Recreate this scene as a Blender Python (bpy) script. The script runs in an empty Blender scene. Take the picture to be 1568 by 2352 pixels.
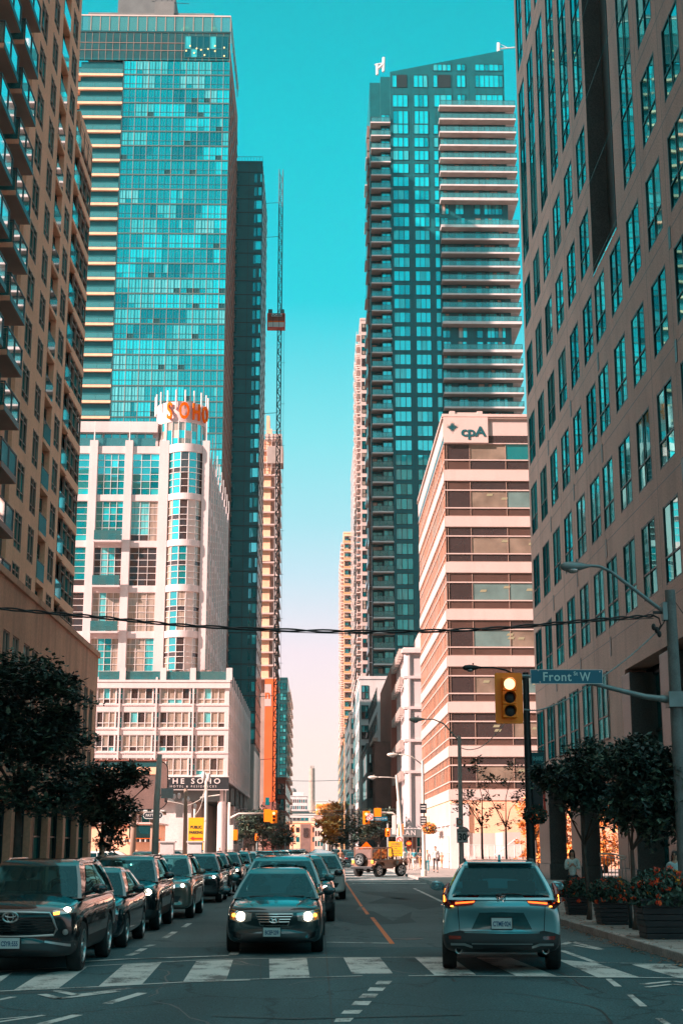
import bpy, bmesh, math, random
from mathutils import Vector, Matrix
from mathutils.bvhtree import BVHTree
R = random.Random(7)
PI = math.pi
scene = bpy.context.scene
COL = scene.collection
V = Vector
# ---------------------------------------------------------------- camera
EYE = V((0, 0, 1.85)); FPX = 3267.0
PITCH = math.radians(13.3); YAW = math.radians(0.956)
FWD = V((math.sin(YAW) * math.cos(PITCH), math.cos(YAW) * math.cos(PITCH), math.sin(PITCH)))
RGT = V((math.cos(YAW), -math.sin(YAW), 0)); UPV = RGT.cross(FWD)
cam_d = bpy.data.cameras.new("camera"); cam = bpy.data.objects.new("camera", cam_d); COL.objects.link(cam)
cam_d.sensor_fit = 'VERTICAL'; cam_d.sensor_height = 36; cam_d.sensor_width = 24; cam_d.lens = 50.0
cam_d.clip_start = 0.1; cam_d.clip_end = 9000
cam.location = EYE
cam.rotation_euler = Matrix((RGT, UPV, -FWD)).transposed().to_euler()
scene.camera = cam
def ray(u, v): return (FWD + RGT * ((u - 784) / FPX) + UPV * ((1176 - v) / FPX))
def P(u, v, Y): d = ray(u, v); return EYE + d * (Y / d.y)          # point seen there at distance Y
def PXp(u, v, X): d = ray(u, v); return EYE + d * (X / d.x)
def G(u, v, z=0.0): d = ray(u, v); return EYE + d * ((z - EYE.z) / d.z)
def ZZ(v, Y, u=784): return P(u, v, Y).z
# ---------------------------------------------------------------- tags
def tag(o, label=None, cat=None, group=None, kind=None):
    if label: o['label'] = label
    if cat: o['category'] = cat
    if group: o['group'] = group
    if kind: o['kind'] = kind
    return o
def thing(name, label, cat, loc=(0, 0, 0), rz=0.0, group=None):
    o = bpy.data.objects.new(name, None); COL.objects.link(o)
    o.location = loc; o.rotation_euler = (0, 0, rz); o.empty_display_size = .3
    return tag(o, label, cat, group)
def copy_tree(o, parent=None):
    c = o.copy(); COL.objects.link(c)
    if parent is not None: c.parent = parent
    for ch in list(o.children): copy_tree(ch, c)
    return c
# ---------------------------------------------------------------- mesh buffer
class MB:
    def __init__(s): s.v = []; s.f = []; s.m = []; s.mats = []
    def mi(s, mat):
        if mat not in s.mats: s.mats.append(mat)
        return s.mats.index(mat)
    def add(s, vs, fs, mat):
        b = len(s.v); s.v.extend([tuple(p) for p in vs]); k = s.mi(mat)
        for f in fs: s.f.append([b + i for i in f]); s.m.append(k)
    def quad(s, a, b, c, d, mat): s.add([a, b, c, d], [(0, 1, 2, 3)], mat)
    def box(s, x0, x1, y0, y1, z0, z1, mat):
        s.add([(x0, y0, z0), (x1, y0, z0), (x1, y1, z0), (x0, y1, z0), (x0, y0, z1), (x1, y0, z1), (x1, y1, z1), (x0, y1, z1)],
              [(0, 3, 2, 1), (4, 5, 6, 7), (0, 1, 5, 4), (1, 2, 6, 5), (2, 3, 7, 6), (3, 0, 4, 7)], mat)
    def fbox(s, F, a0, a1, d0, d1, z0, z1, mat):
        p = [F(a, d, z) for z in (z0, z1) for (a, d) in ((a0, d0), (a1, d0), (a1, d1), (a0, d1))]
        s.add(p, [(0, 3, 2, 1), (4, 5, 6, 7), (0, 1, 5, 4), (1, 2, 6, 5), (2, 3, 7, 6), (3, 0, 4, 7)], mat)
    def tube(s, pts, rad, mat, n=8, cap=True):
        pts = [V(p) for p in pts]
        if not hasattr(rad, '__len__'): rad = [rad] * len(pts)
        vs = []; up = V((0, 0, 1))
        for i, p in enumerate(pts):
            t = (pts[min(i + 1, len(pts) - 1)] - pts[max(i - 1, 0)]).normalized()
            a = up if abs(t.z) < .95 else V((0, 1, 0))
            b = t.cross(a).normalized(); c = b.cross(t)
            for k in range(n):
                th = 2 * PI * k / n; vs.append(p + (b * math.cos(th) + c * math.sin(th)) * rad[i])
        fs = []
        for i in range(len(pts) - 1):
            for k in range(n):
                k2 = (k + 1) % n; fs.append((i * n + k, i * n + k2, (i + 1) * n + k2, (i + 1) * n + k))
        if cap: fs.append(tuple(range(n))[::-1]); fs.append(tuple((len(pts) - 1) * n + k for k in range(n)))
        s.add(vs, fs, mat)
    def lathe(s, c, prof, mat, n=20, axis='z', cap=False):
        c = V(c); vs = []
        for (r, h) in prof:
            for k in range(n):
                th = 2 * PI * k / n; x, y = r * math.cos(th), r * math.sin(th)
                vs.append(c + (V((x, y, h)) if axis == 'z' else V((x, h, y)) if axis == 'y' else V((h, x, y))))
        fs = []; m = len(prof)
        for i in range(m - 1):
            for k in range(n):
                k2 = (k + 1) % n; fs.append((i * n + k, i * n + k2, (i + 1) * n + k2, (i + 1) * n + k))
        if cap: fs.append(tuple(range(n))[::-1]); fs.append(tuple((m - 1) * n + k for k in range(n)))
        s.add(vs, fs, mat)
    def prism(s, poly, z0, z1, mat):       # poly: list of (x, y)
        n = len(poly)
        s.add([(x, y, z0) for x, y in poly] + [(x, y, z1) for x, y in poly],
              [tuple(range(n))[::-1], tuple(range(n, 2 * n))] + [(i, (i + 1) % n, n + (i + 1) % n, n + i) for i in range(n)], mat)
    def xprism(s, poly, y0, y1, mat):      # poly: list of (x, z), extruded along y
        n = len(poly)
        s.add([(x, y0, z) for x, z in poly] + [(x, y1, z) for x, z in poly],
              [tuple(range(n)), tuple(range(n, 2 * n))[::-1]] + [(i, n + i, n + (i + 1) % n, (i + 1) % n) for i in range(n)], mat)
    def yprism(s, poly, x0, x1, mat):      # poly: list of (y, z), extruded along x
        n = len(poly)
        s.add([(x0, y, z) for y, z in poly] + [(x1, y, z) for y, z in poly],
              [tuple(range(n)), tuple(range(n, 2 * n))[::-1]] + [(i, n + i, n + (i + 1) % n, (i + 1) % n) for i in range(n)], mat)
    def blob(s, c, r, mat, n=10, m=6):
        c = V(c); r = V(r) if hasattr(r, '__len__') else V((r, r, r))
        vs = [c + V((0, 0, -r.z))]
        for i in range(1, m):
            ph = PI * i / m
            for k in range(n):
                th = 2 * PI * k / n
                vs.append(c + V((r.x * math.sin(ph) * math.cos(th), r.y * math.sin(ph) * math.sin(th), -r.z * math.cos(ph))))
        vs.append(c + V((0, 0, r.z))); fs = []
        for k in range(n):
            k2 = (k + 1) % n; fs.append((0, 1 + k2, 1 + k)); L = 1 + (m - 2) * n
            fs.append((L + k, L + k2, len(vs) - 1))
            for i in range(m - 2):
                a = 1 + i * n; fs.append((a + k, a + k2, a + n + k2, a + n + k))
        s.add(vs, fs, mat)
    def build(s, name, parent=None, smooth=False, world=True, bevel=0, fix=False, angle=None):
        off = V((0, 0, 0)); p = parent
        if world:
            while p is not None: off += V(p.location); p = p.parent
        me = bpy.data.meshes.new(name)
        me.from_pydata([(a - off.x, b - off.y, c - off.z) for a, b, c in s.v], [], s.f)
        for m in s.mats: me.materials.append(m)
        me.polygons.foreach_set('material_index', s.m)
        if fix:
            bm = bmesh.new(); bm.from_mesh(me); bmesh.ops.recalc_face_normals(bm, faces=bm.faces); bm.to_mesh(me); bm.free()
        if smooth: me.polygons.foreach_set('use_smooth', [True] * len(me.polygons))
        if smooth and angle:
            try: me.set_sharp_from_angle(angle=math.radians(angle))
            except Exception: pass
        me.update()
        o = bpy.data.objects.new(name, me); COL.objects.link(o)
        if parent is not None: o.parent = parent
        if bevel:
            b = o.modifiers.new('b', 'BEVEL'); b.width = bevel; b.segments = 2; b.limit_method = 'ANGLE'
        return o
def FX(o, t, n):
    """frame of a face: s along t, d along n (outward), z up"""
    o = V(o); t = V(t); n = V(n)
    return lambda s, d, z: o + t * s + n * d + V((0, 0, z))
def bake(o, mods=True):
    dg = bpy.context.evaluated_depsgraph_get(); dg.update()
    me = bpy.data.meshes.new_from_object(o.evaluated_get(dg), depsgraph=dg)
    old = o.data; o.modifiers.clear(); o.data = me
    return o
_fonts = {}
def text_mesh(txt, size, mat, name='lettering', parent=None, origin=(0, 0, 0), xdir=(1, 0, 0), up=(0, 0, 1), extrude=.01, bold=0.0, sx=1.0, align='CENTER', spacing=1.0, curve=None):
    cu = bpy.data.curves.new('t', 'FONT'); cu.body = txt; cu.size = size; cu.align_x = align; cu.align_y = 'CENTER'
    cu.extrude = extrude; cu.offset = bold; cu.space_character = spacing; cu.resolution_u = 3
    t = bpy.data.objects.new('t', cu); COL.objects.link(t)
    dg = bpy.context.evaluated_depsgraph_get(); dg.update()
    me = bpy.data.meshes.new_from_object(t.evaluated_get(dg), depsgraph=dg)
    bpy.data.objects.remove(t); bpy.data.curves.remove(cu)
    X = V(xdir).normalized(); U = V(up).normalized(); N = X.cross(U); O = V(origin)
    off = V((0, 0, 0)); p = parent
    while p is not None: off += V(p.location); p = p.parent
    for vv in me.vertices:
        c = vv.co
        if curve: vv.co = curve(c.x * sx, c.y, c.z) - off
        else: vv.co = O + X * (c.x * sx) + U * c.y + N * c.z - off
    me.materials.clear(); me.materials.append(mat); me.name = name
    o = bpy.data.objects.new(name, me); COL.objects.link(o)
    if parent is not None: o.parent = parent
    return o
# ---------------------------------------------------------------- materials
def S2L(c): return tuple(((x / 255) / 12.92 if x / 255 <= .04045 else ((x / 255 + .055) / 1.055) ** 2.4) for x in c)
class NT:
    def __init__(s, name):
        s.m = bpy.data.materials.new(name); s.m.use_nodes = True; s.t = s.m.node_tree; s.n = s.t.nodes; s.n.clear()
        s.out = s.n.new('ShaderNodeOutputMaterial')
    def new(s, t, **kw):
        x = s.n.new(t)
        for k, v in kw.items():
            if k in x.inputs: x.inputs[k].default_value = v
            else: setattr(x, k, v)
        return x
    def ln(s, a, b): s.t.links.new(a, b)
def coords(N, scale=1.0, stretch=None):
    tc = N.new('ShaderNodeNewGeometry'); mp = N.new('ShaderNodeMapping')
    sc = stretch or (1, 1, 1); mp.inputs['Scale'].default_value = (scale * sc[0], scale * sc[1], scale * sc[2])
    N.ln(tc.outputs['Position'], mp.inputs['Vector']); return mp.outputs['Vector']
def mat(name, col, rough=.6, metal=0.0, spec=.5, var=.12, scale=1.5, bump=0.0, bscale=20, coat=0.0, grime=0.0, grimecol=(.05, .04, .035), stretch=None, fine=0.0, finescale=60, emit=None, estr=0.0):
    """painted / stone / plastic surface with large-scale colour variation, optional fine grain and streaky dirt"""
    N = NT(name); b = N.new('ShaderNodeBsdfPrincipled'); N.ln(b.outputs[0], N.out.inputs[0])
    b.inputs['Roughness'].default_value = rough; b.inputs['Metallic'].default_value = metal
    b.inputs['Specular IOR Level'].default_value = spec; b.inputs['Coat Weight'].default_value = coat; b.inputs['Coat Roughness'].default_value = .03
    col = tuple(col[:3]) + (1,)
    cur = None
    if var > 0:
        nz = N.new('ShaderNodeTexNoise', Scale=1.0, Detail=5.0); N.ln(coords(N, scale, stretch), nz.inputs['Vector'])
        r = N.new('ShaderNodeMapRange'); r.inputs['From Min'].default_value = .3; r.inputs['From Max'].default_value = .7
        r.inputs['To Min'].default_value = 1 - var; r.inputs['To Max'].default_value = 1 + var; N.ln(nz.outputs[0], r.inputs['Value'])
        mx = N.new('ShaderNodeVectorMath', operation='SCALE'); mx.inputs[0].default_value = col[:3]; N.ln(r.outputs[0], mx.inputs['Scale']); cur = mx.outputs[0]
    if fine > 0:
        nz = N.new('ShaderNodeTexNoise', Scale=1.0, Detail=2.0); N.ln(coords(N, finescale), nz.inputs['Vector'])
        r = N.new('ShaderNodeMapRange'); r.inputs['From Min'].default_value = .3; r.inputs['From Max'].default_value = .7
        r.inputs['To Min'].default_value = 1 - fine; r.inputs['To Max'].default_value = 1 + fine; N.ln(nz.outputs[0], r.inputs['Value'])
        mx = N.new('ShaderNodeVectorMath', operation='SCALE'); mx.inputs[0].default_value = col[:3]
        if cur: N.ln(cur, mx.inputs[0])
        N.ln(r.outputs[0], mx.inputs['Scale']); cur = mx.outputs[0]
    if grime > 0:
        nz = N.new('ShaderNodeTexNoise', Scale=1.0, Detail=6.0); N.ln(coords(N, 1.0, (1.2, 1.2, .12)), nz.inputs['Vector'])
        r = N.new('ShaderNodeMapRange'); r.inputs['From Min'].default_value = .45; r.inputs['From Max'].default_value = .75
        r.inputs['To Max'].default_value = grime; N.ln(nz.outputs[0], r.inputs['Value'])
        mx = N.new('ShaderNodeMix', data_type='RGBA'); N.ln(r.outputs[0], mx.inputs['Factor'])
        if cur: N.ln(cur, mx.inputs['A'])
        else: mx.inputs['A'].default_value = col
        mx.inputs['B'].default_value = tuple(grimecol) + (1,); cur = mx.outputs['Result']
    if cur: N.ln(cur, b.inputs['Base Color'])
    else: b.inputs['Base Color'].default_value = col
    if bump > 0:
        nz = N.new('ShaderNodeTexNoise', Scale=1.0, Detail=4.0); N.ln(coords(N, bscale), nz.inputs['Vector'])
        bp = N.new('ShaderNodeBump', Strength=bump, Distance=.02); N.ln(nz.outputs[0], bp.inputs['Height']); N.ln(bp.outputs[0], b.inputs['Normal'])
    if emit: b.inputs['Emission Color'].default_value = tuple(emit) + (1,); b.inputs['Emission Strength'].default_value = estr
    return N.m
def glass(name, body, tint=(1, 1, 1), r0=.3, rough=.02, wob=.15, wscale=.35, var=.1, curtain=0):
    """architectural glazing: dark, curtained or sky-toned body colour behind a reflective pane that ripples a little"""
    N = NT(name); d = N.new('ShaderNodeBsdfDiffuse'); g = N.new('ShaderNodeBsdfGlossy', Roughness=rough)
    g.inputs['Color'].default_value = tuple(tint) + (1,)
    nz = N.new('ShaderNodeTexNoise', Scale=1.0, Detail=1.0); N.ln(coords(N, wscale), nz.inputs['Vector'])
    bp = N.new('ShaderNodeBump', Strength=wob, Distance=.05); N.ln(nz.outputs[0], bp.inputs['Height']); N.ln(bp.outputs[0], g.inputs['Normal'])
    if curtain:
        w = N.new('ShaderNodeTexNoise', Scale=1.0, Detail=2.0); N.ln(coords(N, 1.0, (7, 7, .3)), w.inputs['Vector'])
    else:
        w = N.new('ShaderNodeTexNoise', Scale=1.0, Detail=3.0); N.ln(coords(N, .6), w.inputs['Vector'])
    r = N.new('ShaderNodeMapRange'); r.inputs['From Min'].default_value = .3; r.inputs['From Max'].default_value = .7
    r.inputs['To Min'].default_value = 1 - var; r.inputs['To Max'].default_value = 1 + var; N.ln(w.outputs[0], r.inputs['Value'])
    mx = N.new('ShaderNodeVectorMath', operation='SCALE'); mx.inputs[0].default_value = body; N.ln(r.outputs[0], mx.inputs['Scale']); N.ln(mx.outputs[0], d.inputs['Color'])
    lw = N.new('ShaderNodeFresnel', IOR=1.5); mr = N.new('ShaderNodeMapRange'); mr.inputs['To Min'].default_value = r0
    N.ln(lw.outputs[0], mr.inputs['Value']); m = N.new('ShaderNodeMixShader'); N.ln(mr.outputs[0], m.inputs[0]); N.ln(d.outputs[0], m.inputs[1]); N.ln(g.outputs[0], m.inputs[2])
    N.ln(m.outputs[0], N.out.inputs[0]); return N.m
def clear_glass(name, tint, alpha=.35, r0=.15, gt=(1, 1, 1)):
    """balustrade glass that really lets light through"""
    N = NT(name); t = N.new('ShaderNodeBsdfTransparent'); t.inputs[0].default_value = tuple(tint) + (1,)
    g = N.new('ShaderNodeBsdfGlossy', Roughness=.03); g.inputs['Color'].default_value = tuple(gt) + (1,); d = N.new('ShaderNodeBsdfDiffuse'); d.inputs[0].default_value = tuple(c * .8 for c in tint) + (1,)
    m1 = N.new('ShaderNodeMixShader'); m1.inputs[0].default_value = alpha; N.ln(t.outputs[0], m1.inputs[1]); N.ln(d.outputs[0], m1.inputs[2])
    f = N.new('ShaderNodeFresnel', IOR=1.45); mr = N.new('ShaderNodeMapRange'); mr.inputs['To Min'].default_value = r0; N.ln(f.outputs[0], mr.inputs['Value'])
    m2 = N.new('ShaderNodeMixShader'); N.ln(mr.outputs[0], m2.inputs[0]); N.ln(m1.outputs[0], m2.inputs[1]); N.ln(g.outputs[0], m2.inputs[2])
    N.ln(m2.outputs[0], N.out.inputs[0]); return N.m
def lamp(name, col, s):
    N = NT(name); e = N.new('ShaderNodeEmission'); e.inputs[0].default_value = tuple(col) + (1,); e.inputs[1].default_value = s
    N.ln(e.outputs[0], N.out.inputs[0]); return N.m
# ---------------------------------------------------------------- light
SUN_DIR = V((-.90, -.40, .60)).normalized()      # towards the sun: left, a little behind the camera
sl = bpy.data.lights.new("sun", 'SUN'); sl.energy = 5.0; sl.angle = math.radians(.53); sl.color = (1.0, .75, .67)
so = bpy.data.objects.new("sun", sl); COL.objects.link(so); so.location = (0, -20, 150)
so.rotation_euler = SUN_DIR.to_track_quat('Z', 'Y').to_euler()
w = bpy.data.worlds.new("World"); scene.world = w; w.use_nodes = True
nt = w.node_tree; nt.nodes.clear()
wo = nt.nodes.new('ShaderNodeOutputWorld'); bg = nt.nodes.new('ShaderNodeBackground'); bg.inputs[1].default_value = .1
sky = nt.nodes.new('ShaderNodeTexSky'); sky.sky_type = 'NISHITA'; sky.sun_disc = False
sky.sun_elevation = math.asin(SUN_DIR.z); sky.sun_rotation = math.atan2(SUN_DIR.x, SUN_DIR.y); sky.dust_density = 2.0; sky.ozone_density = 3.0
tc = nt.nodes.new('ShaderNodeTexCoord'); sep = nt.nodes.new('ShaderNodeSeparateXYZ'); nt.links.new(tc.outputs['Generated'], sep.inputs[0])
cr = nt.nodes.new('ShaderNodeValToRGB'); nt.links.new(sep.outputs[2], cr.inputs[0])
stops = [(0.0, (255, 232, 222)), (.07, (255, 233, 226)), (.133, (245, 229, 236)), (.187, (198, 228, 240)), (.223, (168, 227, 237)), (.282, (130, 226, 234)), (.371, (30, 210, 224)), (.474, (0, 199, 213)), (.546, (0, 186, 200)), (.68, (60, 205, 212)), (.80, (.56, .98, 1.0)), (1.0, (1.05, 1.2, 1.2))]
while len(cr.color_ramp.elements) < len(stops): cr.color_ramp.elements.new(.5)
for e, (p, c) in zip(cr.color_ramp.elements, stops): e.position = p; e.color = (S2L(c) if max(c) > 2 else c) + (1,)
sc_ = nt.nodes.new('ShaderNodeVectorMath'); sc_.operation = 'SCALE'; sc_.inputs['Scale'].default_value = 3.78; nt.links.new(cr.outputs[0], sc_.inputs[0])
mxw = nt.nodes.new('ShaderNodeMix'); mxw.data_type = 'RGBA'; mxw.inputs['Factor'].default_value = .96
nt.links.new(sky.outputs[0], mxw.inputs['A']); nt.links.new(sc_.outputs[0], mxw.inputs['B'])
nt.links.new(mxw.outputs['Result'], bg.inputs[0]); nt.links.new(bg.outputs[0], wo.inputs[0])
vs_ = scene.view_settings; vs_.view_transform = 'Standard'; vs_.look = 'None'; vs_.exposure = 1.5; vs_.gamma = 1.0
scene.display_settings.display_device = 'sRGB'
scene.cycles.max_bounces = 6; scene.cycles.diffuse_bounces = 3; scene.cycles.glossy_bounces = 3; scene.cycles.transparent_max_bounces = 10; scene.cycles.transmission_bounces = 2
scene.cycles.sample_clamp_indirect = 6.0
scene.cycles.use_denoising = True
# ================================================================ shared materials
M = {}
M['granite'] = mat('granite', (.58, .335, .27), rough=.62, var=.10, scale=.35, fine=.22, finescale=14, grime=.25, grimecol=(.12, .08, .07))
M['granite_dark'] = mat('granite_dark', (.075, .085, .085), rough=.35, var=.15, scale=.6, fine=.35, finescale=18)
M['precast'] = mat('precast', (.96, .50, .32), rough=.8, var=.10, scale=.4, fine=.08, finescale=9, grime=.2, grimecol=(.5, .24, .15))
M['precast_brown'] = mat('precast_brown', (.72, .33, .21), rough=.8, var=.12, scale=.4, fine=.10, finescale=9, grime=.4, grimecol=(.18, .09, .07))
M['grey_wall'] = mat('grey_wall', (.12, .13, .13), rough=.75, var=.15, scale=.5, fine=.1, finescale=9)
M['soho'] = mat('soho', (.62, .49, .48), rough=.65, var=.06, scale=.25, fine=.04, finescale=6, grime=.22, grimecol=(.38, .25, .23))
M['cream'] = mat('cream', (.62, .46, .42), rough=.45, var=.05, scale=.2, fine=.03, finescale=6, grime=.18, grimecol=(.38, .24, .20))
M['white_metal'] = mat('white_metal', (.80, .74, .72), rough=.4, var=.05, scale=1)
M['concrete'] = mat('concrete', (.36, .27, .23), rough=.85, var=.14, scale=.6, fine=.12, finescale=7, grime=.35, grimecol=(.25, .17, .14))
M['concrete_pale'] = mat('concrete_pale', (.60, .52, .51), rough=.8, var=.10, scale=.5, fine=.08, finescale=7, grime=.3, grimecol=(.35, .27, .24))
M['concrete_dark'] = mat('concrete_dark', (.16, .16, .155), rough=.8, var=.15, scale=.5, fine=.1, finescale=7)
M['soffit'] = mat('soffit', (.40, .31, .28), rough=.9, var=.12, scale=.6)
M['brick_red'] = mat('brick_red', (.28, .10, .075), rough=.85, var=.18, scale=.8, fine=.15, finescale=10)
M['brick_brown'] = mat('brick_brown', (.17, .10, .085), rough=.85, var=.18, scale=.8, fine=.15, finescale=10)
M['panel_orange'] = mat('panel_orange', (.75, .13, .03), rough=.6, var=.08, scale=.3)
M['panel_teal'] = mat('panel_teal', (.012, .075, .082), rough=.35, var=.18, scale=.5, fine=.1, finescale=6)
M['panel_deep'] = mat('panel_deep', (.006, .105, .118), rough=.35, var=.15, scale=.5, fine=.1, finescale=6)
M['frame_dark'] = mat('frame_dark', (.018, .028, .03), rough=.4, var=.1)
M['frame_teal'] = mat('frame_teal', (.04, .13, .13), rough=.4, var=.1)
M['frame_white'] = mat('frame_white', (.64, .55, .53), rough=.45, var=.05)
M['frame_tan'] = mat('frame_tan', (.34, .21, .165), rough=.5, var=.05)
M['rail_dark'] = mat('rail_dark', (.03, .05, .055), rough=.4, var=.1)
M['black'] = mat('black', (.012, .014, .016), rough=.5, var=.1, scale=4)
M['black_gloss'] = mat('black_gloss', (.01, .012, .014), rough=.12, var=0)
M['steel'] = mat('steel', (.20, .25, .255), rough=.5, metal=.6, var=.15, scale=3)
M['galv'] = mat('galv', (.30, .34, .34), rough=.5, metal=.4, var=.18, scale=2)
M['pole_pale'] = mat('pole_pale', (.62, .54, .48), rough=.6, var=.12, scale=1.5, grime=.3, grimecol=(.3, .2, .15))
M['pole_black'] = mat('pole_black', (.012, .022, .025), rough=.45, var=.2, scale=2)
M['pole_grey'] = mat('pole_grey', (.13, .15, .15), rough=.8, var=.2, scale=3, fine=.15, finescale=30)
M['wood_pole'] = mat('wood_pole', (.24, .15, .11), rough=.85, var=.2, scale=3, stretch=(1, 1, .1))
M['yellow'] = mat('yellow', (1.0, .23, .0), rough=.45, var=.05, scale=3)
M['sign_yellow'] = mat('sign_yellow', (.95, .42, .01), rough=.5, var=.04, scale=3)
M['sign_blue'] = mat('sign_blue', (.0, .12, .19), rough=.4, var=.05, scale=3)
M['sign_white'] = mat('sign_white', (.60, .57, .55), rough=.5, var=.04, scale=3)
M['sign_black'] = mat('sign_black', (.015, .018, .022), rough=.5, var=.1, scale=3)
M['ink'] = mat('ink', (.01, .02, .03), rough=.6, var=0)
M['ink_teal'] = mat('ink_teal', (.0, .085, .10), rough=.6, var=0)
M['red'] = mat('red', (.65, .04, .02), rough=.5, var=.05)
M['orange'] = mat('orange', (.90, .13, .004), rough=.9, spec=.1, var=.05)
M['tan'] = mat('tan', (.58, .30, .14), rough=.6, var=.08)
# glass: dark / mid / bright reflections, and curtained
M['g_dark'] = glass('g_dark', (.006, .03, .035), tint=(.45, .85, .88), r0=.22)
M['g_mid'] = glass('g_mid', (.0, .22, .24), tint=(.30, .85, .88), r0=.42)
M['g_deep'] = glass('g_deep', (.0, .12, .14), tint=(.22, .75, .80), r0=.30)
M['g_sky'] = glass('g_sky', (.01, .56, .61), tint=(.36, .98, 1.0), r0=.50)  # bright body colour stands in for sky reflection the lower panes lack
M['g_pale'] = glass('g_pale', (.05, .42, .44), tint=(.6, .95, .95), r0=.30, var=.3, curtain=1)
M['g_curt'] = glass('g_curt', (.11, .47, .49), tint=(.7, .95, .95), r0=.22, var=.3, curtain=1)
M['g_warm'] = glass('g_warm', (.36, .27, .22), tint=(.8, .8, .78), r0=.14, var=.35, curtain=1)
M['g_brown'] = glass('g_brown', (.10, .055, .045), tint=(.8, .7, .65), r0=.12)
M['g_umber'] = glass('g_umber', (.050, .034, .034), tint=(.7, .75, .75), r0=.10)
M['g_office'] = glass('g_office', (.26, .19, .145), tint=(.8, .78, .72), r0=.16, var=.35)
M['g_officeblue'] = glass('g_officeblue', (.16, .25, .24), tint=(.7, .9, .9), r0=.22, var=.25)
M['g_copper_reflection'] = glass('g_copper_reflection', (.40, .20, .13), tint=(1.0, .72, .58), r0=.45, wob=.4, wscale=.8, var=.35, curtain=1)  # striped reflection of sunlit fronts painted into the pane colour
M['g_rail'] = clear_glass('g_rail', (.30, .72, .72), alpha=.20, r0=.07)
M['g_rail_dark'] = clear_glass('g_rail_dark', (.10, .36, .38), alpha=.38, r0=.08)
M['lamp_white'] = lamp('lamp_white', (1.0, .82, .62), 8)
M['lamp_warm'] = lamp('lamp_warm', (1.0, .55, .22), 1.0)
M['lamp_amber'] = lamp('lamp_amber', (1.0, .30, .04), 2.2)
M['lamp_signal'] = lamp('lamp_signal', (1.0, .70, .30), .9)
M['lamp_red'] = lamp('lamp_red', (1.0, .10, .015), 1.8)
M['lamp_green'] = lamp('lamp_green', (.0, .8, .55), 3)
M['ceiling_lamp'] = lamp('ceiling_lamp', (1.0, .72, .42), .22)
# asphalt with aggregate, tyre-worn lanes, patches and cracks
def asphalt(name, col):
    N = NT(name); b = N.new('ShaderNodeBsdfPrincipled'); N.ln(b.outputs[0], N.out.inputs[0])
    def noise(sc, det, st=None):
        n = N.new('ShaderNodeTexNoise', Scale=1.0, Detail=det); N.ln(coords(N, sc, st), n.inputs['Vector']); return n.outputs[0]
    def mr(v, a, c, d, e):
        r = N.new('ShaderNodeMapRange'); r.inputs['From Min'].default_value = a; r.inputs['From Max'].default_value = c
        r.inputs['To Min'].default_value = d; r.inputs['To Max'].default_value = e; N.ln(v, r.inputs['Value']); return r.outputs[0]
    def mul(a, c): m = N.new('ShaderNodeMath', operation='MULTIPLY'); N.ln(a, m.inputs[0]); N.ln(c, m.inputs[1]); return m.outputs[0]
    f = mul(mr(noise(38, 3), .3, .7, .25, 1.9), mr(noise(.35, 4, (1, .35, 1)), .3, .7, .72, 1.28))
    f = mul(f, mr(noise(9, 2), .3, .7, .85, 1.15))
    f = mul(f, mr(noise(.12, 2, (6, .6, 1)), .35, .65, .85, 1.12))
    vo = N.new('ShaderNodeTexVoronoi', feature='DISTANCE_TO_EDGE'); vo.inputs['Scale'].default_value = 1.0
    c = coords(N, .33, (1, .7, 1)); nz = N.new('ShaderNodeTexNoise', Scale=3.0, Detail=5.0); N.ln(c, nz.inputs['Vector'])
    ad = N.new('ShaderNodeMixRGB'); ad.inputs[0].default_value = .35; N.ln(c, ad.inputs[1]); N.ln(nz.outputs['Color'], ad.inputs[2]); N.ln(ad.outputs[0], vo.inputs['Vector'])
    f = mul(f, mr(vo.outputs['Distance'], .0, .012, .45, 1.0))
    sc = N.new('ShaderNodeVectorMath', operation='SCALE'); sc.inputs[0].default_value = col; N.ln(f, sc.inputs['Scale'])
    N.ln(sc.outputs[0], b.inputs['Base Color']); b.inputs['Roughness'].default_value = .78; b.inputs['Specular IOR Level'].default_value = .35
    bp = N.new('ShaderNodeBump', Strength=.35, Distance=.012); N.ln(noise(45, 3), bp.inputs['Height']); N.ln(bp.outputs[0], b.inputs['Normal'])
    return N.m
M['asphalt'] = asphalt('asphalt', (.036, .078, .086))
M['asphalt_old'] = asphalt('asphalt_old', (.085, .108, .112))  # lighter copy of asphalt: sunlight on the street ahead put into its colour
M['asphalt_patch'] = mat('asphalt_patch', (.038, .056, .060), rough=.8, var=.25, scale=1.2, fine=.5, finescale=38, bump=.25, bscale=45)
M['pavement'] = mat('pavement', (.34, .27, .245), rough=.85, var=.18, scale=.5, fine=.25, finescale=30, grime=.2, grimecol=(.1, .07, .06))
M['kerb'] = mat('kerb', (.36, .30, .28), rough=.85, var=.25, scale=1.3, fine=.25, finescale=25)
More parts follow.
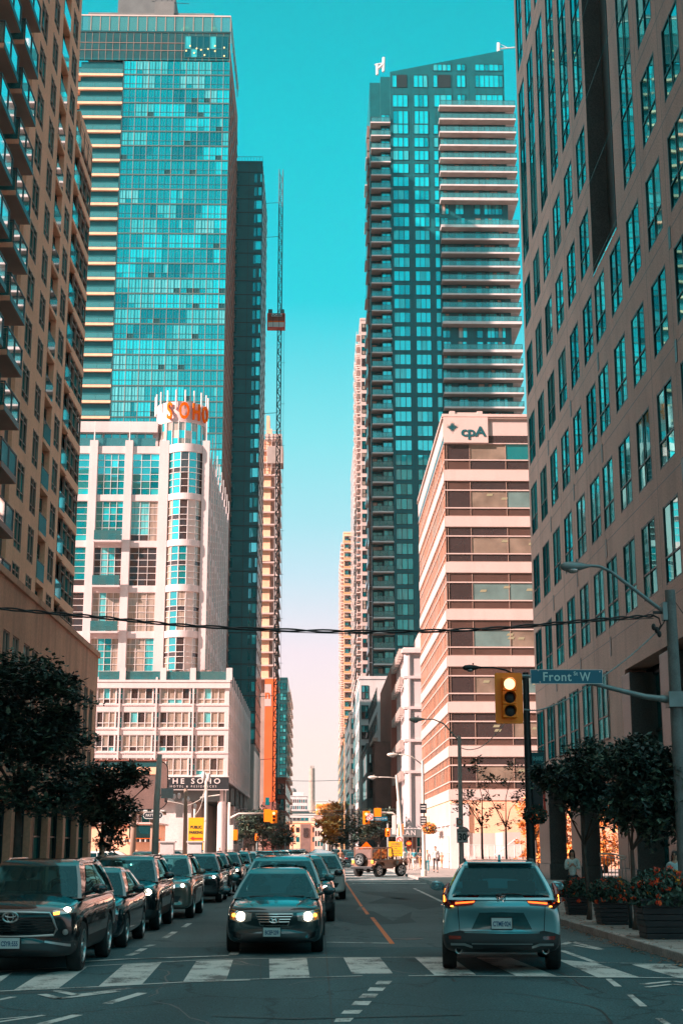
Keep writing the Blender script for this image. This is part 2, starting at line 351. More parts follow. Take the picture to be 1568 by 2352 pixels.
def paint(name, col, wear=.52):
    """worn road paint: the asphalt shows through scuffs and cracks"""
    N = NT(name); b = N.new('ShaderNodeBsdfPrincipled', Roughness=.7); N.ln(b.outputs[0], N.out.inputs[0])
    n1 = N.new('ShaderNodeTexNoise', Scale=1.0, Detail=8.0, Roughness=.65); N.ln(coords(N, 1.6, (1, .7, 1)), n1.inputs['Vector'])
    n2 = N.new('ShaderNodeTexNoise', Scale=1.0, Detail=3.0); N.ln(coords(N, 30), n2.inputs['Vector'])
    a = N.new('ShaderNodeMath', operation='MULTIPLY_ADD'); a.inputs[1].default_value = .35; N.ln(n2.outputs[0], a.inputs[0]); N.ln(n1.outputs[0], a.inputs[2])
    r = N.new('ShaderNodeMapRange'); r.inputs['From Min'].default_value = wear + .15; r.inputs['From Max'].default_value = wear + .28; N.ln(a.outputs[0], r.inputs['Value'])
    mx = N.new('ShaderNodeMix', data_type='RGBA'); N.ln(r.outputs[0], mx.inputs['Factor']); mx.inputs['A'].default_value = tuple(col) + (1,); mx.inputs['B'].default_value = (.11, .095, .09, 1)
    N.ln(mx.outputs['Result'], b.inputs['Base Color']); return N.m
M['paint_white'] = paint('paint_white', (.62, .56, .52))
M['paint_yellow'] = paint('paint_yellow', (.80, .17, .04), wear=.6)
# ================================================================ ground, road, pavements, markings
XR, XL = 6.05, -7.6
def sheet(name, x0, x1, y0, y1, z, m, nx=1, ny=1):
    b = MB(); b.quad((x0, y0, z), (x1, y0, z), (x1, y1, z), (x0, y1, z), m); return tag(b.build(name), kind='structure')
M['far_ground'] = mat('far_ground', (.22, .17, .15), rough=.9, var=.2, scale=.02, fine=.2, finescale=.5)
sheet('ground', -700, 700, -300, 1600, -.03, M['far_ground'])
b = MB()
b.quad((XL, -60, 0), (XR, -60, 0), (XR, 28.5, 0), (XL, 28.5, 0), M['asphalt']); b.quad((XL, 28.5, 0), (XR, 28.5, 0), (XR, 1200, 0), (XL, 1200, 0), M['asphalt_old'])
b.quad((-160, -8, 0), (XL, -8, 0), (XL, 26, 0), (-160, 26, 0), M['asphalt'])
b.quad((XR, -8, 0), (160, -8, 0), (160, 14, 0), (XR, 14, 0), M['asphalt'])
tag(b.build('road'), kind='structure')
def pavement(x0, x1, y0, y1):
    b = MB(); b.box(x0, x1, y0, y1, -.05, .146, M['pavement']); tag(b.build('pavement'), kind='structure')
pavement(XR + .16, 60, 14, 1200); pavement(-60, XL - .16, 26, 1200)
pavement(-60, XL - .16, -60, -8.2); pavement(XR + .16, 60, -60, -8.2)
def kerb(x0, x1, y0, y1):
    b = MB(); y = y0
    while y < y1:
        L = 2.4 if y < 140 else 60
        b.box(x0, x1, y + .008, min(y + L, y1) - .008, -.04, .152 + R.uniform(-.004, .004), M['kerb']); y += L
    o = b.build('kerb', bevel=.02 if y0 < 100 else 0); tag(o, kind='structure')
kerb(XR, XR + .16, 14, 1200); kerb(XL - .16, XL, 26, 1200)
# sheltering slot lines in the pavement (expansion joints)
b = MB()
for k in range(60):
    y = 15 + k * 1.8; b.box(XR + .17, 12.8, y, y + .018, .146, .1485, M['black'])
b.box(8.4, 8.42, 14, 122, .146, .1495, M['black'])
tag(b.build('pavement_joint'), kind='structure')
c1 = lambda x, y: (x / 1.568 / 1.7417, (3200 + y / 1.568) / 1.7417)
c2 = lambda x, y: ((850 + x / 1.568) / 1.7417, (3200 + y / 1.568) / 1.7417)
c3 = lambda x, y: ((1700 + x / 1.5208) / 1.7417, (3200 + y / 1.5208) / 1.7417)
c4 = lambda x, y: ((1350 + x / 3.136) / 1.7417, (3150 + y / 3.136) / 1.7417)
def mpoly(mb, pts, cv, m, z=.004):
    vs = []
    for x, y in pts:
        g = G(*cv(x, y)); vs.append((g.x, g.y, z))
    n = V((0, 0, 0)); k = len(vs)
    for i in range(k): n += V(vs[i]).cross(V(vs[(i + 1) % k]))
    if n.z < 0: vs = vs[::-1]
    mb.add(vs, [tuple(range(k))], m)
def mline(mb, pts, cv, wdt, m, z=.004):
    g = [G(*cv(x, y)) for x, y in pts]
    for a, c in zip(g[:-1], g[1:]):
        d = (c - a); d.z = 0; n = V((-d.y, d.x, 0)).normalized() * wdt / 2
        mb.add([(p.x, p.y, z) for p in (a - n, c - n, c + n, a + n)], [(0, 1, 2, 3)], m)
W_ = M['paint_white']
b = MB()
for pts in ([(240, 1098), (550, 1048), (360, 1190), (85, 1197)], [(775, 1035), (1015, 1020), (890, 1160), (620, 1170)],
            [(1232, 1012), (1462, 1005), (1418, 1135), (1150, 1140)], [(-160, 1150), (80, 1085), (-90, 1212), (-330, 1225)]):
    mpoly(b, pts, c1, W_)
for pts in ([(355, 1000), (590, 993), (610, 1118), (358, 1122)], [(820, 990), (1048, 988), (1130, 1090), (875, 1092)], [(1268, 990), (1500, 990), (1650, 1098), (1392, 1102)]):
    mpoly(b, pts, c2, W_)
for pts in ([(310, 960), (520, 962), (800, 1074), (555, 1073)], [(800, 972), (1035, 992), (1300, 1080), (1050, 1082)], [(1255, 1003), (1480, 1000), (1800, 1090), (1540, 1086)]):
    mpoly(b, pts, c3, W_)
tag(b.build('crosswalk_marking'), kind='structure')
b = MB()
mline(b, [(-300, 1225), (0, 1203), (620, 1175), (1150, 1146), (1568, 1133)], c1, .09, W_, .008)
mline(b, [(-300, 1110), (0, 1078), (780, 1033), (1240, 1008), (1500, 1000)], c1, .07, W_, .008)
mline(b, [(130, 1001), (700, 991), (1650, 988)], c2, .06, W_, .008)
mline(b, [(0, 1136), (300, 1128), (700, 1115), (940, 1108)], c2, .07, W_, .012); mline(b, [(1228, 1108), (1568, 1108)], c2, .07, W_, .012)
mline(b, [(0, 1073), (800, 1080), (1700, 1092)], c3, .07, W_, .016); mline(b, [(1035, 992), (1568, 1006)], c3, .06, W_, .012)
mline(b, [(490, 1020), (790, 1002), (1435, 981)], c1, .14, W_, .012); mpoly(b, [(1440, 975), (1495, 975), (1512, 944), (1455, 948)], c1, W_, .016)
mpoly(b, [(100, 975), (150, 977), (180, 945), (125, 945)], c2, W_, .012)
mline(b, [(715, 893), (1112, 900)], c2, .16, W_)
mline(b, [(1262, 555), (1450, 645)], c2, .14, W_)
tag(b.build('stop_line_marking'), kind='structure')
b = MB()
for q in ([1035, 1137, 1127, 1137, 1105, 1158, 1018, 1158], [987, 1177, 1087, 1177, 1065, 1200, 970, 1200], [942, 1218, 1040, 1218, 1018, 1243, 915, 1243],
          [892, 1264, 998, 1264, 975, 1290, 868, 1290], [827, 1320, 942, 1320, 918, 1343, 805, 1343], [775, 1370, 887, 1368, 862, 1393, 762, 1395]):
    mpoly(b, list(zip(q[::2], q[1::2])), c2, W_)
mline(b, [(350, 1197), (480, 1226), (820, 1181)], c1, .13, W_); mline(b, [(265, 1222), (370, 1250), (740, 1204)], c1, .13, W_, .008)
mline(b, [(672, 1280), (895, 1212)], c1, .14, W_); mline(b, [(265, 1408), (488, 1350)], c1, .14, W_)
mline(b, [(-40, 1400), (280, 1352)], c1, .08, W_); mline(b, [(-60, 1385), (180, 1362)], c1, .05, W_, .008); mline(b, [(-40, 1262), (88, 1237)], c1, .1, W_)
mline(b, [(805, 977), (862, 960)], c1, .14, W_); mline(b, [(865, 952), (905, 933)], c1, .14, W_); mline(b, [(910, 922), (960, 910)], c1, .14, W_)
mline(b, [(1030, 868), (1097, 828)], c1, .14, W_); mline(b, [(1150, 800), (1190, 775)], c1, .13, W_)
for q in ([1095, 1090, 1130, 1090, 1195, 1137, 1150, 1137], [1225, 1187, 1262, 1187, 1350, 1258, 1303, 1258], [1395, 1330, 1440, 1330, 1530, 1390, 1490, 1390]):
    mpoly(b, list(zip(q[::2], q[1::2])), c3, W_)
mline(b, [(830, 918), (1040, 992)], c3, .12, W_); mline(b, [(1315, 1123), (1500, 1104), (1600, 1115)], c3, .12, W_)
mline(b, [(1345, 1143), (1500, 1124), (1600, 1133)], c3, .10, W_, .008); mline(b, [(838, 880), (890, 863), (1070, 910)], c3, .14, W_); mline(b, [(900, 885), (1060, 913)], c3, .1, W_, .008)
mpoly(b, [(1555, 1275), (1575, 1275), (1600, 1290), (1570, 1290)], c3, W_)
tag(b.build('lane_marking'), kind='structure')
b = MB()
mpoly(b, [(828, 517), (838, 515), (943, 668), (926, 670)], c2, M['paint_yellow']); mpoly(b, [(932, 675), (948, 673), (985, 718), (962, 720)], c2, M['paint_yellow'])
mpoly(b, [(988, 738), (1012, 738), (1142, 903), (1112, 905)], c2, M['paint_yellow'])
tag(b.build('centre_line_marking'), kind='structure')
b = MB()   # bars on the sunlit side of the block ahead
for k, y in enumerate((79, 84, 89.5, 97, 105, 118)):
    b.box(1.9, 5.9, y, y + .7 + .25 * k, .0, .004, W_)
for k in range(7): b.box(-6.9 + k * 1.2, -6.3 + k * 1.2, 121, 125, 0, .004, W_)
tag(b.build('far_road_marking'), kind='structure')
b = MB()   # darker repairs in the carriageway
for pts in ([(910, 572), (1490, 600), (1500, 625), (1180, 625), (960, 590)], [(1090, 610), (1440, 640), (1445, 668), (1300, 690), (1180, 655), (965, 650)],
            [(770, 655), (930, 660), (900, 690), (1010, 700), (1130, 760), (1250, 700), (1240, 740), (1280, 770), (950, 790), (790, 760), (770, 730)]):
    mpoly(b, pts, c2, M['asphalt_patch'], .002)
mpoly(b, [(-200, 1215), (500, 1190), (1100, 1160), (1090, 1172), (500, 1204), (-200, 1232)], c1, M['asphalt_patch'], .002)
mpoly(b, [(296, 990), (303, 990), (310, 1130), (296, 1130)], c2, M['asphalt_patch'], .006); mpoly(b, [(698, 840), (706, 840), (760, 1420), (745, 1420)], c2, M['asphalt_patch'], .002)
mpoly(b, [(0, 1355), (500, 1372), (1568, 1350), (1568, 1354), (500, 1380), (0, 1362)], c2, M['asphalt_patch'], .006)
tag(b.build('road_patch'), kind='structure')
b = MB()   # tar sealed cracks
for k in range(26):
    x, y = R.uniform(-7, 6), R.choice([R.uniform(11, 22), R.uniform(24, 60)]); a = R.choice([0, PI / 2, PI / 2, R.uniform(0, PI)]); pts = []
    for q in range(R.randint(6, 16)): pts.append((x, y)); a += R.uniform(-.5, .5); x += math.cos(a) * .35; y += math.sin(a) * .5
    for p, q in zip(pts[:-1], pts[1:]):
        d = V((q[0] - p[0], q[1] - p[1], 0)); n = V((-d.y, d.x, 0)).normalized() * R.uniform(.010, .022)
        b.add([(p[0] - n.x, p[1] - n.y, .0015), (q[0] - n.x, q[1] - n.y, .0015), (q[0] + n.x, q[1] + n.y, .0015), (p[0] + n.x, p[1] + n.y, .0015)], [(0, 1, 2, 3)], M['black'])
tag(b.build('road_crack'), kind='structure')
b = MB()   # iron covers
for x, y, r in ((1.9, 31, .33), (3.6, 40, .3)):
    b.lathe((x, y, 0), [(r, 0), (r, .006), (r * .8, .007), (r * .78, .004), (.001, .004)], M['black'], n=20)
tag(b.build('road_cover'), kind='structure')
# fallen leaves along the kerb: nobody could count them
b = MB(); ml = [mat('leaf_a', (.30, .09, .04), rough=.7, var=0), mat('leaf_b', (.40, .16, .06), rough=.7, var=0), mat('leaf_c', (.16, .08, .05), rough=.7, var=0)]
for k in range(1500):
    y = R.uniform(17, 60); x = XR + (R.gauss(-.15, .12) if R.random() < .45 else R.uniform(.2, 2.6)); z = .012 if x < XR else .156
    a = R.uniform(0, PI); s = R.uniform(.02, .05); c, d = math.cos(a) * s, math.sin(a) * s
    b.add([(x - c, y - d, z), (x + d, y - c, z + .012), (x + c, y + d, z), (x - d, y + c, z + .008)], [(0, 1, 2, 3)], R.choice(ml))
tag(b.build('fallen_leaves'), kind='stuff')
# ================================================================ facade helpers
def proj(p):
    q = V(p) - EYE; c = q.dot(FWD)
    if c < .1: return None
    return 784 + FPX * q.dot(RGT) / c, 1176 - FPX * q.dot(UPV) / c
def frame_size(F, a0, a1, z0, z1):
    q = [proj(F(a, 0, z)) for a, z in ((a0, z0), (a1, z0), (a1, z1), (a0, z1))]
    if any(p is None for p in q): return 0
    us = [p[0] for p in q]; vs = [p[1] for p in q]
    if max(us) < -260 or min(us) > 1568 + 260 or max(vs) < -200 or min(vs) > 2400: return -1
    area = abs(sum(q[i][0] * q[(i + 1) % 4][1] - q[(i + 1) % 4][0] * q[i][1] for i in range(4))) / 2
    if max(us) < 0 or min(us) > 1568 or max(vs) < 0: area *= .02
    return area
def win_geo(mg, mf, F, a0, a1, z0, z1, d, nx, zs, glasses, fm, fw=.06, fd=.06, tilt=.006, outer=True):
    """panes (one per cell, each very slightly out of true) and the bars between them"""
    xs = [a0 + (a1 - a0) * i / nx for i in range(nx + 1)] if isinstance(nx, int) else [a0 + (a1 - a0) * f for f in nx]
    zz = [z0 + (z1 - z0) * f for f in [0] + list(zs) + [1]]
    for i in range(len(xs) - 1):
        for j in range(len(zz) - 1):
            g = glasses(i, j) if callable(glasses) else R.choice(glasses)
            e = [R.uniform(-tilt, tilt) for _ in range(3)]
            mg.quad(F(xs[i], d + e[0], zz[j]), F(xs[i + 1], d + e[1], zz[j]), F(xs[i + 1], d + e[1] + e[2], zz[j + 1]), F(xs[i], d + e[0] + e[2], zz[j + 1]), g)
    dd = d + .012; h = fw / 2
    if fm is None: return
    for i, x in enumerate(xs):
        if not outer and i in (0, len(xs) - 1): continue
        x0 = x if i == 0 else x - h; x1 = x if i == len(xs) - 1 else x + h
        if i == 0: x1 = x + fw
        if i == len(xs) - 1: x0 = x - fw
        mf.fbox(F, x0, x1, dd, dd + fd, z0, z1, fm)
    for j, z in enumerate(zz):
        if not outer and j in (0, len(zz) - 1): continue
        y0 = z if j == 0 else z - h; y1 = z if j == len(zz) - 1 else z + h
        if j == 0: y1 = z + fw
        if j == len(zz) - 1: y0 = z - fw
        mf.fbox(F, a0 + .001, a1 - .001, dd, dd + fd * .7, y0, y1, fm)
class Wins:
    """windows of one building: the largest in the picture are parts of their own, the rest one object"""
    def __init__(s, root, limit=95, name='window'): s.root = root; s.l = []; s.limit = limit; s.name = name
    def add(s, F, a0, a1, z0, z1, d, nx, zs, glasses, fm, fw=.06, fd=.06, tilt=.006):
        A = frame_size(F, a0, a1, z0, z1)
        if A < 0: return
        s.l.append((A, (F, a0, a1, z0, z1, d, nx, zs, glasses, fm, fw, fd, tilt)))
    def done(s, subs=True):
        s.l.sort(key=lambda t: -t[0]); rest = MB()
        for i, (A, a) in enumerate(s.l):
            if i < s.limit:
                g, f = MB(), MB(); win_geo(g, f, *a)
                if subs and f.v:
                    o = g.build(s.name, s.root); f.build('window_frame', o)
                else:
                    for k in range(0): pass
                    b = len(g.v); g.v += f.v
                    for fc, m in zip(f.f, f.m): g.f.append([b + q for q in fc]); g.m.append(g.mi(f.mats[m]))
                    g.build(s.name, s.root)
            else:
                win_geo(rest, rest, *a)
        if rest.v: tag(rest.build(s.name, s.root), kind='stuff')
def wall_grid(mb, F, A0, A1, Z0, Z1, cols, rows, m, depth=.25, msp=None):
    """piers between the window columns and spandrels between the rows, butted end to end"""
    cols = sorted(cols); rows = sorted(rows); x = A0
    for c0, c1_ in cols + [(A1, A1)]:
        if c0 - x > .01: mb.fbox(F, x, c0, -depth, 0, Z0, Z1, m)
        x = c1_
    for c0, c1_ in cols:
        z = Z0
        for r0, r1 in rows + [(Z1, Z1)]:
            if r0 - z > .01: mb.fbox(F, c0, c1_, -depth, -.003, z, r0, msp or m)
            z = r1
def scale_about_camera(root, k):
    """shrink the building about the ground point under the camera, so its shadow ends sooner"""
    root.location = (root.location.x * k, root.location.y * k, root.location.z)
    done = set()
    def go(o):
        for c in o.children:
            if c.data.name not in done: done.add(c.data.name); c.data.transform(Matrix.Scale(k, 4))
            go(c)
    go(root)
# ================================================================ left apartment tower on its brown podium
def left_tower():
    XT, XP, YE = -14.5, -13.25, 84.0
    root = thing('apartment_building', 'salmon precast apartment tower with glass balconies above a brown podium at the left edge', 'building', (-24, 58, 0))
    F = FX((XT, 0, 0), (0, 1, 0), (1, 0, 0)); Fn = FX((0, YE, 0), (1, 0, 0), (0, 1, 0))
    FH = 2.5; zb = 13.0
    body = MB(); m = M['precast']
    body.box(-24, XT - .45, 28, 79.2, 0.2, 150, M['grey_wall'])         # core
    body.box(-24, XT - .45, 79.2, 83.6, 0.2, 45.0, M['grey_wall'])
    W = Wins(root)
    gl = [M['g_dark']] * 3 + [M['g_deep']] * 3 + [M['g_mid']] * 2 + [M['g_sky']]
    n_f = int((150 - zb) / FH)
    rows = [(zb + FH * k + .55, zb + FH * k + 2.35) for k in range(n_f)]
    sec = [(65.0, 72.2, [(66.5, 68.1), (69.7, 71.1)], 150), (74.3, 77.5, [(75.15, 76.65)], 150)]
    for a0, a1, cols, top in sec:
        wall_grid(body, F, a0, a1, zb, top, cols, [r for r in rows if r[1] < top], m, .45)
        for c0, c1_ in cols:
            for r0, r1 in rows:
                W.add(F, c0, c1_, r0, r1, -.06, 2, [.22, .8], gl, M['frame_tan'], .05, .07)
    # further precast out of the picture to the south, same rhythm
    for a0, a1 in ((28, 40), (42.5, 54.5)):
        cc = [(a0 + 1.4, a0 + 3.2), (a0 + 5.0, a0 + 6.8), (a0 + 8.6, a0 + 10.4)]
        wall_grid(body, F, a0, a1, zb, 150, cc, rows, m, .45)
        for c0, c1_ in cc: body.fbox(F, c0, c1_, -.44, -.38, zb, 150, M['frame_dark'])
    # balcony bays
    body.fbox(F, 54.5, 55.0, -.45, 0, zb, 150, m); body.fbox(F, 57.6, 58.8, -.45, 0, zb, 150, m); body.fbox(F, 61.6, 63.4, -.45, 0, zb, 150, m); body.fbox(F, 63.4, 65.0, -.45, -.2, zb, 150, M['grey_wall'])
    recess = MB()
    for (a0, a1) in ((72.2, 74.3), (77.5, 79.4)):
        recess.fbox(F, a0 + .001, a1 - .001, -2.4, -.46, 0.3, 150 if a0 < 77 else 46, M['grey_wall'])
    bal = []
    for k in range(n_f):
        z = zb + FH * k
        for (a0, a1) in ((55.0, 57.6), (58.8, 61.6)):
            body.fbox(F, a0, a1, -.44, -.3, z + 2.25, z + FH + .1, m)
            W.add(F, a0, a1, z + .12, z + 2.25, -.2, 2, [.75], gl, M['frame_dark'], .05, .05)
            A = frame_size(F, a0, a1, z, z + 1)
            if A >= 0: bal.append((A, a0 - .15, a1 + .15, z, 1.0))
        for (a0, a1) in ((72.2, 74.3), (77.5, 79.4)):
            if a0 > 77 and z > 43: continue
            A = frame_size(F, a0, a1, z, z + 1)
            if A >= 0: bal.append((A, a0 + .05, a1 - .05, z, .0))
            W.add(F, a0 + .2, a1 - .2, z + .2, z + 2.2, -.3, 2, [.7], gl, M['frame_dark'], .05, .04)
    bal.sort(key=lambda t: -t[0]); rest = MB(); restg = MB()
    for i, (A, a0, a1, z, out) in enumerate(bal):
        s_ = MB() if i < 95 else rest
        d0 = -.43 if out == 0 else .002; d1 = out if out else .04
        s_.fbox(F, a0, a1, d0, d1, z - .12, z + .1, M['precast_brown'] if out else m)
        g = MB() if i < 95 else rest
        gm = M['g_rail_dark']
        if out:
            s_.fbox(F, a0 + .02, a1 - .02, d0 + .05, d1 - .03, z - .135, z - .121, M['soffit'])
            for (x0, x1, y0, y1) in ((a0 + .04, a1 - .04, d1 - .06, d1 - .04), (a0 + .04, a0 + .06, d0, d1 - .07), (a1 - .06, a1 - .04, d0, d1 - .07)):
                g.fbox(F, x0, x1, y0, y1, z + .14, z + 1.12, gm)
            for x in (a0 + .03, (a0 + a1) / 2, a1 - .03): g.fbox(F, x - .02, x + .02, d1 - .04, d1, z - .1, z + 1.2, M['rail_dark'])
            g.fbox(F, a0, a1, d1 - .07, d1 - .01, z + 1.14, z + 1.2, M['rail_dark']); g.fbox(F, a0, a0 + .05, d0, d1 - .08, z + 1.14, z + 1.2, M['rail_dark']); g.fbox(F, a1 - .05, a1, d0, d1 - .08, z + 1.14, z + 1.2, M['rail_dark'])
            g.fbox(F, a0 - .01, a1 + .01, d1 - .002, d1 + .015, z - .13, z + .16, M['frame_dark'])
        else:
            g.fbox(F, a0 + .02, a1 - .02, .0, .02, z + .14, z + 1.05, gm); g.fbox(F, a0, a1, -.01, .03, z + 1.07, z + 1.12, M['rail_dark'])
        if i < 95:
            o = s_.build('balcony', root); g.build('railing', o)
    if rest.v: tag(rest.build('balcony', root), kind='stuff')
    # far bay of grid windows, lower roof
    body.fbox(F, 79.4, YE, -.44, -.12, 44.2, 46.0, m)
    for k in range(int((44.5 - zb) / FH) + 1):
        z = zb + FH * k
        body.fbox(F, 79.4, YE, -.44, -.06, z - .12, z + .42, m)
        W.add(F, 79.5, YE - .1, z + .42, z + FH - .13, -.2, 3, [.3, .78], [M['g_dark'], M['g_deep'], M['g_mid'], M['g_umber']], M['frame_tan'], .05, .12)
    # end wall (faces the parking lot beyond)
    body.box(-24, XT - .46, YE - .4, YE, 0.3, 44.5, M['precast'])
    # podium
    pod = MB(); FP = FX((XP, 0, 0), (0, 1, 0), (1, 0, 0)); mp = M['precast_brown']
    pod.box(-24, XP - .5, 28, 85.6, 0.15, 12.9, M['grey_wall'])
    cols = []; y = 84.6
    while y > 32:
        cols.append((y - 1.35, y)); y -= 1.95
        cols.append((y - 1.35, y)); y -= 2.35
    rws = [(5.2, 7.6), (8.3, 11.1)]
    wall_grid(pod, FP, 28, 86, 4.4, 13.25, cols, rws, mp, .5)
    pod.fbox(FP, 28, 86.05, -.52, .12, 13.25, 13.55, mp); pod.fbox(FP, 28, 86.05, .001, .1, 4.1, 4.5, mp)
    for k, (c0, c1_) in enumerate(cols):
        for r0, r1 in rws: W.add(FP, c0, c1_, r0, r1, -.12, 2, [.6], gl, M['frame_tan'], .06, .08)
    for y in [84.9 - 4.3 * i for i in range(13)]:                        # ground floor piers and shop glazing
        pod.fbox(FP, y - .35, y + .35, -.5, .06, .15, 4.1, mp)
        if y > 30: W.add(FP, y - 3.95, y - .35, .9, 4.0, -.35, 2, [.55], [M['g_deep'], M['g_dark']], M['frame_dark'], .08, .08); pod.fbox(FP, y - 3.95, y - .35, -.5, -.1, .15, .9, M['granite_dark'])
    pod.box(-24, XP - .001, 85.6, 86, .15, 13.25, mp)
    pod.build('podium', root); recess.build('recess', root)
    body.build('wall', root); W.done(); return root
scale_about_camera(left_tower(), .9)  # tower shrunk toward the camera so its shadow clears the street ahead sooner
# ================================================================ hotel beyond the parking lot
def soho():
    root = thing('hotel_building', 'pale pink hotel with a round corner drum reading SOHO and large gridded windows', 'building', (-30, 192, 0))
    m = M['soho']; Y0, YT = 170.0, 172.0; XR_, XRT = -10.52, -13.8
    pu = lambda u, Y=YT, v=1172: P(u, v, Y).x
    body = MB(); W = Wins(root, 96)
    # podium ------------------------------------------------
    F = FX((0, Y0, 0), (1, 0, 0), (0, -1, 0)); Fs = FX((XR_, 0, 0), (0, 1, 0), (1, 0, 0))
    zt = 21.3
    body.box(-52, XR_ - .3, Y0 + .3, 226, 7.2, zt - .9, M['grey_wall'])
    rows = []
    for v0, v1 in ((1580, 1616.6), (1635, 1671.6), (1688, 1726.5), (1741, 1781)):
        rows.append((ZZ(v1, Y0, 450), ZZ(v0, Y0, 450)))
    zbot = rows[-1][0] - .35
    cu = [(224, 267), (284, 351.5), (368, 436), (453, 518)]; du = [(268.5, 282.5), (353, 366.5), (437.5, 451.5)]
    cols = [(pu(a, Y0, 1600), pu(b_, Y0, 1600)) for a, b_ in cu]; dk = [(pu(a, Y0, 1600), pu(b_, Y0, 1600)) for a, b_ in du]
    allc = sorted(cols + dk); x = allc[0][0] - .1
    while x > -50: allc.append((x - 3.4, x)); cols.append((x - 3.4, x)); x -= 4.1
    wall_grid(body, F, -52, XR_, zbot, zt, allc, rows, m, .3)
    pal = [M['g_warm']] * 7 + [M['g_umber']] * 2 + [M['g_curt']]
    for (a0, a1) in cols:
        for j, (r0, r1) in enumerate(rows):
            W.add(F, a0, a1, r0, r1, -.16, 4 if a1 - a0 > 3.3 else 3, [.3], pal, M['frame_white'], .09, .1)
    for (a0, a1) in dk:
        for j, (r0, r1) in enumerate(rows): W.add(F, a0, a1, r0, r1, -.16, 2, [.3, .65], [M['g_deep'], M['g_umber']], M['frame_white'], .05, .06)
        body.fbox(F, (a0 + a1) / 2 - .1, (a0 + a1) / 2 + .1, .002, .2, zbot, zt + .4, m)
    body.fbox(F, -52, XR_ + .1, .004, .22, zt - .9, zt - .2, m); body.fbox(F, -52, XR_ + .15, -.3, .3, zt - .2, zt + .05, m)
    for j, (r0, r1) in enumerate(rows): body.fbox(F, -52, XR_ + .02, .006, .09, r0 - .22, r0 - .02, m)
    for u in (283, 376, 444, 527): # terrace planters posts
        xx = pu(u, Y0, 1540); body.fbox(F, xx - .35, xx + .35, -.25, .25, zt + .05, zt + 1.5, m)
    # side of the podium, parapet steps away in the distance
    rs = [(r0, r1) for r0, r1 in rows]; cs = []; y = Y0 + 1.0
    while y < 222: cs.append((y, y + 3.0)); y += 3.7
    wall_grid(body, Fs, Y0 + .3, 226, zbot, zt, cs, rs, m, .3)
    for k, (a0, a1) in enumerate(cs):
        body.fbox(Fs, a1 + .12, a1 + .58, .002, .1, zbot, zt + 1.3, m)
        for r0, r1 in rs: W.add(Fs, a0, a1, r0, r1, -.06, 3, [.3], [M['g_warm'], M['g_warm'], M['g_umber'], M['g_curt']], M['frame_white'], .09, .04)
    body.build('podium_wall', root)
    rail = MB()
    for a, b_ in ((228, 279), (288, 372), (380, 440), (448, 522)):
        rail.fbox(F, pu(a, Y0, 1540), pu(b_, Y0, 1540), .0, .03, zt + .1, zt + 1.1, M['g_rail_dark'])
    rail.build('railing', root)
    hd = MB()
    for k in range(60):
        xx = R.uniform(pu(380, Y0, 1540), pu(520, Y0, 1540)); hd.blob((xx, Y0 + .8, zt + .7 + R.uniform(-.2, .3)), R.uniform(.25, .5), M['brick_brown'], 7, 5)
    hd.build('terrace_hedge', root)
    # ground floor under the podium ------------------------
    gf = MB()
    gf.box(-52, XR_ - 3.2, Y0 + 2.6, 222, .15, zbot, M['concrete'])
    gf.box(-52, XR_ + .04, Y0 + .01, 226, zbot - .35, zbot - .01, m)
    gf.box(-19, -14.8, Y0 + 1.2, Y0 + 2.5, .15, zbot - .4, M['concrete_pale'])
    for y in (Y0 + 9, Y0 + 20, Y0 + 31, Y0 + 42): gf.box(XR_ - 1.2, XR_ - .3, y, y + 2.6, .15, zbot - .36, m)
    gf.build('ground_floor', root)
    col = MB()
    xx = P(508, 1880, Y0).x; col.lathe((xx, Y0 + .75, 0), [(.5, .15), (.5, zbot - .36)], m, n=24); col.build('column', root, smooth=True)
    col = MB(); col.lathe((-21.5, Y0 + .75, 0), [(.5, .15), (.5, zbot - .36)], m, n=24); col.build('column', root, smooth=True)
    F2 = FX((0, Y0 + 2.55, 0), (1, 0, 0), (0, -1, 0))
    for a in range(9):
        W.add(F2, -48 + a * 3.4, -48 + a * 3.4 + 3.1, .5, zbot - .6, .04, 3, [.3, .6, .8], [M['g_umber'], M['g_warm'], M['g_deep'], M['g_dark']], M['frame_white'], .08, .08)
    # long black name board -------------------------------
    sg = MB(); a0, a1 = pu(365, Y0 - .4, 1800), pu(525.5, Y0 - .4, 1800); z1, z0 = ZZ(1785, Y0 - .4, 450), ZZ(1813.5, Y0 - .4, 450)
    sg.box(a0, a1, Y0 - .55, Y0 - .02, z0, z1, M['sign_black'])
    for q in ((a0, a1, z1, z1 + .07), (a0, a1, z0 - .07, z0)): sg.box(q[0], q[1], Y0 - .6, Y0 - .02, q[2], q[3], M['frame_white'])
    so_ = sg.build('name_board', root)
    text_mesh('THE SOHO', .86, M['frame_white'], parent=so_, origin=((pu(383, Y0 - .6, 1800) + pu(507, Y0 - .6, 1800)) / 2 - .1, Y0 - .58, (z0 + z1) / 2 + .22), spacing=1.5, sx=1.12, bold=.012)
    text_mesh('HOTEL & RESIDENCES', .33, M['frame_white'], parent=so_, origin=(pu(444, Y0 - .6, 1800), Y0 - .58, z0 + .34), spacing=1.6, sx=1.1)
    # tower -------------------------------------------------
    F = FX((0, YT, 0), (1, 0, 0), (0, -1, 0)); Fs = FX((XRT, 0, 0), (0, 1, 0), (1, 0, 0))
    tw = MB(); top = ZZ(1026, YT, 420); zb = zt + .0
    tw.box(-52, XRT - .35, YT + .35, 213, zb, top - .3, M['grey_wall'])
    pil = [(202, 220.5), (283.7, 301.4), (363.6, 385.4), (463, 479)]
    px = [(pu(a), pu(b_)) for a, b_ in pil]
    rowsT = []
    vv = [(1042, 1137), (1151, 1243), (1257, 1346), (1361, 1451), (1466, 1556)]
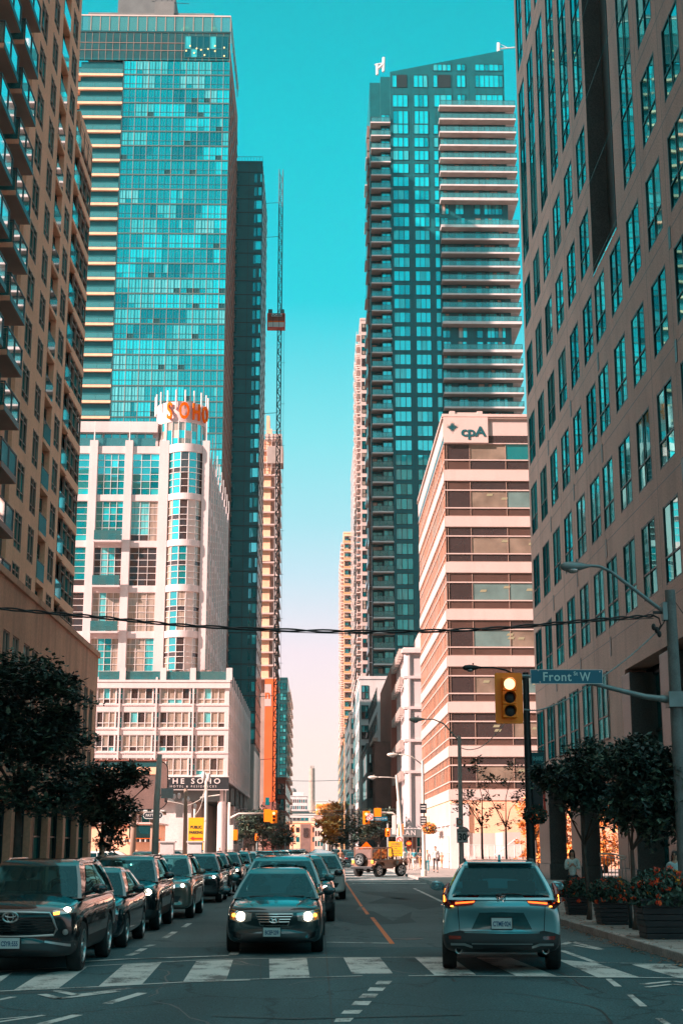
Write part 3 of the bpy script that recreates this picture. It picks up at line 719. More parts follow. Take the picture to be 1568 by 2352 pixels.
    for v0, v1 in vv: rowsT.append((max(ZZ(v1, YT, 330), zb + .1), ZZ(v0, YT, 330)))
    for a, b_ in px + [(px[0][0] - 10.3, px[0][0] - 8.6), (px[0][0] - 20, px[0][0] - 18.4)]:
        tw.fbox(F, a, b_, -.35, .35, zb, top + .7, m)
        tw.fbox(F, (a + b_) / 2 - .07, (a + b_) / 2 + .07, .1, .24, top + .7, top + 3.2, M['frame_white'])
    bays = [(px[0][0] - 8.6, px[0][0]), (px[0][1], px[1][0]), (px[1][1], px[2][0])]
    for bi, (a0, a1) in enumerate(bays):
        z = zb
        for r0, r1 in sorted(rowsT):
            tw.fbox(F, a0, a1, -.3, .12, z, r0, m); z = r1
        tw.fbox(F, a0, a1, -.3, .12, z, top, m)
        for j, (r0, r1) in enumerate(rowsT):
            hi = j < 1 or (j < 2 and bi != 2)
            b_ = R.choice([M['g_warm'], M['g_umber'], M['g_curt'], M['g_mid'], M['g_warm']]); cm_ = [b_ if R.random() < .6 else R.choice([M['g_warm'], M['g_mid'], M['g_curt'], M['g_pale']]) for _ in range(4)]
            def gp_(i, k, hi=hi, cm_=cm_):
                if hi: return M['g_mid'] if R.random() < .8 else R.choice([M['g_sky'], M['g_deep']])
                return cm_[i] if k > 0 or R.random() < .5 else M['g_umber']
            W.add(F, a0, a1, r0, r1, -.1, 4 if bi == 1 else 3, [.16, .33, .5, .67, .84], gp_, M['frame_white'], .06, .06)
            if bi == 1 and j in (1, 2, 3):
                tw.fbox(F, a0, a1, .13, 1.1, r0 - .3, r0 - .1, m); tw.fbox(F, a0 + .05, a1 - .05, 1.04, 1.07, r0 - .05, r0 + 1.15, M['g_rail_dark'])
    # bowed corner bay between the last two pilasters
    xa, xb = px[2][1], px[3][0]; cxm = (xa + xb) / 2; hw = (xb - xa) / 2; sag = 1.15
    rad = (hw * hw + sag * sag) / (2 * sag); cy = YT + rad - sag
    th0 = math.asin(hw / rad)
    def arc(t, dr=0.0): a = -th0 + 2 * th0 * t; return (cxm + (rad + dr) * math.sin(a), cy - (rad + dr) * math.cos(a))
    NS = 5
    allr = sorted(rowsT); z = zb
    for (r0, r1) in allr + [(top + .1, 0)]:
        bay = MB(); p = [arc(i / 20, .14) for i in range(21)]
        bay.prism(p + [(p[-1][0], YT + .6), (p[0][0], YT + .6)], z, r0, m); bay.build('bay_spandrel', root); z = r1
    for (j, (r0, r1)) in enumerate(allr):
        g = MB(); fr = MB()
        zc = [r0 + (r1 - r0) * f for f in (0, .17, .34, .5, .62, .8, 1)]
        cm_ = [M['g_warm'], R.choice([M['g_mid'], M['g_sky']]), R.choice([M['g_umber'], M['g_mid'], M['g_warm']]), M['cream'], M['g_warm']]
        if j == 4: cm_ = [M['g_mid'], M['g_sky'], M['g_umber'], M['g_mid'], M['g_umber']]
        for i in range(NS):
            p0, p1 = arc(i / NS), arc((i + 1) / NS)
            for k in range(6):
                gm = M['g_umber'] if (k == 3 and i != 3) else cm_[i]
                e = R.uniform(-.01, .01)
                g.quad((p0[0], p0[1] + e, zc[k]), (p1[0], p1[1], zc[k]), (p1[0], p1[1], zc[k + 1]), (p0[0], p0[1] + e, zc[k + 1]), gm)
        for i in range(NS + 1):
            p0 = arc(i / NS, .02); fr.tube([(p0[0], p0[1], r0), (p0[0], p0[1], r1)], .06, M['frame_white'], 5)
        for z in zc: fr.tube([(*arc(t / 10, .02), z) for t in range(11)], .045, M['frame_white'], 5)
        o = g.build('bay_window', root); fr.build('window_frame', o)
    # side facade
    cs = []; y = YT + 1.4
    while y < 211: cs.append((y, y + 2.9)); y += 4.3
    wall_grid(tw, Fs, YT + .35, 213, zb, top - .4, cs, rowsT, m, .35)
    for a0, a1 in cs:
        tw.fbox(Fs, a1 + .3, a1 + 1.1, .002, .15, zb, top + .6, m); tw.fbox(Fs, a1 + .65, a1 + .75, .1, .2, top + .6, top + 2.6, M['frame_white'])
        for r0, r1 in rowsT: W.add(Fs, a0, a1, r0, r1, -.04, 2, [.16, .33, .5, .67, .84], [M['g_warm'], M['g_umber'], M['g_curt'], M['g_mid']], M['frame_white'], .09, .04)
    tw.build('tower_wall', root)
    # penthouse and drum
    ph = MB(); z0 = top; F = FX((0, YT + 2.2, 0), (1, 0, 0), (0, -1, 0))
    zp0, zp1 = ZZ(1010, YT + 2, 280), ZZ(969, YT + 2, 280)
    ph.box(-52, pu(357, YT + 2), YT + 2.5, 205, z0 - .3, zp1, m)
    for a in range(8): W.add(F, -46.5 + a * 3.2, -46.5 + a * 3.2 + 3.1, z0 + .8, zp1 - 1.4, -.26, 3, [.5], [M['g_mid'], M['g_deep'], M['g_mid']], M['frame_white'], .07, .08)
    ph.fbox(F, -52, pu(357, YT + 2), -.3, .35, zp1 - 1.4, zp1, m)
    ph.build('penthouse', root)
    rl = MB(); rl.fbox(FX((0, YT + .4, 0), (1, 0, 0), (0, -1, 0)), -52, pu(352), 0, .03, z0 + .1, z0 + 1.2, M['g_rail_dark']); rl.build('railing', root)
    dr = MB(); cx = pu(413, YT + 2, 965); r = (pu(470, YT + 2, 940) - pu(356, YT + 2, 940)) / 2; cyd = YT + 1.2 + r
    zd0 = top - .3; zg = ZZ(966, YT + 1, 412); zd1 = ZZ(921, YT + 1, 412)
    dr.lathe((cx, cyd, 0), [(r - .12, zd0), (r - .12, zd0 + .5), (r, zd0 + .5), (r, zd0 + .8), (r - .1, zd0 + .8), (r - .1, zg - .1), (r, zg - .1), (r, zd1), (r - .5, zd1 + .02), (.1, zd1 - .4)], m, n=48)
    d_ = dr.build('drum', root, smooth=True, angle=40)
    dg_ = MB(); df = MB(); nseg = 24
    for i in range(nseg):
        a0, a1 = 2 * PI * i / nseg, 2 * PI * (i + 1) / nseg; rr = r - .06
        zc = [zd0 + .8 + (zg - .9 - zd0) * f for f in (0, .33, .66, 1)]
        for k in range(3):
            gm = R.choice([M['g_warm'], M['g_sky'], M['g_mid'], M['cream'], M['g_warm']])
            dg_.quad((cx + rr * math.cos(a0), cyd + rr * math.sin(a0), zc[k]), (cx + rr * math.cos(a1), cyd + rr * math.sin(a1), zc[k]), (cx + rr * math.cos(a1), cyd + rr * math.sin(a1), zc[k + 1]), (cx + rr * math.cos(a0), cyd + rr * math.sin(a0), zc[k + 1]), gm)
        df.tube([(cx + r * math.cos(a0), cyd + r * math.sin(a0), zd0 + .8), (cx + r * math.cos(a0), cyd + r * math.sin(a0), zg)], .06, M['frame_white'], 5)
    dw = dg_.build('drum_window', d_); df.build('window_frame', d_)
    fn = MB()
    for i in range(10):
        a = PI * (1.02 + .11 * i); x_, y_ = cx + (r + .22) * math.cos(a), cyd + (r + .22) * math.sin(a)
        fn.tube([(x_, y_, zd1 - 1.1), (x_, y_, zd1 + 1.5)], .1, M['frame_white'], 6)
    fn.build('drum_fin', d_)
    # letters bent round the drum
    zc = (zg + zd1) / 2 - .1
    for ch, u in (('S', -.345), ('O', .19), ('H', .61), ('O', .90)):
        a0 = math.asin(u)
        def cv(x, y, z, a0=a0):
            a = a0 + x / r; rr = r + .35 + z
            return V((cx + rr * math.sin(a), cyd - rr * math.cos(a), zc + y))
        text_mesh(ch, 3.05, M['orange'], name='sign_letter', parent=d_, extrude=.12, bold=.055, sx=.50, curve=cv)
    W.done()
soho()
# ================================================================ blue glass tower
def blue_tower():
    Y0 = 245.0; XRb, XLb = -17.2, -45.5; zt = 157.0
    root = thing('glass_tower', 'wide turquoise glass condo tower with balconies on its left and a glazed roof terrace', 'building', (-31, 265, 0))
    F = FX((0, Y0, 0), (1, 0, 0), (0, -1, 0)); Fs = FX((XRb, 0, 0), (0, 1, 0), (1, 0, 0))
    xb = P(268, 600, Y0).x
    b = MB(); b.box(XLb, XRb - .35, Y0 + .4, 272, 0, 148.0, M['panel_deep']); b.box(XLb - 3, xb - .2, Y0 + 2.2, 270, 0, 148.0, M['panel_deep'])
    zf = ZZ(140, Y0, 400); FH = 2.96
    # side: brown-red fins and slot windows
    b.box(XRb - .35, XRb - .05, Y0 + .05, 272.4, 0, zt - 5.5, M['brick_red'])
    n = int(zf / FH)
    for k in range(n):
        z = zf - FH * (k + 1)
        for q in range(6):
            y = Y0 + 2 + q * 4.3 + (k % 2) * .8
            b.box(XRb - .06, XRb - .02, y, y + 1.3, z + .4, z + 2.6, M['frame_dark'])
        b.box(XRb - .04, XRb + .10, Y0, 272.5, z, z + .25, M['concrete'])
    b.build('wall', root)
    x0 = xb; ncol = 17; dx = (XRb - x0) / ncol
    # floors of curtain wall, one glazed band to a storey, flats keep their own blinds
    for k in range(n):
        z = zf - FH * (k + 1)
        if z < 18: break
        g = MB(); fr = MB()
        j = 0; kind = 0
        while j < ncol:
            run = R.choice([1, 2, 3, 4, 5]); kind = R.choice(['m', 'm', 'm', 'm', 's', 's', 'p', 'c', 'd'])
            for q in range(run):
                if j >= ncol: break
                a0, a1 = x0 + j * dx, x0 + (j + 1) * dx
                base = {'m': M['g_mid'], 's': M['g_sky'], 'p': M['g_pale'], 'c': M['g_curt'], 'd': M['g_deep']}[kind]
                zm = z + FH * .36
                e = R.uniform(-.005, .005)
                up = base; lo = base if R.random() < .85 else M['g_mid']
                if R.random() < .06: lo = M['panel_teal']
                hx = a0 + dx * R.choice([.5, .5, .38])
                for (c0, c1_, z0_, z1_, gm) in ((a0, hx, zm, z + FH - .14, up), (hx, a1, zm, z + FH - .14, up if R.random() < .95 else M['g_pale']), (a0, hx, z + .14, zm, lo), (hx, a1, z + .14, zm, lo)):
                    g.quad(F(c0, e, z0_), F(c1_, -e, z0_), F(c1_, -e * .5, z1_), F(c0, e * .5, z1_), gm)
                j += 1
        for i in range(ncol + 1): a = x0 + i * dx; fr.fbox(F, a - .04, a + .04, .005, .10, z + .141, z + FH - .141, M['frame_tan'] if i % 2 == 0 else M['frame_teal'])
        for i in range(ncol): a = x0 + (i + .5) * dx; fr.fbox(F, a - .018, a + .018, .005, .05, z + .141, z + FH - .141, M['frame_teal'])
        fr.fbox(F, x0, XRb, .006, .06, z + FH * .36 - .04, z + FH * .36 + .04, M['frame_teal'])
        fr.fbox(F, x0, XRb + .02, -.3, .1, z - .14, z + .14, M['frame_teal']); fr.fbox(F, x0, XRb, .101, .12, z - .01, z + .02, M['frame_tan'])
        o = g.build('window_band', root); fr.build('window_frame', o)
    # balconies
    for k in range(n):
        z = zf - FH * (k + 1)
        if z < 36: break
        s_ = MB(); s_.fbox(F, XLb - 2.6, x0 - .08, -2.0, .2, z - .34, z + .12, M['precast'])
        o = s_.build('balcony', root)
        g = MB(); g.fbox(F, XLb - 2.5, x0 - .15, .12, .15, z + .18, z + 1.15, M['g_rail'])
        for q in range(5): a = XLb - 2.5 + (x0 - XLb + 2.3) * q / 4; g.fbox(F, a - .03, a + .03, .1, .16, z + .17, z + 1.2, M['frame_teal'])
        g.fbox(F, XLb - 2.5, x0 - .15, .09, .17, z + 1.16, z + 1.22, M['frame_teal']); g.build('railing', o)
        w_ = MB(); win_geo(w_, w_, F, XLb - 2.4, x0 - .2, z + .3, z + FH - .45, -1.95, 6, [.7], [M['g_mid'], M['g_deep'], M['g_mid'], M['g_pale'], M['g_sky']], M['frame_dark'], .1, .1); w_.build('balcony_window', o)
    sd = MB(); sd.fbox(F, x0 - .18, x0 - .02, -2.0, .14, 20, zf, M['panel_teal']); sd.build('balcony_side_wall', root)
    # opaque top storey, lit corner flat, roof terrace
    t = MB(); z0 = zf; z1 = ZZ(75, Y0, 400)
    t.fbox(F, XLb - 2.6, XRb, -.4, -.02, z0 + .14, z1, M['panel_teal'])
    for i in range(24): a = XLb - 2 + i * (XRb - XLb + 2) / 23; t.fbox(F, a - .03, a + .03, -.02, .04, z0, z1, M['frame_tan'])
    for z in (z0 + 2.2, z0 + 3.8, z1): t.fbox(F, XLb - 2.6, XRb + .03, -.02, .05, z - .04, z + .04, M['frame_tan'])
    t.fbox(F, XLb - 2.6, XRb, -.019, .02, z0 + .14, z0 + .5, M['panel_deep'])
    t.build('top_storey', root)
    lw = MB(); win_geo(lw, lw, F, P(424, 110, Y0).x, P(525, 110, Y0).x, ZZ(133, Y0, 480), ZZ(83, Y0, 480), .06, 7, [.4], [M['g_dark']] * 5 + [M['g_pale']], M['frame_teal'], .1, .06); o = lw.build('corner_window', root)
    ll = MB()
    for (u, v) in ((428, 117), (437, 106), (452, 112), (462, 115), (478, 113), (494, 106), (494, 118), (515, 110), (515, 129), (470, 127), (446, 122)): ll.blob((P(u, v, Y0).x, Y0 - .12, P(u, v, Y0).z), .16, M['lamp_warm'], 6, 4)
    ll.build('lit_ceiling_lamp', o)
    r_ = MB(); za, zb_ = ZZ(72, Y0, 400), ZZ(38, Y0, 400)
    N_ = 17
    for i in range(N_ + 1):
        a = XLb - 2 + i * (XRb - XLb + 2) / N_; r_.fbox(F, a - .07, a + .07, -.1, .06, za, zb_, M['frame_tan'] if i > 1 else M['frame_teal'])
    r_.fbox(F, XLb - 2.6, XRb + .05, -.12, .1, zb_, zb_ + .25, M['cream']); r_.fbox(F, XLb - 2.6, XRb + .05, -.12, .1, za - .3, za, M['panel_teal'])
    for q in range(8): y = Y0 + .5 + q * 3.4; r_.box(XRb - .1, XRb + .06, y, y + .14, za, zb_, M['frame_tan'])
    r_.box(XRb - .12, XRb + .08, Y0 + .2, 272, zb_, zb_ + .25, M['cream'])
    r_.build('terrace_frame', root)
    rg = MB(); rg.fbox(F, XLb - 2, XRb, -.04, -.02, za, zb_, M['g_rail']); rg.box(XRb - .03, XRb - .01, Y0 + .1, 271, za, zb_, M['g_rail']); rg.build('terrace_glass', root)
    pt = MB(); pt.box(P(205, 0, 252).x, P(493, 0, 252).x, 252, 268, za - 1, ZZ(30, 252, 400), M['concrete_dark']); pt.box(P(272, 0, 254).x, P(402, 0, 254).x, 254, 268, za - 1, ZZ(-15, 254, 400), M['grey_wall'])
    pt.box(P(356, 0, 251.5).x, P(400, 0, 251.5).x, 251.6, 252, za, ZZ(6, 252, 400), M['concrete_dark']); pt.build('roof_plant', root)
    rp = MB()
    for u in (262, 308, 352, 402, 447): rp.blob((P(u, 66, Y0 + 2).x, Y0 + 2, za + .7), (.22, .22, .8), M['sign_white'], 7, 5)
    for u in (425, 428, 432, 493): rp.blob((P(u, 60, Y0 + 2).x, Y0 + 2, za + 1.3), (.7, .6, 1.0), M['tan'], 8, 5)
    rp.build('terrace_planting', root)
    da = MB(); z = ZZ(6, 254, 370); xq = P(372, 6, 254).x
    for dx_ in (-1.2, 0, 1.1, 2.0): da.tube([(xq + dx_, 254, z - 1), (xq + dx_, 254, z + 1.2)], .06, M['frame_dark'], 5)
    da.tube([(xq - 2, 254, z + .3), (xq + 5.5, 254, z - .2)], .07, M['frame_dark'], 5); da.build('roof_antenna', root)
blue_tower()
# ================================================================ dark tower right behind it
def dark_tower():
    Y0 = 275.0; XL_, XR_ = -19.5, -12.0; zt = 142.8
    root = thing('dark_glass_tower', 'narrow dark green tower with a column of small bright panes, behind the turquoise glass tower', 'building', (-15, 290, 0))
    F = FX((0, Y0, 0), (1, 0, 0), (0, -1, 0)); b = MB()
    b.box(XL_ - 6, XR_, Y0, 300, 0, zt - .6, M['panel_deep'])
    FH = 3.05; k = 0; z = zt - 2.5
    while z > 8:
        b.fbox(F, XL_ - 2, XR_ + .02, .0, .07, z - .14, z + .02, M['frame_dark'])
        for a in (-18.6, -17.4, -13.6): b.fbox(F, a, a + .5, .002, .03, z - 2.4, z - .5, M['g_deep'])
        z -= FH
    for u in (566, 583, 596): x = P(u, 800, Y0).x; b.fbox(F, x - .04, x + .04, .0, .09, 8, zt - .5, M['frame_dark'])
    # right side: slatted white and dark edge
    for i in range(12):
        y = Y0 + .4 + i * 2.05; b.box(XR_ + .001, XR_ + .12, y, y + 1.0, 3, zt - 1, M['frame_white'] if i % 2 else M['g_umber'])
    z = 6
    while z < zt - 2: b.box(XR_ + .121, XR_ + .2, Y0 + .3, 299.5, z, z + .12, M['frame_dark']); z += FH
    b.box(XL_ - 6, XR_ + .05, Y0 - .05, 300, zt - .6, zt, M['panel_teal'])
    b.build('wall', root)
    W = Wins(root, 90); z = zt - 2.5; k = 0
    while z > 12:
        x = P(590.5, 1000, Y0).x; w_ = R.choice([.5, .9, .9, .9, 1.3, 1.0])
        W.add(F, x + .4 - w_, x + .4, z - 2.35, z - .4, .05, 1, [], [M['g_sky'], M['g_mid'], M['g_sky'], M['g_deep']], M['frame_dark'], .05, .04)
        z -= FH; k += 1
    W.done(False)
    rr = MB()
    for q in range(9): x = P(549, 370, Y0).x + q * .62; rr.box(x - .03, x + .03, Y0 + .3, Y0 + .36, zt, zt + 1.2, M['frame_teal'])
    rr.box(XL_, XR_ - .1, Y0 + .3, Y0 + .34, zt + 1.1, zt + 1.2, M['frame_teal']); rr.build('roof_rail', root)
    # low annex with bright cladding at its foot
    an = MB(); an.box(-12.3, -11.0, 250, 274.6, 8, ZZ(1720, 262, 590), M['concrete_dark']); an.box(-11.0, -10.85, 250, 274.6, 8, ZZ(1735, 262, 590), M['frame_white'])
    an.box(-24, -11.2, 249, 274.5, .15, 8, M['brick_brown']); an.box(-14.3, -12.6, 248.6, 249, 6, 15.5, M['tan']); an.build('annex', root)
dark_tower()
# ================================================================ building under construction with its hoist
def construction():
    Y0 = 330.0; xr = P(638, 1300, Y0).x; xl = P(560, 1300, Y0).x
    root = thing('unfinished_building', 'salmon concrete tower under construction behind the hoist, orange cladding below', 'building', (-14, 345, 0))
    b = MB(); zt = ZZ(1010, Y0, 625)
    z = ZZ(1560, Y0, 625)
    b.box(xl, xr - 1.5, Y0 + 2, 360, 0, zt, M['concrete'])
    while z < zt:
        b.box(xl, xr, Y0, 361, z, z + .35, M['cream']); b.box(xl, xr - 1.9, Y0 + .7, Y0 + 2, z + .35, z + 3.05, M['precast'])
        b.box(xr - .9, xr - .4, Y0 + .2, Y0 + .7, z + .35, z + 3.05, M['concrete_pale']); z += 3.05
    b.build('floor_slab', root)
    s_ = MB(); zc = zt
    for i in range(7):
        x = xl + 2 + i * (xr - xl - 1.6) / 6; s_.tube([(x, Y0 - .5, zc - 8), (x, Y0 - .5, zc + 2.4)], .07, M['cream'], 5)
    for j in range(8): s_.tube([(xl, Y0 - .5, zc - 7 + j * 1.3), (xr + .6, Y0 - .5, zc - 7 + j * 1.3)], .06, M['cream'], 5)
    s_.box(xr - 3.4, xr + .6, Y0 - .3, Y0 + 6, zc, zc + 1.4, M['cream']); s_.box(xr - 2.8, xr + 1.0, Y0 - .6, Y0 + 5, zc - 6, zc - 1.8, M['soffit'])
    s_.box(P(612, 960, Y0).x, P(619, 960, Y0).x, Y0, Y0 + 5, zc, ZZ(955, Y0, 615), M['precast']); s_.box(P(619, 960, Y0).x, P(625, 960, Y0).x, Y0, Y0 + 5, zc, ZZ(985, Y0, 615), M['precast'])
    s_.build('scaffold', root)
    o_ = MB(); o_.box(P(608, 1700, Y0).x, P(634, 1700, Y0).x, Y0 - 3, Y0, 12, ZZ(1562, Y0, 620), M['panel_orange'])
    o_.box(P(609, 1590, Y0).x, P(624, 1590, Y0).x, Y0 - 3.05, Y0 - 3.001, ZZ(1625, Y0, 615), ZZ(1575, Y0, 615), M['cream']); oo = o_.build('cladding', root)
    text_mesh('n', 2.6, M['panel_orange'], parent=oo, origin=(P(615.5, 1603, Y0).x, Y0 - 3.06, ZZ(1603, Y0, 615) + .4), bold=.12)
    lo = MB(); lo.box(P(606, 1700, Y0).x, P(638, 1700, Y0).x, Y0 - 4, Y0 + 20, .1, 12, M['brick_red'])
    for (u0, u1, v0, v1) in ((611, 620, 1833, 1850), (610, 620, 1870, 1890)):
        lo.box(P(u0, v0, Y0).x, P(u1, v0, Y0).x, Y0 - 4.05, Y0 - 4.001, ZZ(v1, Y0, 615), ZZ(v0, Y0, 615), M['g_mid'])
    lo.build('base', root)
construction()
def hoist():
    Y0 = 292.0; x = P(634, 1500, Y0).x; zt = ZZ(391, Y0, 635)
    root = thing('construction_hoist', 'tall lattice hoist mast with a red cabin, standing beside the dark tower', 'construction hoist', (x, Y0, 0))
    b = MB(); w_ = .42; dm = mat('mast_steel', (.03, .06, .065), rough=.5, metal=.3)
    for sx in (-w_, w_):
        for sy in (-w_, w_): b.tube([(x + sx, Y0 + sy, 0), (x + sx, Y0 + sy, zt)], .085, dm, 4)
    z = 0; k = 0
    while z < zt - 1:
        for sy in (-w_, w_):
            b.tube([(x - w_, Y0 + sy, z), (x + w_, Y0 + sy, z)], .06, dm, 4, False)
            b.tube([(x - w_ if k % 2 else x + w_, Y0 + sy, z), (x + w_ if k % 2 else x - w_, Y0 + sy, z + 1.5)], .06, dm, 4, False)
        z += 1.5; k += 1
    b.tube([(x + 1.0, Y0, 0), (x + 1.0, Y0, ZZ(740, Y0, 640))], .03, dm, 4)
    z = ZZ(740, Y0, 640)
    while z > 6: b.tube([(x + .33, Y0, z), (x + 1.35, Y0, z)], .04, dm, 4); z -= 9.3
    b.build('mast', root)
    ties = MB()
    for v in (467, 545, 950, 1120, 1290, 1420, 1600, 1745):
        zz = ZZ(v, Y0, 620); ties.tube([(-12.0, Y0, zz), (x - .3, Y0, zz + .2)], .06, dm, 4)
    ties.build('wall_tie', root)
    c = MB(); x0, x1 = P(614, 745, Y0 - .8).x, P(655, 745, Y0 - .8).x; z0, z1 = ZZ(758, Y0 - 1, 634), ZZ(724, Y0 - 1, 634)
    c.box(x0, x1, Y0 - 2.2, Y0 - .6, z0, z0 + .25, M['red']); c.box(x0, x1, Y0 - 2.2, Y0 - .6, z1 - .2, z1, M['red'])
    for xx in (x0, x1 - .2): c.box(xx, xx + .2, Y0 - 2.2, Y0 - .6, z0 + .25, z1 - .2, M['red'])
    c.box(x0 + .2, x1 - .2, Y0 - 2.12, Y0 - 2.05, z0 + .25, z0 + 1.4, M['sign_white']); c.box(x0 + .2, x1 - .2, Y0 - 2.13, Y0 - 2.06, z0 + 1.4, z0 + 1.7, M['orange']); c.box(x0 + .2, x1 - .2, Y0 - 1.9, Y0 - .7, z0 + 1.71, z1 - .2, M['brick_red'])
    for q in (1, 2): xx = x0 + (x1 - x0) * q / 3; c.box(xx - .04, xx + .04, Y0 - 2.16, Y0 - 2.1, z0 + .25, z1 - .2, M['frame_dark'])
    cb = c.build('cabin', root)
    d = MB(); d.box(x0 + .9, x1 - .7, Y0 - 2.28, Y0 - 2.21, z1 - .75, z1 - .02, M['sign_white']); s2 = d.build('cabin_sign', cb)
    text_mesh('UCEL', .8, M['ink_teal'], parent=cb, origin=((x0 + x1) / 2 + .1, Y0 - 2.3, z1 - .38), bold=.03, sx=1.1)
    e = MB()
    for xx in (x0 + .2, x1 - 1.1): e.box(xx, xx + .9, Y0 - 2, Y0 - 1, z1, z1 + 1.0, M['frame_teal'])
    e.build('motor', root)
hoist()
# ================================================================ right granite office tower
def right_tower():
    X, YF, YN = 13.0, 85.0, 33.0
    root = thing('granite_office_tower', 'brown granite office tower with tall paired windows above an arcade of dark columns', 'building', (32, 59, 0))
    F = FX((X, 0, 0), (0, -1, 0), (-1, 0, 0))       # s = -Y
    G_ = M['granite']; W = Wins(root, 98)
    b = MB(); b.box(X + 1.3, 55, YN, YF - .3, 5.5, 130, M['granite_dark'])
    PW, WW, FH, ZB = 3.67, 2.35, 4.45, 11.4
    gl = [M['g_deep'], M['g_mid'], M['g_sky'], M['g_sky'], M['g_mid'], M['g_sky'], M['g_pale'], M['g_deep']]
    def blk(y0, y1, z0, z1, d0=-.6, d1=0.0, m=G_): b.fbox(F, -y1, -y0, d0, d1, z0, z1, m)
    ncol = 14; cols = [(84.3 - PW * k - WW, 84.3 - PW * k) for k in range(6)]      # north of the slot
    slot = (57.5, 63.0); zslot = 28.2
    near = [(55.8 - PW * k - WW, 55.8 - PW * k) for k in range(6)]
    low_slot = [(60.6, 62.9), (57.0, 59.3)]
    nf = 26
    rowb = [ZB + FH * k for k in range(nf)]
    def strips(c, z_from):                 # three-storey glass strips above z_from
        rows = []; k = 0
        zz = [z for z in rowb if z < z_from - .1]; rows += [(z, z + 3.0) for z in zz]
        k = len(zz)
        while k < nf: rows.append((rowb[k], rowb[min(k + 2, nf - 1)] + 3.0)); k += 3
        return rows
    def column(c, rows, z0=10.2, z1=128, d=0.0):
        z = z0
        for r0, r1 in rows:
            if r1 < z0: continue
            blk(c[0], c[1], z, r0, -.6 + d, -.004 + d); z = r1
            if r1 - r0 > 4:
                n = int(round((r1 - r0 - 3.0) / FH)) + 1; f = []
                for q in range(n): f += [(q * FH + .95) / (r1 - r0)] + ([((q + 1) * FH - 1.2) / (r1 - r0)] if q < n - 1 else [])
            else: f = [.34]
            W.add(F, -c[1], -c[0], r0, r1, -.045 + d, 2, f, gl, M['frame_dark'], .07, .04)
        blk(c[0], c[1], z, z1, -.6 + d, -.004 + d)
    # piers
    edges = sorted(cols + near); y = YN
    # lower part, full width, up to the slot floor
    allc = sorted(cols + near + low_slot)
    for z0, z1, cc, skip in ((10.2, zslot, allc, None),):
        y = YN
        for c in allc + [(YF, YF)]:
            if c[0] - y > .01: blk(y, c[0], z0, z1)
            y = c[1]
    y = YN
    for c in near + [] : pass
    yy = YN
    for c in sorted(near) + [(slot[0], slot[0])]:
        if c[0] - yy > .01: blk(yy, c[0], zslot, 128)
        yy = c[1]
    yy = slot[1]
    for c in sorted(cols) + [(YF, YF)]:
        if c[0] - yy > .01: blk(yy, c[0], zslot, 128)
        yy = c[1]
    for i, c in enumerate(cols): column(c, strips(c, 38.0))
    for i, c in enumerate(near):
        if i == 0: column(c, strips(c, 29.0))
        else: column(c, [(z, z + 3.0) for z in rowb])
    for c in low_slot:
        z = 10.2
        for r0 in rowb[:4]:
            blk(c[0], c[1], z, r0, -.6, -.004); W.add(F, -c[1], -c[0], r0, r0 + 3.0, -.045, 2, [.34], gl, M['frame_dark'], .07, .04); z = r0 + 3.0
        blk(c[0], c[1], z, zslot, -.6, -.004)
    # the slot: dark return faces and a strip of glass set back
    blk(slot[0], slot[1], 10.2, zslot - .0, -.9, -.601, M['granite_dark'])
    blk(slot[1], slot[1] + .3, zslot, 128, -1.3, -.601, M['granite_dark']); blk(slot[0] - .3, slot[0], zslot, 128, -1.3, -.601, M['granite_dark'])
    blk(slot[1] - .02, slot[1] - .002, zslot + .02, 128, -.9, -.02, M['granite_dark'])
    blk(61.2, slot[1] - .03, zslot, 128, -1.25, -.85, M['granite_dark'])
    z = zslot + 1
    while z < 124:
        W.add(F, -61.15, -slot[0] - .05, z, z + FH * 3 - .5, -.88, 2, [.2, .33, .53, .66, .86], [M['g_dark'], M['g_dark'], M['g_deep']], M['frame_dark'], .1, .1); z += FH * 3 - .5
    sl_ = MB(); sl_.fbox(F, -slot[1], -slot[0], -.9, .03, zslot, zslot + .12, M['g_rail_dark'])
    b.box(X + .05, 55, YF - .3, YF, 5.5, 128, G_)
    for k in range(nf):     # fine joints in the granite
        z = rowb[k] - .55; blk(YN, YF + .01, z, z + .03, .0005, .004, M['granite_dark'])
    for c in cols + near:
        ym = c[0] - .72; blk(ym, ym + .025, 10.2, 128, .0005, .004, M['granite_dark'])
    # vents under the sills of the lower storeys
    for c in (cols + near)[1:12:2]:
        for z in rowb[:4]: blk(c[0] - 1.05, c[0] - .75, z - 1.25, z - .4, .001, .02, M['granite_dark'])
    # base spandrel over arcade, far part lower than the near hall
    blk(60, YF, 5.1, 10.2, -.9, 0)
    yy = 60
    for c in sorted(cols)[:]:
        W.add(F, -c[1], -c[0], 6.6, 9.6, .02, 2, [.34], gl, M['frame_dark'], .07, .04)
    blk(YN, 46, 8.8, 10.2, -.9, 0); blk(46, 60, 9.2, 10.2, -.9, 0)
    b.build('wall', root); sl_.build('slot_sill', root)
    # big recessed glass hall between Y 46 and 60
    h = MB(); h.box(X + 1.15, X + 1.3, 33, 60, .15, 9.2, M['granite_dark'])
    h.build('hall_wall', root)
    for k in range(4): W.add(F, -(59.2 - 3.2 * k), -(56.3 - 3.2 * k), 1.0, 9.0, -1.05, 2, [.22, .45, .7], [M['g_dark'], M['g_deep'], M['g_umber'], M['g_mid']], M['frame_dark'], .1, .12)
    for k in range(3): W.add(F, -(44.6 - 3.6 * k), -(41.6 - 3.6 * k), 1.0, 8.5, -1.05, 2, [.3, .7], [M['g_dark'], M['g_deep']], M['frame_dark'], .1, .12)
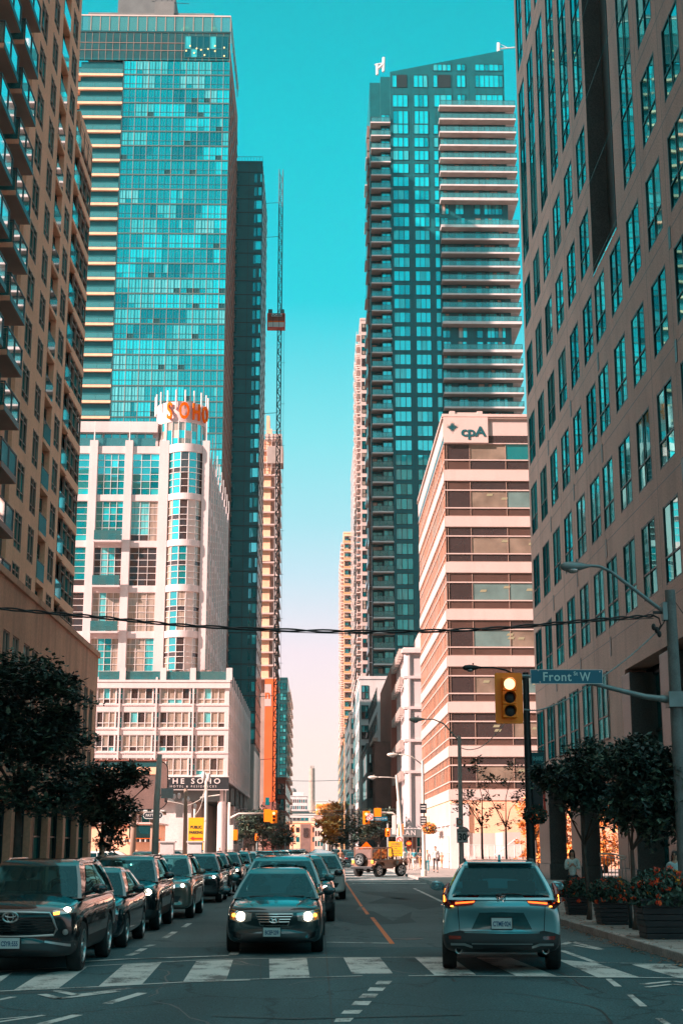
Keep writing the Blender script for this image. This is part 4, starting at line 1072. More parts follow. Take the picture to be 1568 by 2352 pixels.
    # arcade columns
    for y0, y1 in ((81.2, 84.9), (71.5, 74.2), (60.7, 62.7)):
        c = MB(); c.box(X - .05, X + .9, y0, y1, 1.0, 5.1, M['granite_dark']); c.box(X - .1, X + .95, y0 - .05, y1 + .05, .15, 1.0, M['granite_dark']); c.box(X - .08, X + .93, y0 - .03, y1 + .03, 4.2, 4.35, M['granite_dark'])
        c.build('column', root, bevel=.03)
    for y in (59.9, 53.0, 46.2, 39.5):
        c = MB(); c.box(X - .05, X + 1.1, y - .9, y + .7, 1.0, 9.0, M['granite_dark']); c.box(X - .12, X + 1.16, y - .97, y + .77, .15, 1.0, M['granite_dark'])
        c.build('column', root, bevel=.03)
    ar = MB(); ar.box(X + 6, X + 6.3, 60, YF - .4, .15, 5.1, M['granite_dark']); ar.box(X + .9, X + 6.3, 60, YF - .4, 5.1, 5.4, M['granite_dark']); ar.box(X + 1.3, X + 6.2, 59.8, 60.0, .15, 5.1, M['granite_dark'])
    ar.build('arcade_wall', root)
    W.done()
right_tower()
# ================================================================ banded office block with the cpA sign
def cpa():
    X, Y0, Y1 = 11.52, 125.0, 158.0
    root = thing('banded_office_block', 'office block of cream bands and dark glass with a cpA sign at its top', 'building', (26, 141, 0))
    XE = 42; F = FX((X, Y0, 0), (1, 0, 0), (0, -1, 0)); Fs = FX((X, Y0, 0), (0, 1, 0), (-1, 0, 0))
    D = Y1 - Y0; Wd = XE - X; zt = 40.4; m = M['cream']
    b = MB(); b.box(X + .3, XE, Y0 + .3, Y1, 5.6, zt - .2, M['frame_dark'])
    V0 = [1018, 1125, 1231, 1337.5, 1443, 1548, 1652, 1757]     # tops of window groups in the photograph at the front corner
    z_sp = []; ys = lambda v: ZZ(v, Y0, 1030)
    # (top of cream band, bottom of cream band)
    bands = [(1079.5, 1104.5), (1186, 1210), (1291, 1315.5), (1399, 1424), (1506, 1531), (1612, 1637), (1713, 1738), (1813, 1838)]
    levels = []
    prev = ys(1018)
    def both(mb, z0, z1, d, mt, a0=0.0):
        mb.fbox(F, -d, Wd, -.3, d, z0, z1, mt); mb.fbox(Fs, .0, D, -.3, d, z0, z1, mt)
    gb_side = [M['g_copper_reflection'], M['g_copper_reflection'], M['g_office'], M['g_copper_reflection']]
    na = [0, .075, .19, .33, .47, .62, .78, 1.0]; fx = [0, .07, .178, .313, .452, .593, .66, .8, .9, 1.0]
    side_n = 11
    for i, (v1, v0) in enumerate(bands):
        zb1, zb0 = ys(v1), ys(v0)
        both(b, zb0, zb1, .12, m)
        zt_ = prev; zbot = zb1                 # glazing zone between zbot and prev
        h = zt_ - zbot
        if i == 0: lines = [zbot + h * .37]; zones = [(zbot, lines[0], 'd'), (lines[0], zt_, 'w')]
        else: lines = [zbot + h * .235, zbot + h * .735]; zones = [(zbot, lines[0], 'd'), (lines[0], lines[1], 'w'), (lines[1], zt_, 'd')]
        for (a, c, kind) in zones:
            w_ = MB(); f_ = MB()
            fxs = [f for f in fx]
            def pick(ii, jj, kind=kind):
                if kind == 'd': return R.choice([M['g_brown'], M['g_umber']])
                if ii == 0: return M['g_umber']
                return R.choice([M['g_office']] * 5 + [M['g_officeblue']] * 3 + [M['g_umber']] + ([M['g_sky'], M['g_mid']] if i == 0 else []))
            win_geo(w_, f_, F, .12, Wd, a + .02, c - .02, -.02, fxs, [], pick, M['frame_tan'], .05, .05)
            win_geo(w_, f_, Fs, .12, D, a + .02, c - .02, .0, side_n * 2, [], gb_side if kind == 'w' else [M['g_copper_reflection'], M['g_copper_reflection'], M['g_brown']], M['frame_tan'], .04, .05)
            o = w_.build('window_band', root); f_.build('window_frame', o)
            if kind == 'w' and i > 0:
                lt = MB()
                for q in range(3):
                    a0 = R.uniform(2.5, 9) ; zq = c - R.uniform(.35, .8)
                    lt.quad(F(a0, .0, zq - .12), F(a0 + .55, .0, zq - .12), F(a0 + .65, .0, zq + .1), F(a0 + .12, .0, zq + .1), M['ceiling_lamp'])
                lt.build('ceiling_lamp', o)
        for z in lines: both(b, z - .05, z + .05, .07, M['cream'])
        prev = zb0
    # parapet / sign panel
    both(b, ys(1018) + .0, ys(1001), .10, M['g_umber'])
    both(b, ys(1001), zt, .12, m)
    both(b, ys(1018) - .08, ys(1018), .13, M['cream'])
    both(b, zt, zt + .25, .22, m)
    b.box(X - .3, XE, Y0 - .3, Y1, zt - .25, zt - .2, M['concrete'])
    # ground floor
    zg = prev
    b.fbox(F, 0, Wd, -.3, .04, .15, zg, M['precast']); 
    b.build('wall', root)
    sp = MB(); zs0, zs1 = ys(1018) - .02, zt - .1; sp.fbox(F, -.12, P(1119, 990, Y0).x - X, .13, .32, zs0, zs1, M['cream'])
    so_ = sp.build('sign_panel', root)
    text_mesh('cpA', 1.3, M['ink_teal'], parent=so_, origin=(P(1085, 995, Y0).x, Y0 - .34, ZZ(994.5, Y0, 1085)), bold=.03, sx=1.1, extrude=.03, spacing=.98)
    dm = MB(); cx, cz = P(1037.3, 983, Y0).x, ZZ(983.5, Y0, 1037); dx = .126
    rowsd = {4: [0], 3: [-.0], 2: [0], 1: [0]}
    lay = [(4.5, [(0, .3)]), (3.6, [(-1, .3), (0, .45), (1, .3)]), (2.7, [(-1, .55), (0, .85), (1, .55)]), (1.8, [(-4, .3), (-3, .25), (-2, .3), (-1, .9), (0, 1), (1, .9), (2, .3), (3, .3), (4, .3)]),
           (.9, [(-3, .55), (-2, .85), (-1, 1), (0, 1.15), (1, 1), (2, .85), (3, .55), (4, .25), (-4, .25)]), (0, [(-3.7, .5), (-3, .9), (-2, 1), (-1, 1.1), (0, 1.3), (1, 1.1), (2, 1), (3, .9), (3.7, .5)]),
           (-.9, [(-2, .9), (-1, 1.1), (0, 1.25), (1, 1.1), (2, .9), (-3, .4), (3, .4)]), (-1.8, [(-2, .45), (-1, .9), (0, 1.1), (1, .9), (2, .45)]), (-2.7, [(-1, .55), (0, .8), (1, .55)]), (-3.6, [(0, .5)]), (-4.5, [(0, .3)])]
    for rz, cs in lay:
        for cxk, s_ in cs: dm.lathe((cx + cxk * dx, Y0 - .33, cz + rz * dx), [(.001, -.02), (.058 * s_, -.02), (.058 * s_, 0)], M['ink_teal'] if s_ > .45 else M['tan'], n=8, axis='y')
    dm.build('emblem', so_)
    rt = MB()
    for u in (1038, 1101): x = P(u, 950, Y0 + 1).x; rt.box(x - .25, x + .25, Y0 + 1, Y0 + 1.5, zt, zt + .9, M['cream'])
    rt.box(P(1038, 950, Y0 + 1).x, P(1101, 950, Y0 + 1).x, Y0 + 1.1, Y0 + 1.35, zt + .6, zt + .8, M['cream']); rt.build('roof_rig', root)
    # shop front along the street
    s_ = MB(); zg2 = zg + .05
    s_.fbox(Fs, 0, D, -.25, .02, .15, .7, M['frame_white']); s_.fbox(Fs, 0, D, -.25, .18, zg - 2.1, zg - 1.9, M['frame_white']); s_.fbox(Fs, 0, D, -.25, .03, zg - 1.9, zg, M['precast'])
    for k in range(8): a = k * 4.4; s_.fbox(Fs, a, a + .9, -.2, .12, .15, zg - 2.1, M['frame_white'])
    s_.fbox(F, -.12, 1.5, .05, .25, .15, zg - .3, M['frame_white']); s_.fbox(F, 1.5, 5.6, .05, .12, .15, 3.1, M['cream'])
    s_.build('shop_front', root)
    for k in range(7):
        g = MB(); f_ = MB(); win_geo(g, f_, Fs, k * 4.4 + .95, k * 4.4 + 4.35, .72, zg - 2.15, -.05, 3, [.25, .75], [M['g_warm'], M['g_copper_reflection'], M['g_office']], M['frame_white'], .08, .08)
        o = g.build('shop_window', root); f_.build('window_frame', o)
    a = MB(); a.fbox(Fs, 7.8, 12.5, .19, .95, 3.35, 3.5, M['frame_white'])
    for k in range(9): a.lathe((X - .75, Y0 + 8 + k * .55, 3.3), [(.001, -.16), (.17, 0), (.17, .1)], M['frame_white'], n=8)
    a.build('awning', root)
    p = MB(); x0, x1 = P(1041, 1940, Y0 - .3).x, P(1072, 1940, Y0 - .3).x; p.box(x0, x1, Y0 - .22, Y0 - .13, 1.9, 4.0, M['orange']); po = p.build('poster_panel', root)
    c = MB(); c.lathe((x1 - .3, Y0 - .24, 3.1), [(.55, -.01), (.42, -.01), (.42, 0), (.55, 0)], M['sign_white'], n=20, axis='y'); c.build('poster_ring', po)
    text_mesh('PUBLIC', .26, M['sign_white'], parent=po, origin=(x0 + .45, Y0 - .24, 3.75))
cpa()
# ================================================================ street signs fixed to the shop: built with the street furniture
# ================================================================ right condo tower with balconies
def right_condo():
    Y0 = 270.0; XL_, XR_ = 14.7, 38.7
    root = thing('balcony_condo_tower', 'dark teal condo tower with long pale balcony slabs and a sloping roof line', 'building', (26, 288, 0))
    F = FX((0, Y0, 0), (1, 0, 0), (0, -1, 0)); FH = 2.98
    b = MB()
    b.box(XL_, XR_, Y0, 300, 0, 158.5, M['panel_deep'])
    b.xprism([(XL_, 158.5), (XR_, 158.5), (XR_, 166.3), (XL_, 161.0)], Y0, 300, M['panel_deep'])
    zf = ZZ(312, Y0, 1000)              # top of regular storeys
    # left recess stack body and far left flank
    b.box(XL_ - 2.0, XL_ + .1, Y0 + 1.0, 299, 0, 160.4, M['panel_deep']); b.box(XL_ - 4.2, XL_ - 1.9, Y0 + 2.2, 299, 0, 159.7, M['panel_deep'])
    for k in range(14): x = XL_ + .8 + k * 1.75; b.fbox(F, x - .02, x + .02, .0, .03, 10, 160.5, M['frame_dark'])
    b.build('wall', root)
    W = Wins(root, 97)
    xs_ = lambda u: P(u, 600, Y0).x
    colA = (xs_(903.5), xs_(941)); colB = (xs_(953), xs_(988)); colC = (xs_(999), xs_(1011))
    z = zf; k = 0
    gset = [M['g_sky']] * 6 + [M['g_mid']] * 2 + [M['g_pale']]
    while z > 14:
        z0 = z + .35; z1 = z + FH - .35
        W.add(F, colA[0], colA[1], z0, z1, .03, 3, [], lambda i, j: M['g_pale'] if i == 0 and R.random() < .5 else R.choice(gset), M['frame_dark'], .1, .06)
        W.add(F, colB[0], colB[1], z0, z1, .03, 3, [], gset, M['frame_dark'], .1, .06)
        W.add(F, colC[0], colC[1], z0, z1, .03, 1, [], gset, M['frame_dark'], .1, .06)
        z -= FH
    # top storeys
    for (u0, u1, v0, v1, n) in ((993, 1035, 147, 163, 4), (1047, 1068, 147, 163, 2), (1089, 1154, 147, 163, 6), (899, 911, 172, 201, 1), (948, 981, 172, 201, 3), (993, 1004, 172, 201, 1), (1047, 1068, 172, 201, 2), (1089, 1154, 172, 201, 6), (900, 936, 217, 246, 3), (949, 982, 217, 246, 3), (995, 1037, 217, 246, 3), (1048, 1068, 217, 246, 2), (1090, 1154, 217, 246, 5), (901, 937, 254, 285, 3), (950, 983, 254, 285, 3)):
        W.add(F, P(u0, v0, Y0).x, P(u1, v0, Y0).x, ZZ(v1, Y0, u0), ZZ(v0, Y0, u0), .03, n, [], gset, M['frame_dark'], .1, .06)
    d_ = MB()
    for (u0, u1) in ((912, 934), (1006, 1034)): d_.fbox(F, P(u0, 186, Y0).x, P(u1, 186, Y0).x, .03, .09, ZZ(201, Y0, u0), ZZ(172, Y0, u0), M['frame_dark'])
    d_.build('louvre_panel', root)
    # long balconies on the right with glass balustrades
    xb0, xb1 = xs_(1012) , XR_ + 1.9
    z = zf + FH * 2; k = 0
    while z > ZZ(945, Y0, 1100) - 3:
        gap = k in (8, 17)
        if not gap:
            s_ = MB(); th = .34 if k not in (7, 9, 16, 18) else .55
            s_.box(xb0, xb1, Y0 - 2.1, Y0 - .002, z - th, z, M['concrete_pale']); s_.box(XR_ + .002, xb1, Y0 - .002, Y0 + 14, z - th, z, M['concrete_pale'])
            s_.box(xb0 + .05, xb1 - .05, Y0 - 2.05, Y0 - .05, z - th - .04, z - th - .002, M['soffit'])
            o = s_.build('balcony', root)
            g = MB(); g.box(xb0 + .1, xb1 - .05, Y0 - 2.05, Y0 - 2.02, z + .05, z + 1.05, M['g_rail']); g.box(xb1 - .08, xb1 - .05, Y0 - 2.0, Y0 + 13, z + .05, z + 1.05, M['g_rail'])
            for q in range(13): x = xb0 + .1 + (xb1 - xb0 - .2) * q / 12; g.box(x - .02, x + .02, Y0 - 2.08, Y0 - 2.03, z, z + 1.1, M['rail_dark'])
            g.box(xb0 + .05, xb1, Y0 - 2.09, Y0 - 2.01, z + 1.07, z + 1.12, M['rail_dark']); g.build('railing', o)
        # doors and windows behind
        if k > 1:
            for (u0, u1, n) in ((1013, 1031, 2), (1047, 1068, 2), (1090, 1105, 1), (1112, 1155, 5)):
                sh = R.uniform(-2, 2)
                W.add(F, xs_(u0 + sh), xs_(u1 + sh), z + .12, z + FH - .55, .03, n, [], [M['g_sky'], M['g_mid'], M['g_sky'], M['g_warm'], M['g_deep']], M['frame_dark'], .1, .06)
        z -= FH; k += 1
    # small balconies on the left recess
    z = zf + FH; k = 0; xs0, xs1 = XL_ - 4.1, XL_ + .0
    while z > 12:
        s_ = MB(); s_.box(xs0, xs1, Y0 - .3, Y0 + 2.6, z - .25, z, M['concrete_pale']); s_.box(xs0 + .03, xs1 - .03, Y0 - .25, Y0 + 2.5, z - .29, z - .251, M['soffit'])
        if k % 3 == 0: s_.box(xs0 - .06, xs0 - .001, Y0 - .3, Y0 + 26, z - .25, z + .05, M['concrete_pale'])
        o = s_.build('balcony', root); g = MB()
        g.box(xs0 + .04, xs1 - .04, Y0 - .26, Y0 - .23, z + .05, z + 1.05, M['g_rail']); g.box(xs0 + .04, xs0 + .07, Y0 - .2, Y0 + 2.2, z + .05, z + 1.05, M['g_rail'])
        for q in range(4): x = xs0 + .05 + (xs1 - xs0 - .1) * q / 3; g.box(x - .025, x + .025, Y0 - .3, Y0 - .24, z, z + 1.1, M['rail_dark'])
        g.box(xs0, xs1, Y0 - .3, Y0 - .22, z + 1.06, z + 1.11, M['rail_dark']); g.build('railing', o)
        F1 = FX((0, Y0 + 1.0, 0), (1, 0, 0), (0, -1, 0)); F2 = FX((0, Y0 + 2.2, 0), (1, 0, 0), (0, -1, 0))
        W.add(F1, XL_ - 1.95, XL_ - .1, z + .1, z + FH - .6, .03, 2, [], [M['g_mid'], M['g_sky']], M['frame_dark'], .1, .06)
        W.add(F2, XL_ - 4.1, XL_ - 2.1, z + .1, z + FH - .6, .03, 2, [], [M['g_warm'], M['g_mid'], M['g_deep']], M['frame_dark'], .1, .06)
        z -= FH; k += 1
    # left flank seen almost edge on: staggered slab ends
    fl = MB()
    z = 150; k = 0
    while z > 8:
        y0 = Y0 + 4 + (k % 3) * 7; fl.box(XL_ - 4.75, XL_ - 4.2, y0, y0 + 6, z - .25, z + .02, M['cream']); fl.box(XL_ - 4.75, XL_ - 4.7, y0, y0 + 6, z + .03, z + 1.0, M['g_rail']); z -= FH; k += 1
        fl.box(XL_ - 4.78, XL_ - 4.3, Y0 + 2.3, Y0 + 3.6, z, z + FH - .3, M['brick_brown'])
    fl.build('flank_balcony', root)
    W.done(False)
    cr_ = MB(); wm = M['frame_white']
    p = [P(u, v, Y0 + 5) for u, v in ((864, 172), (865, 148), (878, 133), (880, 160), (866, 160))]
    cr_.tube([P(866, 172, Y0 + 5), P(866, 147, Y0 + 5)], .3, wm, 6); cr_.tube([P(866, 160, Y0 + 5), P(881, 146, Y0 + 5)], .3, wm, 6); cr_.tube([P(880, 165, Y0 + 5), P(881, 132, Y0 + 5)], .3, wm, 6); cr_.tube([P(860, 149, Y0 + 5), P(876, 146, Y0 + 5)], .18, wm, 6)
    cr_.build('roof_crane', root)
    c2_ = MB(); c2_.tube([P(1144, 118, Y0 + 3), P(1144, 99, Y0 + 3)], .35, wm, 6); c2_.tube([P(1146, 112, Y0 + 3), P(1182, 109, Y0 + 3)], .14, wm, 6); c2_.tube([P(1145, 100, Y0 + 3), P(1166, 110, Y0 + 3)], .06, wm, 5); c2_.build('window_cleaning_davit', root)
right_condo()
# ================================================================ farther buildings along the street
def slab_tower(name, label, u0, u1, vtop, Y0, depth, side, m, FH=3.0, gl=None, vbase=None, balc=True, corner=None):
    """tower whose front spans u0..u1 at distance Y0; side +1: its street flank is on its left (building on the right)"""
    xa, xb = P(u0, vtop, Y0).x, P(u1, vtop, Y0).x; zt = ZZ(vtop, Y0, (u0 + u1) / 2)
    root = thing(name, label, 'building', ((xa + xb) / 2, Y0 + depth / 2, 0))
    F = FX((0, Y0, 0), (1, 0, 0), (0, -1, 0)); b = MB()
    ext = 14
    x0, x1 = (xa, xb + ext) if side > 0 else (xa - ext, xb)
    b.box(x0, x1, Y0, Y0 + depth, 0, zt, m); b.box(x0 - .1, x1 + .1, Y0 - .1, Y0 + depth, zt, zt + .5, m); b.build('wall', root)
    gl = gl or [M['g_warm'], M['g_umber'], M['g_deep']]
    W = Wins(root, 60); z = zt - FH - .6
    xf = x0 if side > 0 else x1; Fs = FX((xf, 0, 0), (0, 1, 0), (-side, 0, 0))
    while z > 5:
        n = max(1, int((xb - xa) / 2.2)); w_ = (xb - xa) / n
        for i in range(n): W.add(F, xa + i * w_ + .3, xa + (i + 1) * w_ - .3, z + .6, z + FH - .4, .03, 2, [.5], gl, M['frame_dark'], .1, .05)
        for q in range(int(depth / 4)): W.add(Fs, Y0 + q * 4 + .8, Y0 + q * 4 + 3, z + .6, z + FH - .4, .03, 1, [], gl, None, .1, .05)
        z -= FH
    W.done(False)
    if balc:
        bb = MB(); z = zt - FH - .8; k = 0
        while z > 6:
            xo = xf - side * .9; a, c = min(xf, xo), max(xf, xo)
            for q in range(int(depth / 7)): y = Y0 + .6 + q * 7; bb.box(a, c, y, y + 4.5, z, z + .22, M['cream']); bb.box(a if side > 0 else c - .05, a + .05 if side > 0 else c, y, y + 4.5, z + .23, z + 1.05, M['cream'])
            if balc == 2:
                bb.box(x0, x0 + 2.2, Y0 - 1.0, Y0 - .002, z, z + .22, M['cream']); bb.box(x0, x0 + 2.2, Y0 - 1.0, Y0 - .95, z + .23, z + 1.05, M['tan'])
            z -= FH; k += 1
        tag(bb.build('balcony', root), kind='stuff')
    return root
slab_tower('cream_condo_tower', 'pale cream tower with stacked white balconies just left of the dark teal condo', 827, 848, 735, 330, 40, 1, M['cream'], balc=1)
slab_tower('pink_slab_tower', 'pink concrete tower with an open frame at its roof, left of the cream balcony tower', 812, 832, 1030, 420, 40, 1, M['cream'], balc=0)
slab_tower('tan_balcony_tower', 'tan tower of small square balconies, farthest of the tall towers on the right', 789, 812, 1225, 480, 60, 1, M['precast'], balc=2)
slab_tower('white_midrise', 'white midrise with bowed glass bay low down in front of the condo towers', 825, 850, 1560, 230, 40, 1, M['concrete_pale'], FH=3.2, gl=[M['g_umber'], M['g_deep'], M['g_pale']], balc=0)
slab_tower('grey_shopfront_block', 'narrow grey block with vertical fins low on the right side of the street', 803, 826, 1640, 330, 60, 1, M['concrete_dark'], FH=3.4, balc=0)
slab_tower('cream_lowrise', 'low cream building at the far right end of the street', 790, 806, 1700, 420, 120, 1, M['tan'], FH=3.5, balc=0)
slab_tower('dark_warehouse', 'dark grey warehouse with tall narrow windows below the condo tower', 842, 872, 1715, 205, 50, 1, M['grey_wall'], FH=3.6, gl=[M['g_umber'], M['g_dark']], balc=0)
slab_tower('glazed_corner_tower', 'grey green glazed tower right of the orange cladding on the left side', 640, 660, 1560, 420, 60, -1, M['panel_teal'], FH=3.1, gl=[M['g_pale'], M['g_deep'], M['g_mid']], balc=1)
slab_tower('red_brick_lowrise', 'low red brick building at the foot of the hoist mast', 634, 656, 1790, 345, 60, -1, M['brick_red'], FH=3.6, balc=0)
# open roof frame of the pink tower
def brick_block():
    Y0 = 192.0; X0, X1 = P(889, 1530, Y0).x, P(921, 1530, Y0).x
    zt = ZZ(1532, Y0, 905)
    root = thing('brown_brick_building', 'plain dark red brick building between the condo tower and the pink corner building', 'building', (X0 + 5, Y0 + 15, 0))
    b = MB(); b.box(X0 + .5, X1 + 8, Y0, Y0 + 34, 0, zt, M['brick_red']); b.box(X0 - 1.2, X0 + .5, Y0 + 3, Y0 + 40, 0, zt * .62, M['brick_brown']); b.build('wall', root)
    W = Wins(root, 60); Fs = FX((X0 - 1.2, 0, 0), (0, 1, 0), (-1, 0, 0))
    for k in range(6):
        for q in range(8): W.add(Fs, Y0 + 4 + q * 4.2, Y0 + 6.4 + q * 4.2, 4 + k * 3.4, 6.4 + k * 3.4, .03, 1, [.5], [M['g_umber'], M['g_deep']], M['frame_dark'], .12, .06)
    W.done(False)
    f = MB()
    for k in range(7): f.box(X0 - 1.6, X0 - 1.2, Y0 + 3 + k * 4.2, Y0 + 3.5 + k * 4.2, 3, zt * .62, M['brick_brown'])
    f.box(X0 - 1.9, X0 - 1.2, Y0 + 2.8, Y0 + 38, zt * .62, zt * .62 + .5, M['concrete']); f.build('pier', root)
brick_block()
def pink_corner():
    Y0 = 172.0; X0 = P(930, 1500, Y0).x; zt = ZZ(1500, Y0, 945); XE = X0 + 16
    root = thing('pink_corner_building', 'six storey pink stone corner building with cornices and paired windows, left of the banded block', 'building', (X0 + 8, Y0 + 10, 0))
    F = FX((X0, Y0, 0), (1, 0, 0), (0, -1, 0)); Fs = FX((X0, Y0, 0), (0, 1, 0), (-1, 0, 0)); m = M['soho']
    b = MB(); b.box(X0 + .25, XE, Y0 + .25, Y0 + 20, 0, zt, M['grey_wall'])
    vt = [(1515, 1550), (1563, 1590), (1597, 1624), (1651, 1680), (1689, 1715), (1736, 1775), (1800, 1850)]
    zr = [ZZ(v, Y0, 950) for v in (1490, 1555, 1625, 1700, 1772, 1850)]
    W = Wins(root, 70); rows = [(zr[i + 1] + .9, zr[i] - .7) for i in range(5)]
    wall_grid(b, F, 0, XE - X0, 3.4, zt, [(2.0 + k * 3.0, 4.2 + k * 3.0) for k in range(4)], sorted(rows), m, .25)
    sc_ = [(1.6 + k * 2.6, 3.1 + k * 2.6) for k in range(7)]
    wall_grid(b, Fs, .25, 20, 3.4, zt, sc_, sorted(rows), m, .25)
    for a0, a1 in [(2.0 + k * 3.0, 4.2 + k * 3.0) for k in range(4)]:
        for r0, r1 in rows: W.add(F, a0, a1, r0, r1, -.15, 2, [.5], [M['g_warm'], M['g_umber'], M['g_umber'], M['g_brown']], M['frame_white'], .1, .08)
    for a0, a1 in sc_:
        for r0, r1 in rows: W.add(Fs, a0, a1, r0, r1, -.15, 1, [.5], [M['g_warm'], M['g_umber']], M['frame_white'], .1, .08)
    for i, z in enumerate(zr[:-1]):
        b.fbox(F, -.2, XE - X0, .002, .25, z - .2, z + .12, m); b.fbox(Fs, .0, 20, .002, .25, z - .2, z + .12, m)
        for k in range(8): b.fbox(Fs, .4 + k * 2.5, 1.1 + k * 2.5, .251, .75, z - .9, z + .05, M['soffit'])
    b.lathe((X0 + .4, Y0 + .3, 0), [(.55, 3.4), (.55, zt + .2)], m, n=14)
    b.fbox(F, -.4, XE - X0, -.3, .45, zt, zt + .45, m); b.fbox(Fs, 0, 20, -.3, .45, zt, zt + .45, m)
    b.fbox(F, 0, XE - X0, -.2, .05, 0.15, 3.4, M['brick_brown']); b.fbox(Fs, 0, 20, -.2, .05, .15, 3.4, M['brick_brown'])
    b.build('wall', root); W.done()
    t = MB(); t.box(X0 + 2, XE, Y0 + 2, Y0 + 14, zt + .45, zt + 3.2, M['cream'])
    for k in range(5): t.box(X0 + 2.5 + k * .8, X0 + 2.9 + k * .8, Y0 + 1.9, Y0 + 1.99, zt + .8, zt + 2.9, M['frame_tan'])
    t.build('roof_terrace', root)
    # long awning board with lettering
    s_ = MB(); yb = Y0 - 4.4; s_.box(P(895, 1900, yb).x, P(960, 1900, yb).x + 3, yb - .05, yb + .2, ZZ(1922, yb, 930), ZZ(1905, yb, 930), M['grey_wall'])
    for k in range(40): s_.lathe((P(899, 1900, yb).x + k * .16, yb, ZZ(1904, yb, 930) + .05), [(.001, .09), (.06, .03), (.06, -.05)], M['frame_white'], n=5)
    s_.box(P(895, 1900, yb).x, P(960, 1900, yb).x + 3, yb + .2, Y0 - .1, ZZ(1906, yb, 930), ZZ(1905, yb, 930), M['grey_wall']); o = s_.build('fascia_sign', root)
    text_mesh('OLAN', .78, M['frame_white'], parent=o, origin=(P(930, 1900, yb).x, yb - .07, ZZ(1913.5, yb, 930)), spacing=1.25, bold=.01)
    n = MB(); n.box(P(933, 1940, Y0).x, P(944, 1940, Y0).x, Y0 - .2, Y0 - .08, 1.6, 2.8, M['brick_red']); n.blob((P(938, 1940, Y0).x, Y0 - .3, 2.4), (.28, .05, .2), M['lamp_red'], 10, 6); n.build('open_lamp', root)
    for (u0, u1) in ((925, 947), (955, 975)):
        w_ = MB(); win_geo(w_, w_, FX((0, Y0, 0), (1, 0, 0), (0, -1, 0)), P(u0, 1940, Y0).x, P(u1, 1940, Y0).x, .8, 3.2, .07, 2, [.5], [M['g_umber'], M['g_deep']], M['frame_white'], .1, .06); w_.build('shop_window', root)
pink_corner()
